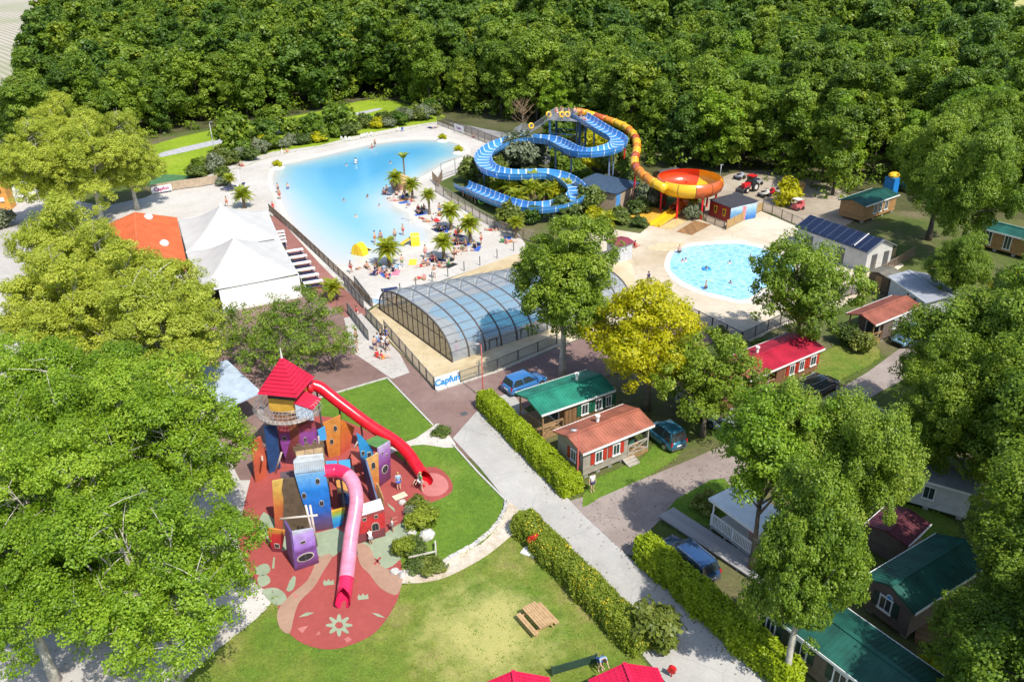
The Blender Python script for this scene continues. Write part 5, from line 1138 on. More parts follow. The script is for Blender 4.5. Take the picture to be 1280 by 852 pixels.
bs = thing('raft_slide', 'big open blue and white slide winding in an S down from the tower', 'water slide', (path[0].x, path[0].y, .02)); o0 = Vector((path[0].x, path[0].y, .02))
def frame(i):
    t = path[min(i+1, len(path)-1)]-path[max(i-1, 0)]; t.z = 0; t.normalize(); return Vector((-t.y, t.x, 0)), t
HWID = 1.22; SEC = [(-1.42, .92), (-1.30, .90), (-1.22, .5), (-1.05, .12), (-.6, .0), (.6, .0), (1.05, .12), (1.22, .5), (1.30, .90), (1.42, .92)]
OUT = [(1.42, .84), (1.36, .80), (1.32, .42), (1.12, -.08), (.6, -.12), (-.6, -.12), (-1.12, -.08), (-1.32, .42), (-1.36, .80), (-1.42, .84)]
def section(i, sec, grow=0):
    s_, t = frame(i); p = path[i]-o0; return [p+s_*u+Vector((0, 0, w)) for u, w in sec]
for i in range(76):
    m = MB(); A, B = section(i, SEC+OUT), section(i+1, SEC+OUT); n = len(A)
    m.add(A+B, [(j, j+n, (j+1) % n+n, (j+1) % n) for j in range(n)]+[tuple(range(n))[::-1], tuple(range(n, 2*n))])
    sg = m.build('trough_segment', blue_gel, bs)
    m = MB(); s2 = [(u*.992, w+.014) for u, w in SEC]; A = section(i, s2); B = [a.lerp(b, .18) for a, b in zip(A, section(i+1, s2))]; n = len(A)
    m.add(A+B, [(j, j+1, j+1+n, j+n) for j in range(n-1)]); m.add([q-Vector((0, 0, .008)) for q in A+B], [(j+n, j+1+n, j+1, j) for j in range(n-1)])
    o3 = [(u*1.012, w-.012) for u, w in OUT]; A = section(i, o3); B = [a.lerp(b, .07) for a, b in zip(A, section(i+1, o3))]
    m.add(A+B, [(j, j+1, j+1+n, j+n) for j in range(n-1)]); m.build('joint_flange', white_gel, sg)
pm = {}
for i in range(1, 72, 5):
    z = path[i].z-.15
    if z < .6: continue
    m = MB(); m.tube([(0, 0, 0), (0, 0, z)], .14, 8); m.box((0, 0, z-.1), (.5, .5, .12)); q = path[i]-o0; m.build('support_post', M((.16, .22, .34), .5, .1), bs, loc=(q.x, q.y, 0))
# people and rafts are placed later.  tower and stairs
tp = P(710, 147, 7.3)
tw = thing('slide_tower', 'blue steel slide tower with galvanised stairs and railed top platform', 'tower', (tp.x, tp.y, .02), R(-20))
m = MB(); m.box((0, 0, 7.2), (6.2, 4.6, .16)); m.build('platform', galv, tw)
pmx = MB(); pmx.tube([(0, 0, 0), (0, 0, 7.12)], .2, 10); pme = pmx.mesh('column', M((.03, .10, .24), .4, .1))
for x_ in (-2.7, 2.7):
    for y_ in (-2, 2): ob('column', pme, tw, (x_, y_, 0))
m = MB()
for z in (2.4, 4.8):
    for y_ in (-2, 2): m.beam((-2.7, y_, z), (2.7, y_, z), .1)
    for x_ in (-2.7, 2.7): m.beam((x_, -2, z), (x_, 2, z), .1)
for y_ in (-2, 2): m.beam((-2.7, y_, .2), (2.7, y_, 2.4), .08); m.beam((2.7, y_, 2.4), (-2.7, y_, 4.8), .08)
m.build('bracing', M((.03, .10, .24), .4, .1), tw)
railing(tw, [(-3, -1.2), (-3, 2.2), (1.0, 2.2)], 7.28, 1.1, galv, .16); railing(tw, [(-3, -2.2), (.9, -2.2)], 7.28, 1.1, galv, .16)
m = MB()
def flight(a, b, wd, n):
    a = Vector(a); b = Vector(b); d = b-a; h = Vector((d.x, d.y, 0)); L_ = h.length; h.normalize(); s_ = Vector((-h.y, h.x, 0))
    for k in range(n):
        q = a+d*((k+.5)/n); m.add([q+h*(i*L_/n*.48)+s_*(j*wd/2)+Vector((0, 0, zz)) for zz in (-.02, .02) for i, j in ((-1, -1), (1, -1), (1, 1), (-1, 1))], [(3, 2, 1, 0), (4, 5, 6, 7), (0, 1, 5, 4), (1, 2, 6, 5), (2, 3, 7, 6), (3, 0, 4, 7)])
    for j in (-1, 1):
        m.beam(a+s_*(j*wd/2), b+s_*(j*wd/2), .06, .25); m.beam(a+s_*(j*wd/2)+Vector((0, 0, 1.05)), b+s_*(j*wd/2)+Vector((0, 0, 1.05)), .05)
        for k in range(n+1):
            q = a+d*(k/n)+s_*(j*wd/2); m.beam(q, q+Vector((0, 0, 1.05)), .03)
flight((-2.9, -.4, 7.2), (-6.6, -.6, 4.6), 1.6, 14); m.build('stair_flight', galv, tw); m = MB(); m.box((-7.6, -1.8, 4.5), (2.0, 4.2, .12)); m.build('landing', galv, tw)
railing(tw, [(-6.7, .3), (-8.6, .3), (-8.6, -3.8)], 4.56, 1.1, galv, .16); m = MB(); flight((-7.1, -3.6, 4.5), (-2.2, -4.6, .1), 1.6, 20); m.build('stair_flight', galv, tw)
lp = MB(); lp.tube([(0, 0, 0), (0, 0, 4.44)], .1, 8); lme = lp.mesh('column', galv)
for q in ((-8.4, .1), (-6.8, .1), (-8.4, -3.7), (-6.8, -3.7)): ob('column', lme, tw, (*q, 0))
# ============================================================ ORANGE TUBE AND BOWL
OP = [(718, 139), (730, 141), (748, 146.5), (762, 151), (778, 157), (789, 165), (795, 175), (796, 186), (794, 196), (793, 204), (798, 213), (808, 222), (820, 230), (832, 236)]
n_ = len(OP); OZ = [8.1-3.6*(i/(n_-1)) for i in range(n_)]; path2, L2 = spline([P(*q, z) for q, z in zip(OP, OZ)], 18*3)
bz = 5.1; bc = P(862, 221, bz); bt = thing('bowl_slide', 'round orange, yellow and red bowl slide fed by a striped tube', 'water slide', (bc.x, bc.y, .02)); ob0 = Vector((bc.x, bc.y, .02))
g_y = M((.80, .46, .02), .25, .08, coat=.3); g_o = M((.70, .24, .018), .25, .08, coat=.3); g_r = M((.50, .105, .025), .25, .08, coat=.3); g_red = M((.66, .065, .015), .25, .08, coat=.3)
tubec = [g_o, g_y, g_r, g_o, g_y, g_y, g_o, g_y, g_r, g_y, g_o, g_y, g_r, g_y, g_r, g_o, g_o, g_y]
for i in range(18):
    m = MB(); q = [p-ob0 for p in path2[i*3:i*3+4]]; m.tube(q, .64, 14, cap=True); s_ = m.build('tube_segment', tubec[i], bt, True)
    d = (q[1]-q[0]).normalized(); m = MB(); m.tube([q[0]-d*.04, q[0]+d*.04], .70, 14); m.build('joint_flange', tubec[i], s_, True)
BPR = [(.45, 2.5), (1.5, 2.62), (3.0, 2.86), (3.9, 3.12), (4.5, 3.6), (4.72, 4.2), (4.6, 4.8), (4.3, 5.1)]
NS = 12
for k in range(NS):
    a0 = 2*math.pi*k/NS-math.pi/2; m = MB(); na = 5; ang = math.degrees(a0+math.pi/NS) % 360
    vin = []; vout = []
    for j in range(na+1):
        a = a0+2*math.pi/NS*j/na; ca, sa = math.cos(a), math.sin(a)
        vin += [(r_*ca, r_*sa, z) for r_, z in BPR]; vout += [((r_+.10)*ca, (r_+.10)*sa, z-.10*(1-r_/5)) for r_, z in BPR]
    np_ = len(BPR)
    m.add(vin, [(j*np_+i, j*np_+i+1, (j+1)*np_+i+1, (j+1)*np_+i)[::-1] for j in range(na) for i in range(np_-1)], 0)
    m.add(vout, [(j*np_+i, j*np_+i+1, (j+1)*np_+i+1, (j+1)*np_+i) for j in range(na) for i in range(np_-1)], 1)
    A = [vin[j*np_+np_-1] for j in range(na+1)]; B = [vout[j*np_+np_-1] for j in range(na+1)]
    m.add(A+B, [(j, j+1, na+2+j, na+1+j) for j in range(na)], 1)
    world = (ang) % 360
    inn = g_y if world < 75 or world > 345 else g_red
    outm = g_y if 195 < world < 262 else (g_r if 262 <= world < 318 else (g_o if world >= 318 or world < 30 else g_r))
    s_ = m.build('bowl_segment', [inn, outm], bt, True)
    r2 = MB(); ca, sa = math.cos(a0), math.sin(a0)
    for (r_, z), (r1, z1_) in zip(BPR[2:-1], BPR[3:]): r2.beam(((r_+.12)*ca, (r_+.12)*sa, z), ((r1+.12)*ca, (r1+.12)*sa, z1_), .06)
    r2.build('flange', M((.12, .05, .02), .5, 0), s_)
pm_ = MB(); pm_.tube([(0, 0, 0), (0, 0, 3.3)], .15, 10); pme = pm_.mesh('support_post', redp)
for k in range(7): a = k*2*math.pi/7-.35; ob('support_post', pme, bt, (3.9*math.cos(a), 3.9*math.sin(a), 0))
for i in (10, 16, 22, 28, 34, 42): q = path2[i]-ob0; m = MB(); m.tube([(0, 0, 0), (0, 0, q.z-.6)], .13, 8); m.build('support_post', redp if i > 14 else galv, bt, loc=(q.x, q.y, 0))
mo = P(842, 262, .95)-ob0; m = MB(); ex = [Vector((0, 0, 2.35)), Vector((.5, -1.6, 2.1))*1.0, mo+Vector((1.6, 1.5, .5)), mo+Vector((.5, .5, .08)), mo]
ep, _ = spline(ex, 16); m.tube(ep, .78, 14, cap=False); m.tube(ep[::-1], .72, 14, cap=False); m.build('exit_tube', g_r, bt, True)
m = MB(); d = (ep[-1]-ep[-2]).normalized(); m.tube([ep[-1]-d*.12, ep[-1]+d*.02], [.9, .9], 14, cap=False); m.build('exit_flange', g_r, bt, True)
# landing lane and pad
q = [P(*p) for p in ((787, 273), (815, 261), (838, 268), (812, 282))]; o = sum(q, Vector())/4
ld = thing('splash_landing', 'sloping yellow landing pad and lane at the mouth of the bowl slide', 'landing pad', (o.x, o.y, .03)); m = MB(); m.slab([v-o+Vector((0, 0, .32)) for v in q], (0, 0, 1), .30); m.build('pad', M((.62, .36, .045), .5, .15), ld)
m = MB(); a_, b_ = q[3]-o, q[2]-o; n = Vector(((b_-a_).y, -(b_-a_).x, 0)).normalized()
m.slab([a_+Vector((0, 0, .12)), b_+Vector((0, 0, .55)), b_+n*1.5+Vector((0, 0, .55)), a_+n*1.5+Vector((0, 0, .12))], (0, 0, 1), .12)
for k in (0, 1.5): m.beam(a_+n*k+Vector((0, 0, .28)), b_+n*k+Vector((0, 0, .75)), .10, .4)
m.build('lane', g_y, ld); m = MB(); m.slab([a_+n*1.62+Vector((0, 0, .03)), b_+n*1.62+Vector((0, 0, .03)), b_+n*3.2+Vector((0, 0, .03)), a_+n*3.2+Vector((0, 0, .03))], (0, 0, 1), .03); m.build('mat', M((.55, .40, .18), .7, .15), ld)
# ============================================================ PLAY CASTLE
cc = P(395, 640); pc = thing('play_castle', 'wonky painted play castle with red pyramid roof, blue tower and leaning house fronts', 'playground', (cc.x, cc.y, .04)); oc = Vector((cc.x, cc.y, .04))
def panel(ba, bb, poly, mat, th=.12, zb=.06, wins=(), name='facade_panel', label=None, topcap=None):
    a, b = P(*ba, zb), P(*bb, zb); d = (b-a).normalized(); n = Vector((d.y, -d.x, 0))
    if n.dot(Vector((-a.x, -a.y, 0))) < 0: n = -n
    pts = [on_plane(*q, a, n)-oc for q in poly]
    for p in pts: p.z = max(p.z, zb-.04)
    m = MB(); m.slab(pts, n, th); o = m.build(name, mat, pc)
    if label: o['label'] = label
    for (wx, wy, ww, hh, kind) in wins:
        c = on_plane(wx, wy, a, n)-oc; sc_ = (on_plane(wx+1, wy, a, n)-on_plane(wx, wy, a, n)).length; W_ = ww*sc_*.5; up1 = (on_plane(wx, wy-1, a, n)-on_plane(wx, wy, a, n)).z; H_ = hh*up1*.5
        def ring(k, off): 
            N = 14
            if kind == 'sq': return [c+d*(i*W_*k)+Vector((0, 0, j*H_*k))+n*off for i, j in ((-1, -1), (1, -1), (1, 1), (-1, 1))]
            if kind == 'arch': return [c+d*(i*W_*k)+Vector((0, 0, j*H_*k))+n*off for i, j in ((-1, -1), (1, -1), (1, .35), (.7, .8), (0, 1), (-.7, .8), (-1, .35))]
            return [c+d*(math.cos(t*6.283/N)*W_*k)+Vector((0, 0, math.sin(t*6.283/N)*H_*k))+n*off for t in range(N)]
        fr = MB(); A, B = ring(1.18, .045), ring(1.0, .045); k = len(A); A2 = ring(1.18, -.01)
        fr.add(A+B, [(i, (i+1) % k, k+(i+1) % k, k+i) for i in range(k)]); fr.add(A+A2, [(i, (i+1) % k, k+(i+1) % k, k+i) for i in range(k)])
        w = fr.build('window', M((.42, .38, .31), .6, .15), o); hm = MB(); hm.slab(ring(1.02, .012), n, .02); hm.build('dark_inset', M((.018, .016, .022), .8, 0), w)  # dark sheet holds the inside shade as colour; no hole is cut
        mu = MB(); mu.beam(c+n*.03+Vector((0, 0, -H_)), c+n*.03+Vector((0, 0, H_)), .05, .03); mu.build('mullion', dgrey, w)
    return o, a, b, n
G = lambda nm, st, z0, z1, k=.25: M_grad(nm, st, z0, z1, k)
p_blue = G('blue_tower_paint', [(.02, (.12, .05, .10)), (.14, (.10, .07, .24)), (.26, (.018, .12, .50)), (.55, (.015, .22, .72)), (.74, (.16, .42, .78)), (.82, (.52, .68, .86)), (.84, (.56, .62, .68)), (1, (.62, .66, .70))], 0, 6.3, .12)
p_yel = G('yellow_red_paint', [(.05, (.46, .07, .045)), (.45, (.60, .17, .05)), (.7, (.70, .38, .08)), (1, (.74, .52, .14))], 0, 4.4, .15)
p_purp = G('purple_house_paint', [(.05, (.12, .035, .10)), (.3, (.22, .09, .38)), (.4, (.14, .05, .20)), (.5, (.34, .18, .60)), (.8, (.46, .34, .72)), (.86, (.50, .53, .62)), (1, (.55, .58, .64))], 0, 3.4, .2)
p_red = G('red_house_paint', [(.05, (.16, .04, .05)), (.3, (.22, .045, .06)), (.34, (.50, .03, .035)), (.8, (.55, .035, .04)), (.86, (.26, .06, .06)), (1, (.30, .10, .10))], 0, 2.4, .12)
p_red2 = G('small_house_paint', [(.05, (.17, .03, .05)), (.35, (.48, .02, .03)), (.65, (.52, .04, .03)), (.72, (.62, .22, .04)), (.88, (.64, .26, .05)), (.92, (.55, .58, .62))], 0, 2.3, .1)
p_or = G('orange_house_paint', [(.05, (.56, .19, .04)), (.5, (.62, .25, .05)), (1, (.56, .23, .05))], 0, 4.2, .3); p_or2 = G('orange_side_paint', [(.05, (.55, .10, .06)), (.5, (.64, .17, .03)), (1, (.70, .30, .03))], 0, 4.2, .2)
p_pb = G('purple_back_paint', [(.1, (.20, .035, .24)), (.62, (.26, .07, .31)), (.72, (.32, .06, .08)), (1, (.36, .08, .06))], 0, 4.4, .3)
p_navy = M((.015, .055, .16), .5, .2); p_sky = M((.06, .33, .66), .45, .1); p_mid = M((.03, .25, .52), .45, .12)
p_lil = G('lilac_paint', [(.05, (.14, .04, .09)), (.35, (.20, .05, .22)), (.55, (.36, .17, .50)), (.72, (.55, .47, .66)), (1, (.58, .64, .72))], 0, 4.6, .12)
p_pe = G('peach_paint', [(.05, (.60, .20, .05)), (.5, (.66, .32, .08)), (.78, (.68, .46, .20)), (.9, (.52, .66, .76))], 0, 4.4, .12)
p_rain = G('rainbow_paint', [(.1, (.02, .22, .60)), (.35, (.05, .38, .66)), (.5, (.28, .46, .08)), (.68, (.70, .42, .03)), (1, (.70, .30, .02))], 0, 2.2, .1)
# back panels first
panel((336, 592), (351, 586), [(330, 533), (346, 530), (351, 584), (337, 592)], p_navy)
panel((320, 603), (333, 596), [(314, 552), (326, 545), (333, 573), (333, 596), (320, 603)], M((.46, .10, .05), .5, .15))
panel((347, 585), (369, 580), [(346, 531), (367, 528), (368, 540), (361, 556), (357, 573), (352, 560)], p_pb, wins=[(355.5, 547.5, 4.2, 5, 'round')])
panel((373, 583), (402, 576), [(373, 534), (392, 523), (401, 556), (398, 575), (374, 582)], p_pb, wins=[(381.5, 549, 3, 5.5, 'round'), (394, 551, 3.2, 4.5, 'round')])
panel((399, 580), (410, 576), [(397, 538), (406, 533), (408.5, 548), (400, 554)], p_sky)
panel((411, 572), (425.5, 568.5), [(403.8, 528.7), (425.7, 518.6), (425.4, 568.5), (411, 572)], p_or, wins=[(419, 535, 4, 7, 'round'), (414.5, 551.5, 4, 6.5, 'round')])
panel((426, 568.5), (438, 560), [(426, 524), (443.5, 534), (440, 546), (438, 560), (426, 568.5)], p_or2)
panel((447, 605), (468, 599), [(445.5, 541), (452, 545), (466, 561), (467.5, 572), (461, 576), (452, 575)], p_mid, wins=[(453.6, 566, 3, 5, 'sq'), (461.5, 568, 4, 6, 'sq')])
panel((451, 600), (470, 634), [(450, 571), (457, 576), (471, 626), (470, 634), (462, 622)], p_navy)
panel((465, 612), (474, 608.5), [(455.9, 575.5), (473, 566), (474, 608.5), (466, 612)], p_pe, wins=[(466.5, 581, 4, 8, 'arch')])
panel((474.4, 608.5), (488.5, 597.5), [(473, 560), (487.8, 551), (488.5, 597.5), (474.4, 608.5)], p_lil, wins=[(481, 586, 6, 9, 'round'), (477.5, 566, 1.6, 2.6, 'sq'), (483, 568, 1.6, 2.6, 'sq')])
panel((470, 634), (479.5, 638), [(469.5, 604), (472, 606), (479, 624), (479.5, 637), (473, 634)], M((.36, .20, .09), .6, .2))
panel((344, 662.5), (392, 664), [(340, 601.5), (353.5, 599), (352, 612), (354.5, 625), (353, 662.5), (344, 662.5)], p_yel, .14); panel((344, 662.5), (392, 664), [(353.7, 599), (369, 597), (379, 627), (391, 662), (353.2, 662.5), (354.7, 625), (352.2, 612)], M((.13, .09, .06), .6, .25))  # dark brown panel: the tower's shadow on the wall, put into its colour
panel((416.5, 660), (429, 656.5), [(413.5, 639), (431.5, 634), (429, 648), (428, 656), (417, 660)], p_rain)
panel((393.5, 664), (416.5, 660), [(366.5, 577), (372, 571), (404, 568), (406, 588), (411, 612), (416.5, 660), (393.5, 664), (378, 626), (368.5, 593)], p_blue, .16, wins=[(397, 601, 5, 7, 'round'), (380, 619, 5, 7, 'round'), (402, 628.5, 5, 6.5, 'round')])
# shingle relief on the blue tower top, battlement floor
a, b = P(393.5, 664, .06), P(416.5, 660, .06); d = (b-a).normalized(); n = Vector((d.y, -d.x, 0)); n = n if n.y < 0 else -n
m = MB()
for i in range(17):
    x_ = 368+36.5*i/16; m.beam(on_plane(x_, 577.5-5*i/16, a, n)-oc+n*.03, on_plane(x_+.6, 591-4*i/16, a, n)-oc+n*.03, .10, .05)
m.build('roof_shingles', M((.50, .56, .62), .6, .1), pc)
q0, q1 = on_plane(368, 577, a, n)-oc, on_plane(403, 571, a, n)-oc; bk = -n
zt = 5.0
m = MB(); fl_ = [Vector((q0.x, q0.y, zt)), Vector((q1.x, q1.y, zt)), Vector((q1.x, q1.y, zt))+bk*2.6, Vector((q0.x, q0.y, zt))+bk*2.6]; dd = (fl_[1]-fl_[0])
for k in range(3):
    A, B = fl_[0]+dd*(k/3+.01), fl_[0]+dd*((k+1)/3-.01); m.slab([A, B, B+bk*2.6, A+bk*2.6], (0, 0, 1), .1)
m.build('battlement_floor', M((.40, .29, .16), .7, .2), pc)
m = MB()
for k in range(8): A = fl_[0]+dd*(k/7); m.beam(A+bk*2.6, A+bk*2.6+Vector((0, 0, .5 if k % 2 else .3)), .28, .1)
m.build('battlement', M((.16, .11, .07), .7, .2), pc)
m = MB(); 
for k, e in ((0, 0), (1, 0)): 
    A = fl_[k]; m.beam(A+bk*2.6, (A.x+bk.x*2.6, A.y+bk.y*2.6, 0), .12)
m.build('post', M((.30, .22, .12), .7, .2), pc)
# inner decks
def deckpx(px, z, mat, nm='platform'):
    q = [P(*p, z)-oc for p in px]; m = MB(); m.slab(q, (0, 0, 1), .12); o = m.build(nm, mat, pc); c_ = sum(q, Vector())/len(q); pm = MB()
    for v in q: w = c_.lerp(v, .9); pm.beam((w.x, w.y, 0), (w.x, w.y, z-.18), .11)
    pm.build('post', dgrey, o)
deckpx([(405, 576), (421, 575), (422, 586), (406, 587)], 2.0, p_sky); deckpx([(423, 575), (437, 573.5), (438.5, 584), (424, 586)], 2.0, p_sky)
deckpx([(350, 590), (372, 586), (376, 604), (352, 610)], 1.6, M((.10, .07, .08), .7, .2)); deckpx([(420, 600), (433, 598), (436, 612), (422, 615)], 1.6, M((.55, .26, .07), .6, .15))
deckpx([(425, 612), (440, 609), (442, 628), (428, 630)], 1.2, p_navy); deckpx([(438, 560), (452, 556), (455, 575), (440, 580)], 1.8, M((.42, .10, .07), .6, .1))
# little houses
panel((358.5, 691), (369, 713), [(355, 651), (362.5, 664.5), (369, 713), (358.5, 691)], M((.13, .075, .26), .5, .15))
panel((369, 713.5), (399, 703), [(362.5, 665), (391.5, 660), (399, 703), (369, 713.5)], p_purp, wins=[(382, 695.5, 18, 8.5, 'round'), (378.5, 677, 5, 3, 'sq')])
m = MB(); hx = P(393, 676, .06)-oc
for (x0, y0, x1, y1) in ((382, 631, 394, 680), (387.5, 631, 396, 682), (350, 648, 397, 643.5)):
    A = on_plane(x0, y0, P(395, 690), Vector((0, -1, 0)))-oc; B = on_plane(x1, y1, P(395, 690), Vector((0, -1, 0)))-oc; mm = MB(); mm.tube([A, B], .075, 8); mm.build('pole', M((.55, .48, .42), .6, .1), pc, True)
panel((340.5, 689), (352, 690), [(333, 660), (356, 663), (351.5, 690), (340.5, 689)], p_red2, wins=[(346.5, 681.5, 5, 4.5, 'sq')])
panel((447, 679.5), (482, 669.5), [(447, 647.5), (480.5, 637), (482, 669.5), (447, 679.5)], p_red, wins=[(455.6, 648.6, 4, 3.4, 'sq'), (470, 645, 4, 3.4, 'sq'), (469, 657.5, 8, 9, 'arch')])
A, B = on_plane(447, 648, P(447, 679.5), (P(482, 669.5)-P(447, 679.5)).cross(Vector((0, 0, 1))))-oc, on_plane(480.5, 637.5, P(447, 679.5), (P(482, 669.5)-P(447, 679.5)).cross(Vector((0, 0, 1))))-oc
bk2 = Vector((-(B-A).y, (B-A).x, 0)).normalized(); m = MB(); m.slab([A, B, B+bk2*.9+Vector((0, 0, .35)), A+bk2*.9+Vector((0, 0, .35))], (0, -.3, 1), .1); m.build('house_roof', M((.58, .60, .62), .6, .1), pc)
for (x0, y0, z0_, x1, y1, z1_) in ((344, 592, .0, 352, 565, 2.4), (436, 572, .2, 447, 552, 2.6), (424, 612, 2.2, 440, 618, 1.6), (326, 556, 0, 328, 575, 2.6), (398, 545, 3, 401, 575, 0)):
    m = MB(); m.tube([P(x0, y0, z0_)-oc, P(x1, y1, z1_)-oc], .07, 7); m.build('pole', M((.50, .42, .35), .6, .1), pc, True)
# green roof wedge over the lilac front
aL, bL = P(474.4, 608.5), P(488.5, 597.5); nL = (bL-aL).cross(Vector((0, 0, 1))).normalized(); A, B = on_plane(473, 559.5, aL, nL)-oc, on_plane(487.8, 550.5, aL, nL)-oc
bk3 = Vector((-(bL-aL).y, (bL-aL).x, 0)).normalized(); m = MB(); m.slab([A, B, B+bk3*1.3, A+bk3*1.5], (0, 0, 1), .08); m.build('house_roof', M((.09, .22, .05), .6, .15), pc)
# main tower
tc_ = P(358, 482, 6.5); tc_ = Vector((tc_.x, tc_.y, 0)); tr_ = R(-12); T = lambda x, y, z: Vector((tc_.x+x*math.cos(tr_)-y*math.sin(tr_)-oc.x, tc_.y+x*math.sin(tr_)+y*math.cos(tr_)-oc.y, z))
ca, sa = math.cos(tr_), math.sin(tr_)
def tbox(nm, c, d, mat, par=pc): m = MB(); m.box((0, 0, 0), d, 0, tr_); return m.build(nm, mat, par, loc=T(*c))
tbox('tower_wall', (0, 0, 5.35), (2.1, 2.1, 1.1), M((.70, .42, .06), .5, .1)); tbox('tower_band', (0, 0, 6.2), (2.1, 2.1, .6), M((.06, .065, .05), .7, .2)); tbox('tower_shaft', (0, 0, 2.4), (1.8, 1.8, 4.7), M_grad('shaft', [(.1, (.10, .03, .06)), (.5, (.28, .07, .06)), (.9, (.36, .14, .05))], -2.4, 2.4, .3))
h = 1.55; m = MB(); V = [T(-h, -h, 6.5), T(h, -h, 6.5), T(h, h, 6.5), T(-h, h, 6.5), T(0, 0, 8.9)]
m.add(V, [(0, 1, 4), (1, 2, 4), (2, 3, 4), (3, 0, 4), (3, 2, 1, 0)]); tr2 = m.build('tower_roof', M((.58, .012, .05), .45, .1), pc)
m = MB()
for k in range(4):
    a_, b_ = V[k], V[(k+1) % 4]
    for i in range(1, 10): t = i/10; m.beam(a_.lerp(V[4], t)+Vector((0, 0, .015)), b_.lerp(V[4], t)+Vector((0, 0, .015)), .07, .04)
m.build('shingle_courses', M((.48, .010, .04), .5, .1), tr2); m = MB(); m.tube([V[4]-Vector((0, 0, .1)), V[4]+Vector((0, 0, .75))], [.09, .03], 8); m.build('finial', offwhite, tr2)
# dormer
m = MB(); D = [T(1.1, -1.3, 5.9), T(2.4, -1.0, 5.3), T(2.4, .5, 5.3), T(1.1, .5, 5.9)]; m.slab(D, (.4, 0, 1), .08); m.build('dormer_roof', M((.55, .015, .05), .45, .1), pc)
m = MB(); m.slab([T(1.15, -1.25, 4.3), T(2.3, -.95, 4.3), T(2.3, -.95, 5.25), T(1.15, -1.25, 5.8)], T(.2, -1, 0)-T(0, 0, 0), .08); m.build('dormer_wall', M((.45, .55, .68), .5, .15), pc)
# ring of wire mesh round the tower
m = MB(); zr_ = 5.0; Rr = 2.15; rr_ = .48
for k in range(-12, 13): 
    a = R(-90+k*7.6)+tr_; c = tc_-oc+Vector((Rr*math.cos(a), Rr*math.sin(a), zr_)); rad_ = Vector((math.cos(a), math.sin(a), 0)); m.tube([c+rad_*rr_*math.cos(t)+Vector((0, 0, rr_*math.sin(t))) for t in np.linspace(0, 6.283, 11)], .017, 4, cap=False)
for t in np.linspace(0, 6.283, 11)[:-1]: m.tube([tc_-oc+Vector(((Rr+rr_*math.cos(t))*math.cos(R(-90+k*7.6)+tr_), (Rr+rr_*math.cos(t))*math.sin(R(-90+k*7.6)+tr_), zr_+rr_*math.sin(t))) for k in range(-12, 13)], .017, 4, cap=False)
m.build('mesh_tunnel', M((.27, .25, .24), .4, .1), pc); m = MB()
arc = [tc_-oc+Vector((Rr*math.cos(R(-90+k*9.5)+tr_), Rr*math.sin(R(-90+k*9.5)+tr_), zr_-.42)) for k in range(-9, 10)]
for A, B in zip(arc[:-1], arc[1:]): m.beam(A, B, .5, .04)
m.build('tunnel_floor', M((.38, .33, .30), .6, .15), pc)
# ---- tube slides
def tube_slide(label, pts, rad, cols, nseg, open_end=2, cat='slide'):
    pth, L_ = spline([P(*p) for p in pts], nseg*5); o = Vector((pth[-1].x, pth[-1].y, .06)); t = thing('tube_slide', label, cat, o)
    for i in range(nseg):
        q = [p-o for p in pth[i*5:i*5+6]]; m = MB()
        if i < nseg-open_end: m.tube(q, rad, 16, cap=(i == 0))
        else:
            for s_ in (0, 1):                                      # open half pipe at the run-out
                rr2 = rad-.04*s_; cut = (i-(nseg-open_end))/max(1, open_end)
                rows = []
                for j, p in enumerate(q):
                    tt = (q[min(j+1, 5)]-q[max(j-1, 0)]).normalized(); sd = tt.cross(Vector((0, 0, 1))).normalized(); uu = sd.cross(tt); g_ = min(1, (cut*open_end+j/5)/open_end); a1 = math.pi*(1-.42*min(1, g_*1.6))
                    rows.append([p+sd*rr2*math.sin(a)-uu*rr2*math.cos(a) for a in np.linspace(-a1, a1, 17)])
                m.add([v for r_ in rows for v in r_], [(j*17+k, j*17+k+1, (j+1)*17+k+1, (j+1)*17+k)[::(1 if s_ else -1)] for j in range(5) for k in range(16)])
        sg = m.build('tube_segment', cols[i % len(cols)] if not callable(cols) else cols(i), t, True)
        if i < nseg-open_end+1 and i:
            d = (q[1]-q[0]).normalized(); m = MB(); m.tube([q[0]-d*.02, q[0]+d*.02], rad+.025, 16, cap=False); m.build('joint', sg.data.materials[0], sg, True)
    for i in range(6, nseg*5-5, 12):
        p = pth[i]-o
        if p.z > 1.2: m = MB(); m.tube([(0, 0, 0), (0, 0, p.z-rad*.8)], .07, 8); m.build('support_post', dgrey, t, loc=(p.x, p.y, 0))
    return t
red_gel = M((.62, .010, .022), .2, .16, coat=.5); pinkr = M((.64, .02, .09), .22, .14, coat=.4); pink = M((.68, .24, .35), .27, .13, coat=.3)
tube_slide('long glossy red tube slide running down from the castle tower to the right', [(384, 487, 5.6), (389, 481.5, 5.6), (397, 482.5, 5.45), (404, 486.5, 5.2), (419, 498.5, 4.5), (450, 522, 3.2), (470, 536, 2.5), (484, 544.5, 2.1), (498, 554, 1.7), (510, 566, 1.25), (519, 579, .85), (529, 594, .5), (534, 602, .45)], .46, [red_gel], 15, 1)
tube_slide('pale pink tube slide with red ends curving down from the blue tower', [(405, 589, 4.5), (419, 588, 4.5), (432, 592, 4.4), (441, 602, 4.15), (445.5, 620, 3.6), (444, 640, 2.95), (439.5, 665, 2.2), (436, 695, 1.35), (433, 722, .8), (430, 742, .5), (428, 754, .45)], .47, lambda i: pinkr if i < 2 or i > 9 else pink, 12, 1)
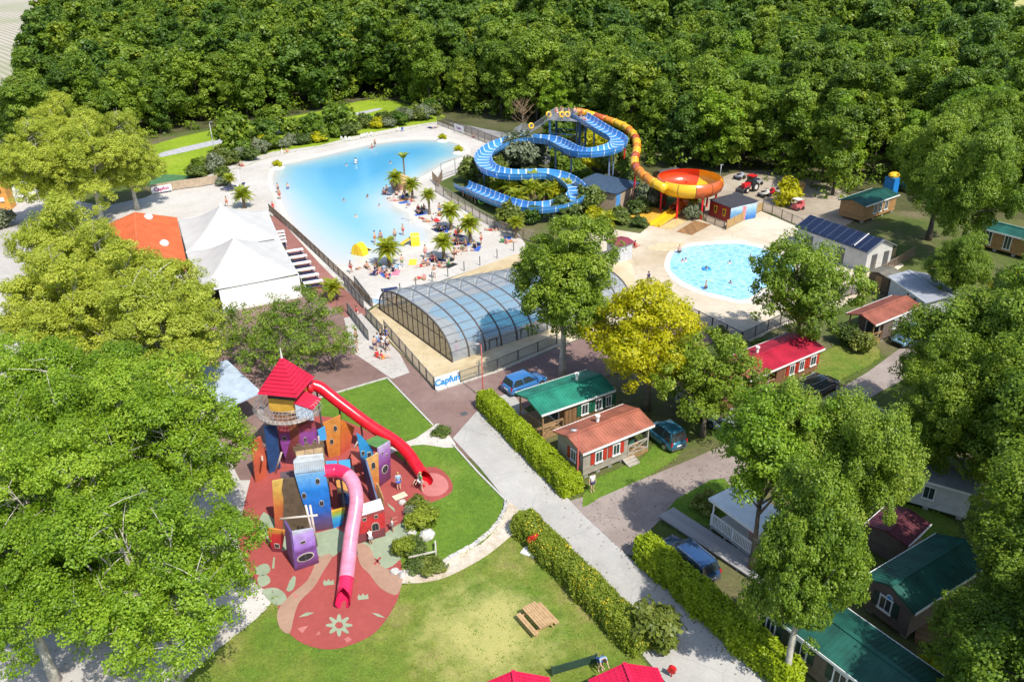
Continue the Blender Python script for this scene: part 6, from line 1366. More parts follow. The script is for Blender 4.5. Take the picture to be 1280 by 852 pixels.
# ============================================================ POOL ENCLOSURE
def glassy(name, col, op, rough=.12):
    m = bpy.data.materials.new(name); m.use_nodes = True; t = m.node_tree; b = t.nodes['Principled BSDF']; out = t.nodes['Material Output']
    b.inputs['Base Color'].default_value = (*col, 1); b.inputs['Roughness'].default_value = rough; b.inputs['Specular IOR Level'].default_value = .8
    tr = t.nodes.new('ShaderNodeBsdfTransparent'); tr.inputs[0].default_value = (*[min(1, .55+c*.5) for c in col], 1); ms = t.nodes.new('ShaderNodeMixShader'); ms.inputs[0].default_value = op
    t.links.new(tr.outputs[0], ms.inputs[1]); t.links.new(b.outputs[0], ms.inputs[2]); t.links.new(ms.outputs[0], out.inputs[0]); return m
poly_m = glassy('polycarbonate', (.44, .50, .57), .42, .14); poly_end = glassy('smoked_pane', (.34, .27, .17), .30); arch_m = M((.075, .060, .05), .4, .1)
A, B, C_ = P(485.6, 384), P(565.2, 453), P(787, 378); uE = (C_-B).normalized(); vE = Vector((-uE.y, uE.x, 0)); WE = abs((A-B).dot(vE)); LE = (C_-B).length; anE = math.atan2(uE.y, uE.x); HE = 3.5; NSEC = 12
eo = B+vE*WE/2; en = thing('pool_enclosure', 'long arched telescopic glazed pool enclosure with dark ribs', 'pool enclosure', (eo.x, eo.y, .04), anE)
NA = 15
def arcp(i, e=0, n=NA):
    t = math.pi*i/n; c, s_ = math.cos(t), math.sin(t); return (-(WE/2+e)*math.copysign(abs(c)**.78, c), (HE+e)*abs(s_)**.80)
ls = LE/NSEC; rb = MB(); pts = [arcp(i, .02, 44) for i in range(45)]
for (y0, z0_), (y1, z1_) in zip(pts[:-1], pts[1:]): rb.beam((0, y0, z0_), (0, y1, z1_), .13, .13)
rme = rb.mesh('rib', arch_m)
sk = lambda k: 1-.019*k
def sec(nm, me, k, dx=0.0): o = ob(nm, me, en, (k*ls, -(WE/2)*(1-sk(min(k, NSEC-1))), 0)); o.scale = (1, sk(min(k, NSEC-1)), sk(min(k, NSEC-1))); return o
for k in range(NSEC+1): sec('rib', rme, k)
pme = []
for i in range(NA):
    m = MB(); q = [arcp(i+j/4, 0) for j in range(5)]; vs = [(x, y, z) for x in (.07, ls-.07) for y, z in q]; m.add(vs, [(j, j+1, 6+j, 5+j) for j in range(4)]); me = m.mesh('pane', poly_m, True); pme.append(me)
pl_m = []
for i in range(1, NA):
    m = MB(); y, z = arcp(i, .03); m.beam((.07, y, z), (ls-.07, y, z), .05, .05); pl_m.append(m.mesh('purlin', M((.20, .21, .23), .4, .1)))
for k in range(NSEC):
    for i in range(NA): sec('pane', pme[i], k)
    for me in pl_m: sec('purlin', me, k)
    if k in (2, 4): 
        m = MB(); y, z = arcp(1, .05); m.box((.5, y, z*.5), (.08, .08, z)); m.box((ls-.5, y, z*.5), (.08, .08, z)); m.box((ls/2, y, z), (ls-1, .08, .08)); m.build('side_door', arch_m, en, loc=(k*ls, -.06-(WE/2)*(1-sk(k))*.0, 0))
ncol = 14; topz = lambda y: HE*(1-min(1, abs(y)/(WE/2))**(1/.78*2))**(.40)
for xe in (0, LE):
    m = MB()
    for j in range(1, ncol): y = -WE/2+WE*j/ncol; m.box((xe, y, topz(y)/2), (.07, .07, topz(y)))
    m.box((xe, 0, .06), (.10, WE-.1, .12)); yl = WE/2*.93; m.box((xe, 0, 1.95), (.06, WE*.80, .07))
    em = m.build('end_mullions', arch_m, en)
    if xe: em.scale = (1, sk(NSEC-1), sk(NSEC-1)); em.location = (0, -(WE/2)*(1-sk(NSEC-1)), 0)
    for j in range(ncol):
        y0, y1 = -WE/2+WE*j/ncol, -WE/2+WE*(j+1)/ncol; q = [(xe+.005, y0+.04, .1), (xe+.005, y1-.04, .1), (xe+.005, y1-.04, max(.12, topz(y1)-.05)), (xe+.005, y0+.04, max(.12, topz(y0)-.05))]
        m = MB(); m.add(q, [(0, 1, 2, 3)]); m.build('pane', poly_end, em)
ip = [(3.5, -4.6), (9, -5.2), (14, -4.8), (20, -5.0), (LE-1.5, -3), (LE-1.5, 3.6), (19, 5), (12, 4.5), (7, 5), (3.8, 3.5), (4.6, 0)]
cz, sz = math.cos(anE), math.sin(anE)
mi_, ti_, bi_ = nodes('covered_pool_water'); ci = ramp(ti_, noise(ti_, .35, 4), [(.35, (.02, .34, .50)), (.65, (.04, .46, .62))]); ti_.links.new(ci, bi_.inputs[0]); bi_.inputs['Roughness'].default_value = .06
q = smooth([(eo.x+x*cz-y*sz, eo.y+x*sz+y*cz) for x, y in ip], 4); m = MB(); m.prism(q, .02, .06); m.build('covered_pool_water', mi_)['kind'] = 'structure'
# ============================================================ FENCES AND SIGNS
f_br = M((.22, .16, .11), .7, .2, 2); f_gr = M((.17, .17, .165), .6, .1); f_pan = M((.36, .31, .25), .7, .15)
fence('brown railed fence between the red terrace walk and the beach', pxs((337, 264), (368, 292), (400, 322), (430, 351), (466, 385)), 1.1, f_br, 'mesh', 1.9)
fence('short slatted fence at the beach corner above the entry ramp', pxs((444, 357), (463, 382)), 1.2, f_gr, 'mesh', 1.5)
fence('slatted ramp fence nearest the palm', pxs((431, 357), (455, 386)), 1.2, f_gr, 'mesh', 1.5)
fence('slatted ramp fence beside the person in red', pxs((435, 391), (461, 426)), 1.2, f_gr, 'mesh', 1.5)
fence('slatted ramp fence next to the enclosure deck', pxs((458, 397), (479, 420)), 1.2, f_gr, 'mesh', 1.5)
fence('framed mesh fence along the front of the enclosure deck', pxs((481, 414), (500, 436), (543, 486)), 1.2, f_gr, 'mesh', 1.9, pmat=f_pan)
fence('low wire fence on the shady side of the enclosure deck', pxs((575, 478), (622, 462), (696, 430)), 1.1, f_gr, 'mesh', 2.2)
fence('row of slim dark posts with rope dividing beach from deck', pxs((480, 374), (520, 359), (560, 346), (600, 332), (642, 314)), 1.15, f_gr, 'none', 2.6)
fence('brown mesh fence between the palms beach and the slide run-out', pxs((545, 240), (565, 252), (600, 275), (628, 291), (668, 304)), 1.5, f_br, 'mesh', 2.4, pmat=f_pan)
fence('brown mesh fence round the near end of the lifeguard corner', pxs((541, 226), (548, 234), (553, 224)), 1.5, f_br, 'mesh', 2.2)
fence('pale wire net beside the slide run-out', pxs((552, 224), (586, 212)), 2.6, galv, 'rail', 3)
fence('tall dark mesh fence at the far end of the beach', pxs((547, 156), (590, 172), (632, 189)), 2.0, f_br, 'mesh', 2.6, pmat=M((.16, .12, .09), .8, .2))
fence('honey board fence beside the painted red hut', pxs((908, 287), (952, 264)), 1.3, M((.42, .28, .12), .7, .15), 'board', 1.9)
fence('wire fence between the pool deck and the yard', pxs((953, 263), (1002, 285)), 1.3, f_br, 'mesh', 2.2, pmat=f_pan)
fence('dark fence along the shady south edge of the round pool deck', pxs((856, 394), (926, 429)), 1.2, dgrey, 'mesh', 2.0)
fence('dark fence running from the pool corner up behind the red roof', pxs((927, 429), (975, 406), (1040, 380), (1098, 352)), 1.2, dgrey, 'mesh', 2.0)
fence('tan board fence beside the solar roofed building', pxs((1091, 338), (1118, 321)), 1.2, M((.40, .29, .14), .7, .15), 'board', 1.6)
fence('brown mesh fence from the tan boards to the trees', pxs((1100, 345), (1142, 320)), 1.2, f_br, 'mesh', 2.0)
fence('light wooden board fence with banner behind the white sand square', pxs((190, 243), (225, 237), (250, 234), (273, 230)), 1.5, M((.42, .32, .22), .7, .15), 'board', 2.4)
fence('green mesh windbreak in the lawn beside the bottom red roofed shed', pxs((690, 845), (745, 829)), .7, M((.03, .06, .04), .7, .1), 'solid', 2.6, pmat=M((.02, .055, .035), .85, .25))
fence('brown fence behind the landing pad and pump house', pxs((712, 300), (740, 290)), 1.2, f_br, 'board', 1.9)
fence('brown picket fence by the bowl slide posts', pxs((858, 268), (882, 277), (905, 286)), 1.0, f_br, 'mesh', 1.6)
def text_on(parent, s, size, loc, rot, mat, name='lettering', bold=.0):
    c = bpy.data.curves.new(name, 'FONT'); c.body = s; c.size = size; c.align_x = 'CENTER'; c.align_y = 'CENTER'; c.extrude = .006; c.offset = bold; c.materials.append(mat); c.resolution_u = 3
    o = bpy.data.objects.new(name, c); COL.objects.link(o); me = bpy.data.meshes.new_from_object(o.evaluated_get(bpy.context.evaluated_depsgraph_get())); bpy.data.objects.remove(o); me.materials.clear(); me.materials.append(mat)
    o = ob(name, me, parent, loc); o.rotation_euler = rot; return o
def sign(label, a, b, h, z0, s, mat, size, bold=.02, name='sign_board', back=white):
    a, b = Vector((*a[:2], 0)), Vector((*b[:2], 0)); d = b-a; an = math.atan2(d.y, d.x); t = thing(name, label, 'sign', (a.x+d.x/2, a.y+d.y/2, .04), an); m = MB(); m.box((0, 0, z0+h/2), (d.length, .06, h)); m.build('board', back, t)
    f = MB(); f.box((-d.length/2+.1, .06, (z0+h)/2), (.07, .06, z0+h)); f.build('post', galv, t); f = MB(); f.box((d.length/2-.1, .06, (z0+h)/2), (.07, .06, z0+h)); f.build('post', galv, t)
    text_on(t, s, size, (0, -.045, z0+h/2), (math.pi/2, 0, 0), mat, bold=bold); return t
sign('white sign with fat blue letters reading Capfun at the deck corner', P(544.5, 489), P(574.5, 479.5), 1.25, .12, 'Capfun', M((.02, .26, .62), .5, 0), .88, .035)
q0, q1 = P(191, 244), P(216, 239.5); dv = Vector((.06, -.25, 0)); sign('white banner with purple letters on the light board fence', q0+dv, q1+dv, 1.0, .3, 'Capfun', M((.35, .03, .16), .5, 0), .8, .03)
q0, q1 = P(569, 165.5), P(580, 169.5); dv = Vector((-.1, -.3, 0)); sign('small white banner on the tall far fence', q0+dv, q1+dv, 1.2, .6, 'Capfun', M((.35, .03, .2), .5, 0), .6, .02)
# ============================================================ LAMPS, STREET FURNITURE
rpost = M((.42, .09, .075), .5, .1)
lamp_post('red lamp post by the blue hatchback and hedge end', (604, 498), (600.5, 432), rpost, arm=(-.35, .1)); lamp_post('red lamp post in front of the russet mobile home', (721.5, 611), (722.5, 540), rpost, arm=(-.3, .1))
lamp_post('tall grey lamp post at the back of the white sand square', (269.5, 196), (262, 154), galv, arm=(.3, .2)); lamp_post('grey lamp post beside the big palm on the left beach', (305, 258), (298, 212), galv, arm=(.3, .2))
lamp_post('thin dark red post by the white kiosk', (763, 296), (762, 284), rpost, head=False)
lamp_post('grey post at the bowl slide edge', (900, 222), (899, 207), galv, arm=(.1, .1)); lamp_post('white beach shower post with pale blue head', (513, 277), (511, 261), white, arm=(-.4, .1))
lamp_post('slim galvanised camera post behind the castle trees', (736, 150), (735, 140), galv, head=False)
# picnic table
q = P(672, 780); pt_ = thing('picnic_table', 'pale brown wooden picnic table with benches on the dry lawn', 'picnic table', (q.x, q.y, .04), R(-57)); tan = M((.46, .30, .15), .6, .15, 3)
for k in range(6):
    m = MB(); m.box((0, -.40+k*.16, .74), (1.9, .145, .04)); m.build('plank', tan, pt_)
for s_ in (-1, 1):
    for k in range(2): m = MB(); m.box((0, s_*(.66+k*.16), .44), (1.9, .145, .04)); m.build('bench_plank', tan, pt_)
m0 = MB()
m0.beam((0, -.78, .40), (0, .78, .40), .06, .09); m0.beam((0, -.42, .69), (0, .42, .69), .06, .08); m0.beam((0, -.30, .68), (0, -.62, 0), .06, .09); m0.beam((0, .30, .68), (0, .62, 0), .06, .09); lme = m0.mesh('leg_frame', tan)
for x_ in (-.72, .72): ob('leg_frame', lme, pt_, (x_, 0, 0))
# red hose reels
def reel(px, py, label, slab=True, s=1.0):
    q = P(px, py); t = thing('hose_reel', label, 'hose reel', (q.x, q.y, .05), R(-30)); t.scale = (s,)*3
    m = MB(); m.tube([(0, -.16, 1.0), (0, .16, 1.0)], .36, 18); m.tube([(0, -.19, 1.0), (0, -.165, 1.0)], [.42, .42], 18); m.tube([(0, .165, 1.0), (0, .19, 1.0)], .42, 18); m.build('drum', redp, t, False)
    m = MB(); m.tube([(0, -.2, 1.0), (0, .2, 1.0)], .12, 10); m.tube([(0, .0, 0), (0, .0, .66)], .07, 8); m.build('stand', M((.40, .02, .02), .5, .1), t)
    if slab: m = MB(); m.box((-.25, -.1, .03), (1.0, .9, .08)); m.build('slab', white, t)
reel(668, 690, 'red round hose reel on a white slab beside the flowering hedge'); reel(839, 846, 'small red hose reel at the bottom edge beside the road', False, .55)
# bottom red roofed sheds
def red_shed(label, l, f, r_, apexL, apexR, L, Wd, rz, loc, base=2.2):
    t = thing('garden_shed', label, 'shed', loc, rz); w = gable_wall(L, Wd, 0, base, .75, M((.30, .29, .28), .7, .1), t)
    m = MB(); crim = M((.55, .012, .06), .4, .08)
    for sg in (-1, 1):
        n = Vector((0, sg*.75, Wd/2)).normalized(); m.slab([(-L/2-.15, 0, base+.78), (L/2+.15, 0, base+.78), (L/2+.15, sg*(Wd/2+.15), base), (-L/2-.15, sg*(Wd/2+.15), base)], n, .06)
        for i in range(int((L+.3)/.2)+1): x_ = -L/2-.13+i*.2; m.beam(Vector((x_, 0, base+.78))+n*.012, Vector((x_, sg*(Wd/2+.15), base))+n*.012, .09, .05)
        for j in range(1, 7): u = j/7; m.beam(Vector((-L/2-.15, sg*u*(Wd/2+.15), base+.78*(1-u)))+n*.022, Vector((L/2+.15, sg*u*(Wd/2+.15), base+.78*(1-u)))+n*.022, .035, .03)
    m.beam((-L/2-.17, 0, base+.84), (L/2+.17, 0, base+.84), .2, .08); rr = m.build('roof', crim, t)
    f_ = MB()
    for x_ in (-L/2-.17, L/2+.17):
        for sg in (-1, 1): f_.beam((x_, 0, base+.72), (x_, sg*(Wd/2+.15), base-.06), .03, .14)
    f_.build('fascia', white, rr)
q = P(787, 846, 2.4); red_shed('bright crimson tile-sheet roofed shed at the bottom edge by the flowering hedge', 0, 0, 0, 0, 0, 2.6, 3.4, R(-80), (q.x-.0, q.y-1.1, .03)); q = P(646, 851, 2.4); red_shed('crimson roofed shed just peeking in at the bottom edge of the lawn', 0, 0, 0, 0, 0, 2.6, 3.4, R(-83), (q.x, q.y-1.35, .03))
# road drain grates, planter curb, castle rocks
q = P(580, 517.5); t = tag(MB().box((0, 0, .0), (.55, .55, .03)).build('drain_grate', dgrey, loc=(q.x, q.y, .055), rz=RZ), 'dark square drain grate in the red square', 'drain')
rock_m = M((.52, .50, .47), .85, .2, 2, bmp=.6)
def rock(px, py, r_, label, mat=rock_m, z=0, group=None):
    q = P(px, py); rg = random.Random(px*7+py); m = MB(); m.ball((0, 0, 0), (1, 1, 1), 9, 6); m.v = [tuple(c*(1+rg.uniform(-.18, .18)) for c in v) for v in m.v]; o = m.build('rock', mat, None, False, (q.x, q.y, r_*.35+z), rg.uniform(0, 3)); o.scale = (r_, r_*.8, r_*.7); return tag(o, label, 'rock', group)
for i, (x, y, r_, l) in enumerate([(503, 629, .33, 'pale square boulder by the red rubber, top of the flower bed'), (511, 634, .34, 'dark grey boulder behind the pale square one'), (509, 640, .3, 'small boulder on the bed edge'), (515, 668, .4, 'pale boulder between the two yellow bushes'), (534, 672, .6, 'large flat pale stone beside the bed rail'), (494, 716, .35, 'white edging boulder at the bed foot'), (503, 720, .3, 'white edging boulder next to the bed foot'), (548, 552, .15, 'dark pebble beside the round grass bush')]): rock(x, y, r_, l)
# rail by the bed
m = MB(); a_, b_ = P(511, 697, .5), P(545, 689, .5); c_ = P(544, 676, .5); o = a_.copy(); o.z = 0
m.beam(a_-o, b_-o, .09); m.beam(b_-o, c_-o, .09)
for v in (a_, b_, c_): m.beam(v-o, (v.x-o.x, v.y-o.y, 0), .09)
tag(m.build('bed_rail', M((.50, .46, .40), .7, .1), loc=(o.x, o.y, .03)), 'low pale wooden rail round the flower bed', 'rail')
# stone edging of the path: single stones
st_m = [M((.52, .50, .47), .85, .2, 2), M((.62, .58, .52), .85, .2, 2), M((.42, .42, .42), .85, .2, 2)]
edge = smooth([tuple(P(*p)[:2]) for p in ((633, 628), (628, 645), (618, 660), (600, 676), (575, 692), (545, 708), (520, 714), (497, 717), (520, 714), (545, 708), (575, 692), (600, 676), (618, 660), (628, 645))], 6)[:42]
wl_ = thing('stone_edging', 'curved row of pale edging stones between lawn and stone path', 'edging', (edge[0][0], edge[0][1], .03)); sm = []
for i in range(3): m = MB(); m.box((0, 0, .1), (.34, .24, .2)); m.v = [(x*(1+.3*math.sin(i*3+x*20)), y*(1+.2*math.cos(i+z*9)), z) for x, y, z in m.v]; sm.append(m)
meshes = [sm[i].mesh('stone', st_m[i]) for i in range(3)]; acc = 0
for (x0, y0), (x1, y1) in zip(edge[:-1], edge[1:]):
    d = math.hypot(x1-x0, y1-y0); k = max(1, int(d/.4))
    for j in range(k): o = ob('stone', meshes[random.randrange(3)], wl_, (x0+(x1-x0)*j/k-edge[0][0]+random.uniform(-.05, .05), y0+(y1-y0)*j/k-edge[0][1]+random.uniform(-.05, .05), 0), math.atan2(y1-y0, x1-x0)+random.uniform(-.2, .2))
# kerbs
def kerb(label, pts, mat=M((.50, .49, .46), .8, .12), w=.14, h=.12):
    p = pxs(*pts); t = thing('kerb', label, 'kerb', (p[0].x, p[0].y, .03)); m = MB(); m.box((0, 0, h/2), (.96, w, h)); me = m.mesh('kerb_stone', mat)
    for a, b in zip(p[:-1], p[1:]):
        d = b-a; n = max(1, round(d.length))
        for i in range(n): q = a+d*((i+.5)/n)-p[0]; o = ob('kerb_stone', me, t, (q.x, q.y, 0), math.atan2(d.y, d.x)); o.scale = (d.length/n, 1, 1)
kerb('pale kerb along the top and right edge of the upper lawn', ((392, 500), (484, 473), (541, 532))); kerb('kerb between the right lawn and the grey road', ((566, 556), (598, 592), (632, 626)))
kerb('kerb edge of the enclosure deck beside the red square', ((546, 489.5), (622, 465), (700, 432)))
# ============================================================ CARS
cl = lambda px, py: tuple(P(px, py)+Vector((0, 0, .05)))
car('bright blue hatchback parked beside the green roofed home', cl(656, 485), RZ+R(3), (.05, .20, .50), 'hatch'); car('teal blue people carrier behind the russet home porch', cl(830, 551), R(118), (.03, .16, .26), 'van', 3.7)
car('dark blue estate car with roof reflecting sky, beside the ramp', cl(858, 707), R(122), (.03, .08, .20), 'estate', 4.4, True); car('silver-white car half hidden under the leafy tree', cl(911, 543), R(112), (.50, .54, .58), 'hatch')
car('black estate car with silver roof rails by the crimson roof', cl(1021, 490), RZ+R(2), (.012, .012, .015), 'estate', 4.5, True); car('light blue saloon in the shade of the terracotta home', cl(1136, 427), R(213), (.20, .36, .48), 'hatch', 4.2)
# machinery yard
def tractor(loc, rz):
    t = thing('tractor', 'small red tractor with front loader in the dirt yard', 'tractor', loc, rz); m = MB(); m.box((.6, 0, 1.0), (1.5, .7, .6)); m.box((.6, 0, 1.33), (1.4, .55, .1)); m.build('bonnet', redp, t)
    m = MB(); m.box((-.6, 0, 1.0), (1.0, .9, .3)); m.build('platform', black, t); m = MB()
    for x, y in ((-1.0, -.5), (-1.0, .5), (-.1, -.5), (-.1, .5)): m.beam((x, y, 1.1), (x, y, 2.3), .07)
    m.build('cab_frame', black, t); m = MB(); m.box((-.55, 0, 2.35), (1.2, 1.2, .12)); m.build('cab_roof', redp, t); m = MB(); m.box((-.55, 0, 1.75), (.8, .9, 1.0)); m.build('cab_glass', glass, t)
    for x, y, r_ in ((-.7, -.75, .72), (-.7, .75, .72), (1.1, -.65, .45), (1.1, .65, .45)):
        m = MB(); m.tube([(0, -.17, 0), (0, .17, 0)], r_, 16); w = m.build('wheel', black, t, loc=(x, y, r_)); m = MB(); m.tube([(0, -.18, 0), (0, .18, 0)], r_*.5, 12); m.build('rim', offwhite, w)
    m = MB(); m.beam((.2, -.55, 1.2), (2.1, -.5, .4), .1); m.beam((.2, .55, 1.2), (2.1, .5, .4), .1); m.build('loader_arm', dgrey, t); m = MB(); m.slab([(2.0, -.8, .1), (2.6, -.8, .05), (2.6, .8, .05), (2.0, .8, .1)], (0, 0, 1), .06); m.slab([(2.0, -.8, .1), (2.0, .8, .1), (2.05, .8, .65), (2.05, -.8, .65)], (1, 0, 0), .06); m.build('bucket', dgrey, t)
q = P(935, 239); tractor((q.x, q.y, .03), R(215))
def bike(px, py, rz, col, label):
    q = P(px, py); t = thing('quad_cart', label, 'cart', (q.x, q.y, .03), rz, 'red and white carts in the yard'); m = MB(); m.box((0, 0, .6), (1.5, .7, .3)); m.box((.5, 0, .8), (.5, .5, .3)); m.build('body', col, t); m = MB(); m.box((-.3, 0, .85), (.6, .4, .16)); m.build('seat', black, t)
    w = MB(); w.tube([(0, -.12, 0), (0, .12, 0)], .3, 12); wm = w.mesh('wheel', black)
    for x in (-.6, .6):
        for y in (-.5, .5): ob('wheel', wm, t, (x, y, .3))
    m = MB(); m.beam((.35, 0, .9), (.2, 0, 1.25), .05); m.beam((.2, -.35, 1.25), (.2, .35, 1.25), .05); m.build('handlebar', dgrey, t)
bike(955, 246, R(30), offwhite, 'white cart with black seat in the yard, nearest the tractor'); bike(964, 244, R(60), redp, 'red cart in the middle of the yard row'); bike(974, 243, R(10), offwhite, 'white cart at the right of the yard row'); bike(946, 230, R(100), M((.35, .38, .42), .5, .1), 'grey cart parked behind the tractor'); bike(924, 224, R(40), M((.4, .42, .5), .5, .1), 'pale cart to the left behind the tractor')
q = P(993, 240); t = thing('timber_stack', 'orange-brown timber pallet box beside the lime bush', 'crate', (q.x, q.y, .03), R(20))
for k in range(5):
    m = MB(); m.box((0, 0, .15+k*.3), (2.4, 1.6, .24)); m.build('board_layer', M((.42, .24, .09), .7, .2), t)
q = P(997, 262); t = thing('ride_cart', 'small pink and white ride cart beside the solar roof', 'cart', (q.x, q.y, .03), R(30)); m = MB(); m.box((0, 0, .5), (1.6, 1.0, .6)); m.box((.5, 0, 1.0), (.5, .9, .5)); m.build('body', M((.55, .12, .13), .5, .1), t); m = MB(); m.box((-.3, 0, 1.6), (1.2, 1.1, .1)); m.build('canopy', offwhite, t); w = MB(); w.tube([(0, -.1, 0), (0, .1, 0)], .25, 12); wm = w.mesh('wheel', black); [ob('wheel', wm, t, (x, y, .25)) for x in (-.5, .5) for y in (-.5, .5)]
q = P(1125, 243); t = thing('inflatable', 'blue and yellow toy slide under the trees at the wood edge', 'toy slide', (q.x, q.y+1, .03), R(30)); m = MB(); m.slab([(-1.2, -.8, 2.6), (-1.2, .8, 2.6), (1.8, .8, .2), (1.8, -.8, .2)], (.5, 0, 1), .12); m.build('slide_bed', M((.02, .22, .62), .4, .1), t); m = MB(); m.box((-1.8, 0, 1.3), (1.2, 1.7, 2.6)); m.build('tower', M((.02, .22, .62), .4, .1), t); m = MB(); m.ball((-1.6, 0, 2.9), (.9, .8, .5), 10, 6); m.build('roof', yellow, t)
# left edge: orange kiosk and white walls
q = P(10, 262); t = thing('play_tower', 'orange wooden tower with small dark window at the left edge', 'tower', (q.x-1.2, q.y+1, .03), R(10)); m = MB(); m.slab([(-1.6, -1.2, 0), (1.6, -1.2, 0), (1.2, -1.0, 5.0), (-1.2, -1.0, 5.0)], (0, -1, .05), 2.0); w = m.build('wall', M((.58, .27, .05), .6, .15), t); m = MB(); m.box((.5, -1.18, 3.0), (.5, .12, .7)); m.build('window', black, w); m = MB(); m.box((.4, -1.3, 1.6), (1.1, .06, .6)); m.build('sign', white, w); m = MB(); m.slab([(-1.7, -1.6, 5.0), (1.7, -1.6, 5.0), (1.2, 1.2, 6.4), (-1.2, 1.2, 6.4)], (0, -1, 1.8), .12); m.build('roof', M((.06, .08, .14), .6, .1), t)
q = P(30, 250); t = tag(MB().box((0, 0, .9), (5.5, 3.4, 1.8)).build('white_wall', white, loc=(q.x+.5, q.y+3, .02), rz=R(12)), 'white rendered wall block by the orange tower at left', 'wall')
# yellow water toys, rock island
def float_toy(px, py, rz, label):
    q = P(px, py); t = thing('water_toy', label, 'water toy', (q.x, q.y, .05), rz, 'yellow water toys'); m = MB(); vs = []
    for i in range(9):
        a = math.pi*i/8
        for x in (-.55, .55): vs.append((x, .95*math.cos(a), 1.5*math.sin(a)))
    m.add(vs, [(2*i, 2*i+1, 2*i+3, 2*i+2) for i in range(8)]); m.add([(-.55, y, z-.01) for x, y, z in vs[::2]], [tuple(range(9))]); m.add([(.55, y, z-.01) for x, y, z in vs[::2]], [tuple(range(9))[::-1]]); m.build('dome', M((.85, .58, .02), .3, .05), t)
    m = MB(); m.slab([(.56, -.5, .9), (.56, .5, .9), (1.9, .5, .1), (1.9, -.5, .1)], (.5, 0, 1), .08); m.build('ramp', M((.85, .58, .02), .3, .05), t); m = MB(); m.beam((-.57, -.3, 0), (-.57, -.1, 1.3), .07); m.beam((-.57, .3, 0), (-.57, .1, 1.3), .07); m.build('ladder', M((.7, .4, .02), .4, .05), t)
float_toy(450, 318, R(60), 'yellow humped water slide standing in the shallows at left'); float_toy(519, 305, R(190), 'yellow humped water slide lying at the shore by the palms')
q = P(503, 236); t = tag(MB().ball((0, 0, 0), (1, 1, 1), 10, 7).build('island_rock', M((.58, .32, .21), .85, .2, 2, bmp=.6), None, False, (q.x, q.y, .9)), 'orange-pink artificial rock on the beach spit by two palms', 'rock'); t.scale = (1.8, 1.3, 1.35); t.data = t.data
rg = random.Random(4)
for v in t.data.vertices: v.co *= 1+rg.uniform(-.16, .16)
q = P(506, 223); palm_stub = thing('palm_stump', 'bare dark palm stem behind the orange rock', 'palm tree', (q.x, q.y, .03)); ob('trunk', PT, palm_stub).scale = (.8, .8, 1.1); [setattr(ob('frond', FR[0], palm_stub, (0, 0, 3.2)), 'rotation_euler', (0, R(-55), i*1.05)) for i in range(6)]
for i, (x, y, l) in enumerate([(347, 210, 'planted rock islet near the left shore of the lagoon'), (553, 176, 'planted rock islet near the far shore'), (573, 191, 'planted rock islet by the slide end of the lagoon')]):
    q = P(x, y); t = thing('rock_islet', l, 'islet', (q.x, q.y, .04), 0, 'planted rock islets in the lagoon'); m = MB(); m.ball((0, 0, 0), (1.3, 1.1, .45), 10, 6); m.build('rock', offwhite, t); o = ob('plant', SH['lime'], t, (0, 0, .25)); o.scale = (.8, .8, .7)
# ============================================================ HEDGES, PALMS, SHRUBS
hedge('bright green clipped laurel hedge along the road in front of the green roofed home', (606, 507), (716, 619), 1.6, 1.5, L_hedge, .15, 480, ragged=.10, seed=3)
hedge('long dark hedge dotted with yellow flowers between lawn and road', (653, 660), (806, 816), 1.7, 1.35, L_hedge2, .12, 620, flowers=True, ragged=.14, seed=8)
hedge('bright green laurel hedge beside the dark blue estate car', (801, 692), (988, 860), 1.5, 1.6, L_hedge, .16, 420, ragged=.16, seed=5)
for x, y, h, l, s in [(496, 242, 2.6, 'palm standing left of the orange rock', 1.2), (516, 251, 2.5, 'palm standing right of the orange rock', 1.2), (537, 268, 2.8, 'palm on the sand between the rock and the mesh fence', 1.0), (564, 287, 2.6, 'broad palm in the middle of the palm beach', 1.35), (588, 304, 2.6, 'palm at the right of the middle beach', 1.3), (555, 324, 2.2, 'palm nearest the rope posts', 1.2), (487, 333, 2.3, 'bushy palm between the two yellow water toys', 1.45), (645, 298, 2.2, 'palm behind the big leafy tree', 1.0), (289, 235, 1.6, 'yellowing palm by the blue beach loungers at left', .9), (306, 260, 2.0, 'grey-green palm at the foot of the beach lamp post', 1.35), (417, 375, 1.5, 'yellow-green palm at the end of the terrace walk', 1.1)]: palm(x, y, h, l, s)
for i, (x, y, h) in enumerate([(648, 262, 2.0), (664, 256, 2.6), (680, 256, 2.2), (640, 250, 1.8), (668, 246, 2.8), (690, 250, 1.8), (625, 245, 1.5)]): palm(x, y, h, 'palm clump inside the lower loop of the blue slide, plant %s from the left' % 'fourth third sixth second fifth seventh first'.split()[i], 1.35, 22, 'palms inside the blue slide')
palm(758, 285, 1.2, 'yellow-green palm beside the pump house', 1.3, 22, 'palms by the pump house'); palm(866, 270, 2.4, 'small palm between the bowl posts and red hut', 1.0, 20, 'palms by the pump house')
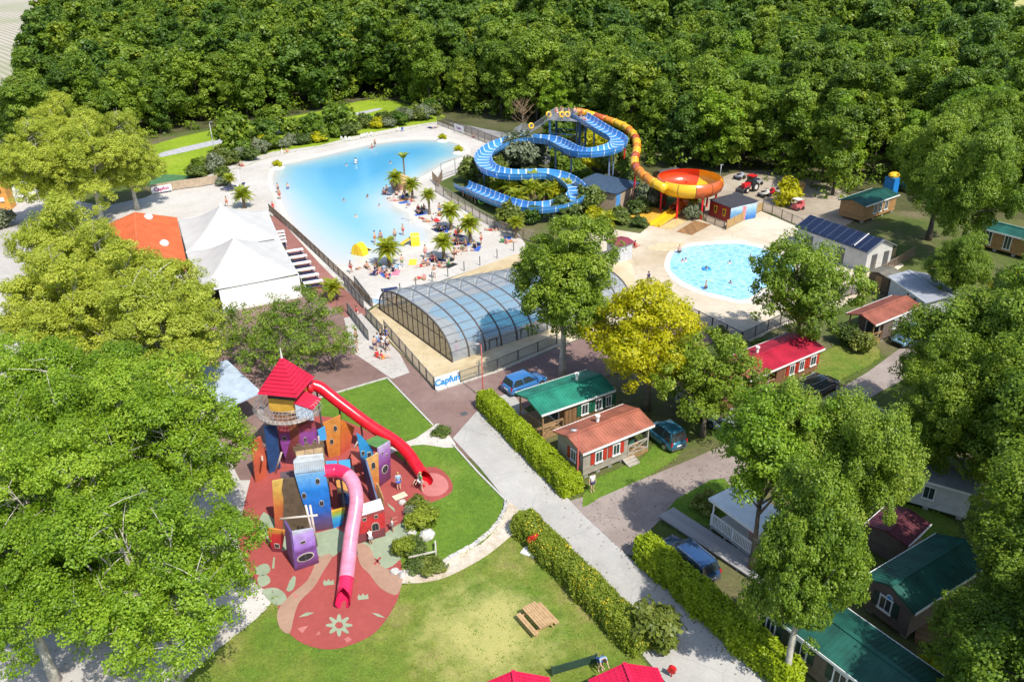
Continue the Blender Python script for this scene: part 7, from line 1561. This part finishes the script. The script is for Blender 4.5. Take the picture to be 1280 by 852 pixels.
for i, (k, x, y, s, sz, l) in enumerate([('olive', 652, 212, 1.9, 1.0, 'big grey-green olive in the upper loop of the blue slide'), ('olive', 635, 208, 1.4, .9, 'grey-green olive against the left slide bend'), ('tall', 722, 190, 1.6, 1.0, 'yellow-green bush below the slide tower'), ('lime', 735, 190, 2.2, 1.2, 'lime green bush under the first slide bend'), ('lime', 748, 188, 1.9, 1.2, 'lime bush right of the first slide bend'), ('dark', 700, 215, 1.2, .8, 'dark bush between the slide loops'), ('dark', 716, 220, 1.2, .8, 'dark bush beside the pump house roof'), ('lime', 742, 214, 2.2, 1.3, 'lime bush above the pump house'), ('green', 757, 216, 2.0, 1.4, 'green bush above the pump house at right'), ('green', 585, 228, 2.0, 1.4, 'bush beside the slide run-out'), ('tall', 600, 222, 1.6, 1.0, 'tall bush under the left slide bend'), ('green', 612, 235, 1.8, 1.0, 'low bush inside the run-out curve'), ('green', 640, 285, 2.0, 1.2, 'round bush below the slide run-out'), ('dark', 668, 280, 1.0, .9, 'dark bush below the lower slide bend'), ('green', 700, 275, 2.0, 1.2, 'bush right below the lower slide bend'), ('green', 735, 268, 2.2, 1.3, 'bush before the pump house'), ('lime', 745, 280, 1.6, 1.0, 'low lime bush before the pump house'), ('round', 810, 258, 2.4, 1.2, 'grey-green bush behind the landing pad'), ('green', 800, 268, 1.6, 1.0, 'bush at the corner of the landing pad'), ('olive', 820, 250, .8, .8, 'olive bush beside the bowl tube'), ('green', 790, 240, 1.6, 1.5, 'bush by the white yard heap'), ('green', 775, 278, 1.6, .9, 'low flowering bush left of the landing pad'), ('green', 800, 283, 1.2, .8, 'small bush in front of the landing pad'), ('round', 865, 274, 1.4, 1.3, 'pale bush under the bowl'), ('dark', 690, 200, 1.0, .8, 'dark bush under the upper slide loop, left'), ('olive', 668, 200, 1.3, .9, 'grey-green olive under the upper slide loop, right'), ('green', 625, 230, 2.2, 1.3, 'big green bush beside the run-out palms'), ('dark', 640, 238, 1.2, .8, 'dark bush behind the run-out palms'), ('green', 660, 240, 2.2, 1.2, 'green bush amid the slide palms'), ('lime', 700, 250, 2.0, 1.1, 'lime bush at the lower slide bend'), ('dark', 730, 232, 1.2, .8, 'dark bush outside the lower slide bend'), ('dark', 690, 170, 1.2, 1.0, 'dark bush beneath the tower stairs'), ('dark', 712, 175, 1.2, 1.0, 'dark bush beneath the tower platform'), ('lime', 760, 196, 2.0, 1.4, 'lime bush below the first bend at right'), ('green', 775, 205, 2.2, 1.6, 'green bush between slide and orange tube'), ('dark', 785, 222, 1.2, .9, 'dark bush beneath the orange tube'), ('lime', 985, 256, 1.9, 1.4, 'bright lime bush in the yard'), ('green', 770, 322, .9, 1.0, 'small round bush by the kiosk'), ('round', 4, 284, 2.0, 1.1, 'clipped grey-green ball bush at the left edge'), ('round', 269, 215, 1.9, 1.4, 'tall grey-green clipped bush behind the white sand'), ('green', 280, 222, 1.3, 1.0, 'green bush beside the clipped grey one'), ('round', 278, 232, 1.2, .9, 'small grey bush at the sand edge')]):
    shrub(k, x, y, l, s*.95, sz)
rngs = random.Random(12)
words = ['olive green', 'dark green', 'yellow-green', 'grey-green', 'reddish green', 'bright green']
for i in range(46):
    u = i/45; xs_ = 246+300*u; ys_ = 226-(78 if u > .0 else 0)*u**.72-2+rngs.uniform(-7, 3); k = rngs.choice(['green', 'lime', 'dark', 'olive', 'tall', 'green', 'round'])
    sc_ = {'green': 1.5, 'lime': 1.3, 'dark': .9, 'olive': .8, 'tall': 1.2, 'round': 1.3}[k]*rngs.uniform(.8, 1.25)
    ad = {'green': 'rounded green', 'lime': 'lime green', 'dark': 'tall dark green', 'olive': 'big grey-green', 'tall': 'upright green', 'round': 'grey-green ball'}[k]
    shrub(k, xs_, ys_, '%s shrub on the far lagoon bank, %s' % (ad, ['near the beach lamp', 'above the seated pair', 'left of the white chairs', 'behind the first white chairs', 'behind the middle white chairs', 'behind the blue chair', 'at the tall fence end'][min(6, int(u*7))]), sc_, rngs.uniform(.8, 1.1), 'shrubs along the far bank of the lagoon')
for i, (x, y, s, sz, k, l) in enumerate([(345, 168, 1.9, 1.0, 'dark', 'bushy dark tree standing in the meadow, left one'), (372, 176, 1.5, 1.0, 'dark', 'bushy dark tree on the lagoon bank, middle one'), (392, 174, 1.7, 1.0, 'dark', 'bushy dark tree beside the meadow path'), (424, 168, 2.0, 1.0, 'dark', 'bushy dark tree on the lagoon bank, right one'), (296, 190, 2.2, 1.1, 'dark', 'bushy dark tree behind the beach lamp'), (330, 180, 1.6, 1.0, 'dark', 'dark bush between meadow and beach')]): shrub(k, x, y, l, s, sz)
# castle bed shrubs
for (k, x, y, s, sz, l) in [('gold', 528, 655, 1.15, .85, 'big rounded bush with yellow leaves between castle and lawn'), ('green', 520, 636, .75, .8, 'green bush at the top of the bed by the red rubber'), ('round', 516, 645, .6, 1.2, 'grey bush on the left side of the bed'), ('gold', 507, 692, .8, 1.2, 'spiky yellow-green bush casting shadow on pale green rubber'), ('green', 520, 690, .8, .8, 'green bush inside the bed rail'), ('green', 522, 712, .75, .6, 'low spreading shrub at the foot of the bed'), ('green', 540, 710, .85, .55, 'low shrub at the right foot of the bed'), ('green', 553, 543, .75, .45, 'round tuft of ornamental grass on the gravel by the road'), ('tall', 818, 805, 1.3, .9, 'light leggy shrub at the end of the flowering hedge'), ('lime', 1158, 838, .7, .7, 'bright bush beside the timber terrace'), ('green', 1075, 440, 1.2, 1.1, 'bush in front of the terracotta home'), ('green', 1055, 428, 1.2, 1.1, 'bush beside the walnut tree and verge'), ('green', 885, 640, 1.0, .9, 'bush in the shade beside the ramp'), ('dark', 1060, 525, .7, .6, 'bush at the end of the lane'), ('green', 1085, 520, .9, .7, 'low bush beside the lane'), ('green', 898, 425, .8, 1.2, 'bush at the fence corner by the round pool'), ('dark', 950, 440, .7, .6, 'dark bush behind the crimson roof'), ('green', 600, 505, .35, .8, 'weed at the lamp post foot')]: shrub(k, x, y, l, s, sz, name='shrub')
# dead tree
q = P(653, 172); t = thing('bare_tree', 'leafless brown tree beside the slide tower', 'tree', (q.x, q.y, .02)); rg = random.Random(9); m = MB(); m.tube([(0, 0, 0), (.1, 0, 3), (0, .1, 6.5)], [.2, .14, .06], 7); m.build('trunk', bark, t); m = MB()
for k in range(34):
    z = rg.uniform(2.4, 6.3); a = rg.uniform(0, 6.28); L_ = rg.uniform(1.2, 2.8); e = Vector((math.cos(a)*L_, math.sin(a)*L_, z+L_*rg.uniform(.5, 1.1))); b_ = Vector((0, .05, z)); m.tube([b_, b_.lerp(e, .5)+Vector((0, 0, -.1)), e], [.05, .035, .012], 4, cap=False)
    for w in range(4): f = b_.lerp(e, rg.uniform(.4, .95)); g_ = f+Vector((rg.uniform(-.7, .7), rg.uniform(-.7, .7), rg.uniform(.1, .9))); m.tube([f, g_], [.022, .008], 3, cap=False)
m.build('branches', M((.26, .17, .10), .9, .2), t)
# ============================================================ CAMP TREES
for (k, x, y, s, sx, l) in [
 ('planeA', 72, 282, 1.0, 1.0, 'big yellow-green plane tree at upper left, in front of the orange tower'), ('planeB', 128, 276, 1.06, 1.0, 'big yellow-green plane tree at upper left, the middle of its group'), ('planeA', 172, 262, .98, .95, 'big yellow-green plane tree behind the orange tiled roof'), ('planeB', 90, 230, 1.0, 1.0, 'yellow-green plane tree at the back left against the wood'),
 ('planeB', 105, 402, .95, .9, 'large pale plane tree left of the orange tiled roof'), ('planeA', 150, 425, .84, 1.0, 'large pale plane tree below the orange tiled roof'), ('planeB', 205, 458, .86, 1.1, 'large yellow-green plane tree in front of the marquee'), ('planeA', 105, 495, .92, .9, 'yellow-green plane tree at the left edge, middle row'), ('planeB', 150, 505, .92, 1.0, 'yellow-green plane tree in the middle row, centre'), ('planeA', 222, 525, .88, 1.0, 'yellow-green plane tree beside the pale shade roof'),
 ('planeG', 224, 858, .95, 1.0, 'fresh green plane tree with pale trunk at bottom left, nearest the lawn'), ('planeH', 250, 690, .98, 1.0, 'fresh green plane tree beside the castle'), ('planeG', 140, 660, 1.0, 1.0, 'fresh green plane tree in the middle of the green group'), ('planeH', 90, 640, .95, .9, 'fresh green plane tree at the left edge below the yellow ones'), ('planeH', 110, 800, .95, 1.0, 'fresh green plane tree at the left, second from the bottom'), ('planeG', 70, 850, .85, .95, 'fresh green plane tree at the bottom left corner'),
 ('open', 318, 452, 1.0, 1.0, 'thin crowned pale green tree left of the castle roof'), ('open', 378, 432, 1.0, 1.0, 'thin crowned tree in front of the marquee tables'), ('open', 352, 478, .95, 1.0, 'thin crowned tree just behind the castle roof'), ('open', 418, 462, .8, .9, 'thin crowned small tree by the ramp queue'),
 ('poplar', 703, 472, 1.22, .98, 'tall dense poplar standing between enclosure and green roofed home'), ('acacia', 808, 512, 1.25, 1.02, 'yellow-leaved tree behind the russet home'), ('ash', 878, 545, .95, .95, 'mid green tree right of the yellow-leaved tree'), ('ash', 992, 446, 1.3, .86, 'open crowned walnut tree behind the crimson roof by the round pool'),
 ('willow', 1032, 745, 1.02, .78, 'big feathery bright green tree in the middle of the home rows'), ('willow', 985, 715, .98, .82, 'feathery bright green tree beside the lane'), ('tallacacia', 938, 714, .93, .98, 'bright green tree between lane and feathery tree'), ('poplar', 980, 856, 1.12, .62, 'slender poplar with pale trunk between the two dark green roofs'),
 ('oakB', 1195, 335, 1.35, .85, 'tall oak above the pale roofed home'), ('oakA', 1185, 395, .8, .8, 'small feathery oak in front of the tan fence'), ('oakA', 1345, 450, .9, .9, 'dark oak beside the right hand timber home'), ('oakB', 1272, 478, 1.1, .85, 'oak at the right above the lane end'), ('acacia', 1255, 415, .72, .9, 'yellow-green tree behind the lane end'),
 ('oakA', 1168, 560, 1.12, .9, 'wide oak at the lower end of the lane'), ('oakB', 1215, 560, 1.15, .95, 'oak behind the wide oak by the lane'), ('oakA', 1275, 560, 1.1, 1.0, 'oak at the right edge, middle'), ('oakB', 1245, 655, 1.12, .95, 'oak beside the plaque mobile home'), ('oakA', 1290, 690, 1.15, 1.0, 'oak at the right edge above the terrace'), ('oakA', 1272, 800, 1.05, .85, 'oak leaning over the timber terrace'), ('oakB', 1320, 850, 1.1, 1.0, 'oak at the bottom right corner'), ('oakA', 1225, 890, .8, .85, 'oak below the timber terrace at the bottom edge'), ('oakB', 1275, 985, 1.0, 1.0, 'oak mostly below the bottom right edge'), ('oakB', 1150, 622, .95, .75, 'oak over the white walled home'),
 ('oakB', 1160, 300, 1.3, .9, 'oak behind the solar roofed building at the wood edge'), ('oakB', 1225, 258, 1.2, .9, 'oak behind the right hand timber home'), ('oakB', 1330, 262, 1.3, 1.0, 'oak at the right edge beyond the timber home')]:
    q = P(x, y); tree(k, (q.x, q.y, .0), l, 'plane_tree' if k.startswith('plane') else 'broadleaf_tree', s, None, None, sx)
# ============================================================ PEOPLE
random.seed(21)
BE = 'people on the beach'
rows = [
 # beach and lagoon
 (303, 208, 'sit', 'red', None, 'person in red sitting on the sand at the far left of the beach'), (300, 207, 'sit', 'navy', None, 'person in navy sitting at the far left of the beach'),
 (353, 191, 'sit', 'white', 'white', 'person in white sitting against the far bank shrubs'), (359, 190, 'sit', 'orange', None, 'person in orange sitting against the far bank shrubs'),
 (348, 241, 'stand', 'navy', None, 'man in navy shorts at the left water edge'), (350, 249, 'stand', 'red', None, 'person in red shorts at the left water edge, nearer'),
 (360, 236, 'wade', 'blue', None, 'bather wading near the left shore'), (433, 207, 'swim', None, None, 'swimmer in the deep blue water, left of two'), (445, 205, 'wade', 'white', 'white', 'person in white standing in the deep water'),
 (430, 251, 'swim', None, None, 'swimmer in the pale water, left'), (459, 247, 'swim', None, None, 'swimmer in the middle of the lagoon'), (474, 258, 'swim', None, None, 'swimmer toward the rock spit'), (445, 271, 'swim', None, None, 'swimmer alone in the pale shallows'),
 (469, 184, 'stand', 'black', None, 'person in black on the far shore'), (465, 185, 'sit', 'red', None, 'person sitting in the water edge at the far shore'), (488, 204, 'swim', None, None, 'swimmer in the far right of the lagoon'), (460, 246, 'swim', None, None, 'swimmer beside another in the middle'),
 (469, 304, 'stand', 'red', None, 'bather in red standing in the shallows by the left toy'), (476, 298, 'wade', 'black', None, 'bather in black wading by the left toy'), (494, 301, 'stand', 'navy', None, 'man in navy standing in the shallows above the bushy palm'), (504, 294, 'stand', 'red', None, 'woman in red walking at the shore by the right toy'),
 (439, 341, 'walk', 'red', None, 'man in red shorts walking on the sand near the terrace fence'), (459, 335, 'sit', 'black', None, 'person sitting on the sand right of the walking man'), (451, 335, 'lie', 'white', None, 'person lying on the sand beside the walking man'),
 (469, 339, 'sit', 'blue', 'navy', 'person in navy top under the bushy palm, left'), (474, 341, 'sit', 'pink', None, 'person in pink shorts under the bushy palm'), (480, 338, 'sit', 'blue', 'lblue', 'person in pale blue top under the bushy palm, right'), (484, 346, 'lie', 'red', None, 'sunbather in red lying in front of the bushy palm'),
 (496, 244, 'sit', 'black', None, 'person sitting before the left rock palm'), (506, 246, 'stand', 'pink', None, 'person in pink by the orange rock'), (484, 243, 'walk', 'navy', None, 'person in navy walking on the rock spit'), (511, 256, 'sit', 'blue', 'lblue', 'person in pale blue under the right rock palm'), (513, 252, 'sit', 'red', None, 'person in red under the right rock palm'),
 (523, 263, 'sit', 'navy', 'red', 'person in red top left of the lone palm'), (527, 265, 'sit', 'navy', 'navy', 'person in navy left of the lone palm'), (530, 262, 'sit', 'black', None, 'person in black beside the lone palm trunk'),
 (549, 270, 'sit', 'red', None, 'person sitting between the lone palm and broad palm'), (548, 285, 'sit', 'pink', None, 'person in pink by the broad palm, left'), (552, 287, 'sit', 'blue', 'grey', 'person in grey top by the broad palm'), (556, 284, 'lie', 'navy', None, 'sunbather in the broad palm shade'),
 (573, 297, 'stand', 'black', None, 'person in black standing left of the right beach palm'), (568, 302, 'sit', 'red', None, 'person sitting left of the right beach palm'), (576, 303, 'lie', 'blue', None, 'sunbather in the shade of the right beach palm'), (582, 313, 'stand', 'navy', None, 'dark haired person standing below the right beach palm'),
 (613, 288, 'lie', 'red', None, 'sunbather on the sand by the mesh fence'), (619, 287, 'lie', 'black', None, 'second sunbather on the sand by the mesh fence'), (628, 303, 'sit', 'green', 'green', 'person in green by the palm near the leafy tree'), (633, 304, 'sit', 'pink', None, 'person in pink by the palm near the leafy tree'), (638, 302, 'lie', 'orange', None, 'sunbather by the palm near the leafy tree'),
 (532, 322, 'stand', 'pink', None, 'woman in pink standing left of the nearest palm'), (530, 331, 'sit', 'black', None, 'person sitting on the sand left of the nearest palm'), (527, 333, 'lie', 'red', None, 'sunbather left of the nearest palm'), (535, 331, 'sit', 'blue', None, 'person in blue left of the nearest palm'), (543, 328, 'stand', 'red', 'red', 'child in red top at the nearest palm'), (569, 318, 'sit', 'pink', None, 'person sitting right of the nearest palm'), (573, 318, 'sit', 'white', None, 'person in white sitting right of the nearest palm'),
 (543, 347, 'stand', 'white', None, 'person at the rope posts'), (524, 348, 'lie', 'red', None, 'sunbather on the deck edge beside the posts'), (530, 347, 'lie', 'pink', None, 'second sunbather on the deck edge beside the posts'),
 (593, 172, 'sit', 'pink', None, 'person sitting against the tall far fence'), (544, 160, 'lie', 'blue', None, 'person lying at the far end of the beach'),
 (284, 258, 'walk', 'red', None, 'person in red beside the grey-green palm'), (342, 265, 'stand', 'red', 'red', 'lifeguard in red at the top of the terrace walk'),
 # ramp queue
 (447, 400, 'stand', 'white', 'red', 'person in red top on the entry ramp'), (446, 429, 'stand', 'black', None, 'man in black shorts on the pale queue pad'), (444, 437, 'sit', 'grey', 'grey', 'person crouching at the pad edge'), (469, 438, 'stand', 'navy', None, 'man in navy shorts in the queue'), (473, 434, 'stand', 'blue', 'lblue', 'person in pale blue top in the queue'), (477, 431, 'stand', 'black', 'black', 'person in black in the queue'), (481, 436, 'stand', 'white', 'white', 'person in white in the queue'), (485, 439, 'walk', 'navy', 'white', 'person in white top leaving the queue'), (484, 428, 'stand', 'blue', 'blue', 'person carrying blue by the deck fence'), (472, 446, 'sit', 'red', 'red', 'person in red sitting at the pad edge'), (478, 448, 'sit', 'orange', 'red', 'second person in red sitting at the pad edge'),
 # pool
 (849, 316, 'wade', 'black', None, 'bather at the upper left of the round pool'), (853, 327, 'swim', None, None, 'swimmer at the left of the round pool'), (857, 326, 'swim', None, None, 'second swimmer at the left of the round pool'), (883, 336, 'swim', None, None, 'swimmer with blue ring in the round pool'), (912, 329, 'swim', None, None, 'swimmer in the middle of the round pool'), (938, 321, 'swim', None, None, 'swimmer in red at the right of the round pool'), (913, 354, 'swim', None, None, 'swimmer low in the round pool'), (882, 361, 'wade', 'navy', None, 'bather at the lower edge of the round pool'),
 (789, 308, 'sit', 'black', None, 'person sitting beside the kiosk'), (794, 309, 'sit', 'red', 'red', 'person in red beside the kiosk'), (785, 318, 'sit', 'white', 'white', 'person in white beside the kiosk'), (810, 356, 'stand', 'navy', 'navy', 'dark figure standing on the deck by the enclosure end'), (803, 362, 'sit', 'black', None, 'person sitting on the deck by the enclosure end'), (799, 361, 'lie', 'red', None, 'sunbather on the deck by the enclosure end'),
 (571, 446, 'stand', 'pink', 'pink', 'person in pink inside the glazed enclosure'),
 # slide run-out
 (579, 246, 'stand', 'red', None, 'bather in red at the slide run-out, left'), (583, 247, 'stand', 'navy', None, 'bather in navy at the slide run-out'), (586, 249, 'stand', 'orange', None, 'bather in orange at the slide run-out'), (590, 251, 'stand', 'red', None, 'second bather in red at the slide run-out'), (594, 254, 'stand', 'black', None, 'bather in black at the slide run-out, right'),
 # castle and lawn
 (499, 612, 'stand', 'blue', 'lblue', 'adult in pale blue clothes beside the lilac house front'), (527, 613, 'stand', 'white', 'green', 'adult in green top bending at the red slide exit'), (491, 664, 'reach', 'grey', 'white', 'child in white with arm raised by the small red house'), (740, 614, 'stand', 'navy', 'white', 'man in white top and navy trousers in front of the russet home'),
]
for i, (x, y, po, bo, top, l) in enumerate(rows):
    inw = po in ('swim', 'wade')
    s = random.uniform(.92, 1.05)*(0.72 if 'child' in l else 1)
    person(x, y, po, l, bo, top, random.randrange(3), random.randrange(3), s, None, .06 if not inw else .05, None, BE if y < 350 and x < 645 else None)
person(457, 668, 'bend', 'child in white top leaning into the door of the small red house', 'grey', 'white', 1, 0, .72, R(200)).location = P(464.5, 679.5)+Vector((0, -.1, .06))
q = P(524, 600, .55); person(0, 0, 'sit', 'child in white sliding out of the red tube', 'white', 'white', 2, 2, .75, R(-35), loc=(q.x, q.y, .52))
q = P(500, 621); tag(MB().slab([(-.5, -.3, 0), (.5, -.3, 0), (.5, .3, 0), (-.5, .3, 0)], (0, 0, 1), .02).build('towel', M((.55, .52, .38), .8, .1), loc=(q.x, q.y, .11), rz=.6), 'pale cloth lying on the red rubber by the adult in blue', 'cloth')
q = P(750, 838); person(0, 0, 'bend', 'dark haired person in blue bending beside the crimson roofed shed', 'blue', 'lblue', 0, 2, 1.0, R(20), loc=(q.x, q.y, .04))
q = P(943, 686); person(0, 0, 'stand', 'person in pink on the white canopied terrace', 'pink', 'pink', 1, 1, 1.0, 2.0, loc=(q.x-.3, q.y+.2, .60))
q = P(843, 267); person(0, 0, 'sit', 'bather sitting in the mouth of the bowl slide exit', 'red', None, 1, 2, 1.0, R(-60), loc=(q.x+.1, q.y+.2, .75))
# on the slide tower
twl = [(tp.x+ax_*math.cos(R(-20))-ay_*math.sin(R(-20)), tp.y+ax_*math.sin(R(-20))+ay_*math.cos(R(-20)), 7.32) for ax_, ay_ in ((-2.4, .8), (-1.7, 1.4), (-1.0, .2), (-.3, 1.2), (.3, -.4), (.9, .9), (1.5, 0), (2.1, 1.0), (-1.8, -.6), (-.8, -1.4))]
cols_ = ['red', 'navy', 'orange', 'black', 'pink', 'blue', 'green', 'red', 'white', 'navy']
for i, l in enumerate(twl): person(0, 0, 'stand', 'bather in %s shorts waiting on top of the slide tower, %s' % (cols_[i], ['by the stair head', 'at the back rail', 'mid platform', 'behind the queue', 'near the chute', 'by the orange tube', 'beside the chute lip', 'at the far end', 'by the front rail', 'at the front corner'][i]), cols_[i], None, i % 3, i % 3, 1.0, None, loc=l)
def ring(loc, label, col=M((.85, .50, .02), .35, .05), tilt=0):
    t = tag(MB().tube([(.42*math.cos(a), .42*math.sin(a), 0) for a in np.linspace(0, 6.2832, 17)], .15, 8, cap=False).build('swim_ring', col, None, True, loc), label, 'swim ring', 'swim rings'); t.rotation_euler = (tilt, 0, .4); return t
ring((tp.x-3.4, tp.y-.6, 8.0), 'yellow swim ring held at the stair head of the tower', tilt=1.3); ring((tp.x-1.2, tp.y-1.8, 8.2), 'yellow swim ring held at the tower front rail', tilt=1.3); ring((tp.x-.2, tp.y-1.2, 8.1), 'yellow swim ring on the tower platform', tilt=1.0); ring((tp.x-6.4, tp.y+1.8, 5.6), 'yellow swim ring carried up the tower stairs', tilt=1.4)
q = P(883, 337); ring((q.x, q.y, .1), 'blue swim ring in the round pool', M((.05, .3, .62), .35, .05)); q = P(602, 256); ring((q.x, q.y, .6), 'green swim ring at the slide run-out', M((.25, .6, .1), .35, .05), .9)
q = path[3]; person(0, 0, 'sit', 'bather sitting in the top of the blue slide', 'red', None, 0, 2, 1.0, 1.0, loc=(q.x, q.y, q.z+.05))
# loungers, towels on the sand
towels = [(487, 362, 'navy', 'navy towel on sand beside the enclosure corner'), (472, 377, 'lblue', 'blue towel on sand by the ramp'), (476, 371, 'white', 'white towel on sand by the ramp'), (470, 341, 'navy', 'navy towel under the bushy palm'), (481, 343, 'blue', 'blue towel under the bushy palm'), (546, 288, 'navy', 'navy towel under the broad palm'), (556, 288, 'blue', 'blue towel under the broad palm'), (572, 305, 'navy', 'navy towel under the right beach palm'), (580, 305, 'blue', 'blue towel under the right beach palm'), (540, 325, 'blue', 'blue towel at the nearest palm'), (548, 326, 'navy', 'navy towel at the nearest palm'), (497, 333, 'lblue', 'pale towel beside the bushy palm'), (516, 328, 'yellow', 'yellow towel left of the nearest palm'), (524, 266, 'navy', 'navy towel left of the lone palm'), (506, 253, 'blue', 'blue towel at the right rock palm'), (538, 160, 'navy', 'navy towel at the far end of the beach'), (634, 299, 'blue', 'blue towel near the leafy tree')]
for x, y, c, l in towels: q = P(x, y); tag(MB().box((0, 0, .0), (1.9, .95, .03)).build('towel', CL[c], loc=(q.x, q.y, .05), rz=random.uniform(0, 3)), l, 'towel', 'towels on the beach')
k = 0
ord_ = 'first second third fourth fifth sixth seventh eighth ninth tenth eleventh'.split()
for (x, y) in ((428, 176), (432, 176), (437, 176.5), (452, 173), (456, 172), (460, 171), (464, 170.5), (497, 164.5)):
    q = P(x, y); chair((q.x, q.y, .03), R(random.uniform(160, 210)), 'white garden chair on the far beach, %s from the left' % ord_[k], white, 'white chairs on the far beach'); k += 1
q = P(503, 164.5); chair((q.x, q.y, .03), R(190), 'blue garden chair at the right of the white ones on the far beach', CL['blue'])
for i, (x, y) in enumerate(((281, 238), (287, 239), (300, 236))):
    q = P(x, y); t = thing('sun_lounger', ['blue sun lounger at the left beach, left one', 'blue sun lounger at the left beach, middle one', 'blue sun lounger at the left beach, right one'][i], 'sun lounger', (q.x, q.y, .03), R(20+i*25), 'blue sun loungers'); m = MB(); m.box((0, 0, .3), (1.3, .6, .06)); m.build('bed', CL['navy'], t); m = MB(); m.slab([(.65, -.3, .33), (.65, .3, .33), (1.2, .3, .7), (1.2, -.3, .7)], (-.5, 0, 1), .05); m.build('backrest', CL['navy'], t); l_ = MB(); l_.box((0, 0, .13), (.05, .05, .26)); lm = l_.mesh('leg', white); [ob('leg', lm, t, (x_, y_, 0)) for x_ in (-.6, .6) for y_ in (-.27, .27)]
# porch furniture
ca, sa = math.cos(hA[1]), math.sin(hA[1])
def onA(x, y, z=.41): return (hA[0].x+x*ca-y*sa, hA[0].y+x*sa+y*ca, z)
table(onA(2.35, .1), hA[1], 'green round-cornered table on the white railed porch', M((.03, .16, .12), .5, .1), 1.1, .8); chair(onA(2.0, -.7), hA[1]+3, 'green garden chair at the porch table, front', M((.03, .16, .12), .5, .1)); chair(onA(2.6, .85), hA[1], 'green garden chair at the porch table, back', M((.03, .16, .12), .5, .1))

# more people and towels round each palm
pl_ = [(496, 242, 'the left rock palm'), (537, 268, 'the lone palm'), (564, 287, 'the broad middle palm'), (588, 304, 'the right beach palm'), (555, 324, 'the nearest palm'), (487, 333, 'the bushy palm')]
pk = ['red', 'navy', 'blue', 'black', 'pink', 'white', 'green', 'orange']
for i, (x, y, l) in enumerate(pl_):
    for k in range(5):
        dx, dy = (-16, -9, 7, 14, -4)[k]+random.uniform(-2, 2), (-1, 5, 6, 1, 9)[k]+random.uniform(-1, 1); c = pk[(i*3+k*5) % 8]; po = ('sit', 'lie', 'sit', 'stand', 'lie')[k]
        person(x+dx, y+dy, po, '%s in %s %s %s' % ({'sit': 'bather sitting', 'lie': 'sunbather lying', 'stand': 'bather standing'}[po], c, ('to the left of', 'before, left of', 'before, right of', 'to the right of', 'furthest in front of')[k], l), c, c if k == 2 else None, k % 3, i % 3, random.uniform(.85, 1.05), None, .06, None, BE)
        if k in (0, 2): q = P(x+dx+3, y+dy+1.5); tag(MB().box((0, 0, 0), (1.7, .85, .03)).build('towel', CL[pk[(i+k*3+1) % 8]], loc=(q.x, q.y, .05), rz=random.uniform(0, 3)), '%s towel %s %s' % (pk[(i+k*3+1) % 8], 'left of' if k == 0 else 'right of', l), 'towel', 'towels on the beach')
        if k == 3: q = P(x+dx-3, y+dy+2); m = MB(); m.box((0, 0, .16), (.5, .3, .3)); m.tube([(-.15, 0, .3), (-.1, 0, .48), (.1, 0, .48), (.15, 0, .3)], .02, 5); tag(m.build('beach_bag', CL[pk[(i*2+3) % 8]], loc=(q.x, q.y, .04), rz=i), '%s beach bag right of %s' % (pk[(i*2+3) % 8], l), 'bag', 'beach bags')
# grass blades over the lawns, leaf litter by the hedges: nobody could count them
rg_ = np.random.RandomState(3); cs = []
for nm, pts in SHEETS:
    if nm not in ('lawn', 'verge', 'meadow'): continue
    a_ = np.array(pts); lo, hi = a_.min(0), a_.max(0); area = (hi-lo).prod(); n = int(min(9000, area*(7 if nm != 'meadow' else 1.2))); q = lo+rg_.rand(n, 2)*(hi-lo); q = q[inside(q, a_)]; cs.append(np.c_[q, np.full(len(q), .055)])
    e = np.concatenate([a_[i-1]+(a_[i]-a_[i-1])*rg_.rand(int(np.hypot(*(a_[i]-a_[i-1]))*9)+1, 1) for i in range(len(a_))])+0; e += rg_.normal(0, .07, e.shape); cs.append(np.c_[e, np.full(len(e), .07)])
cs = np.concatenate(cs)
for nm, pts in SHEETS:
    if nm in ('playground_surface', 'light_red_disc', 'stone_path', 'gravel_branch_path', 'gravel_path', 'road', 'camp_lane', 'pale_green_band', 'beige_band', 'footpath'):
        cs = cs[~inside(cs[:, :2], np.array(pts)) | (edge_dist(cs[:, :2], np.array(pts)) < .06)]
v_, t_ = leaf_cloud(rg_, cs, np.full(len(cs), .16), 3, .085, .3)
tag(ob('grass', leaf_mesh('grass', v_, t_, L_grass)), 'short grass blades over the lawns and verges', 'grass', None, 'stuff')
l_ = []
for (x0, y0, x1, y1, w) in ((722, 628, 800, 690, 1.4), (790, 690, 955, 856, 1.2), (660, 640, 815, 805, 1.1), (600, 520, 712, 628, .8), (760, 610, 900, 580, 3), (780, 660, 840, 640, 3), (90, 800, 230, 840, 5), (200, 860, 330, 740, 2), (420, 400, 560, 500, 5), (600, 480, 760, 440, 4), (900, 600, 1090, 480, 2)):
    a_, b_ = P(x0, y0), P(x1, y1); n = int((b_-a_).length*9); t = rg_.rand(n); l_.append(np.c_[a_.x+(b_.x-a_.x)*t+rg_.normal(0, w*.5, n), a_.y+(b_.y-a_.y)*t+rg_.normal(0, w*.5, n), np.full(n, .085)])
l_ = np.concatenate(l_); n = len(l_); A = rg_.normal(size=(n, 3)); A[:, 2] *= .15; A /= np.linalg.norm(A, axis=1)[:, None]; B = np.cross(np.array([0, 0, 1.]), A); v_ = np.stack([l_-A*.07, l_+B*.04, l_+A*.07, l_-B*.04], 1)
tag(ob('leaf_litter', leaf_mesh('leaf_litter', v_, rg_.rand(n), M((.16, .11, .05), .9, .3, 5))), 'scattered dry leaves on the road and square', 'leaf litter', None, 'stuff')
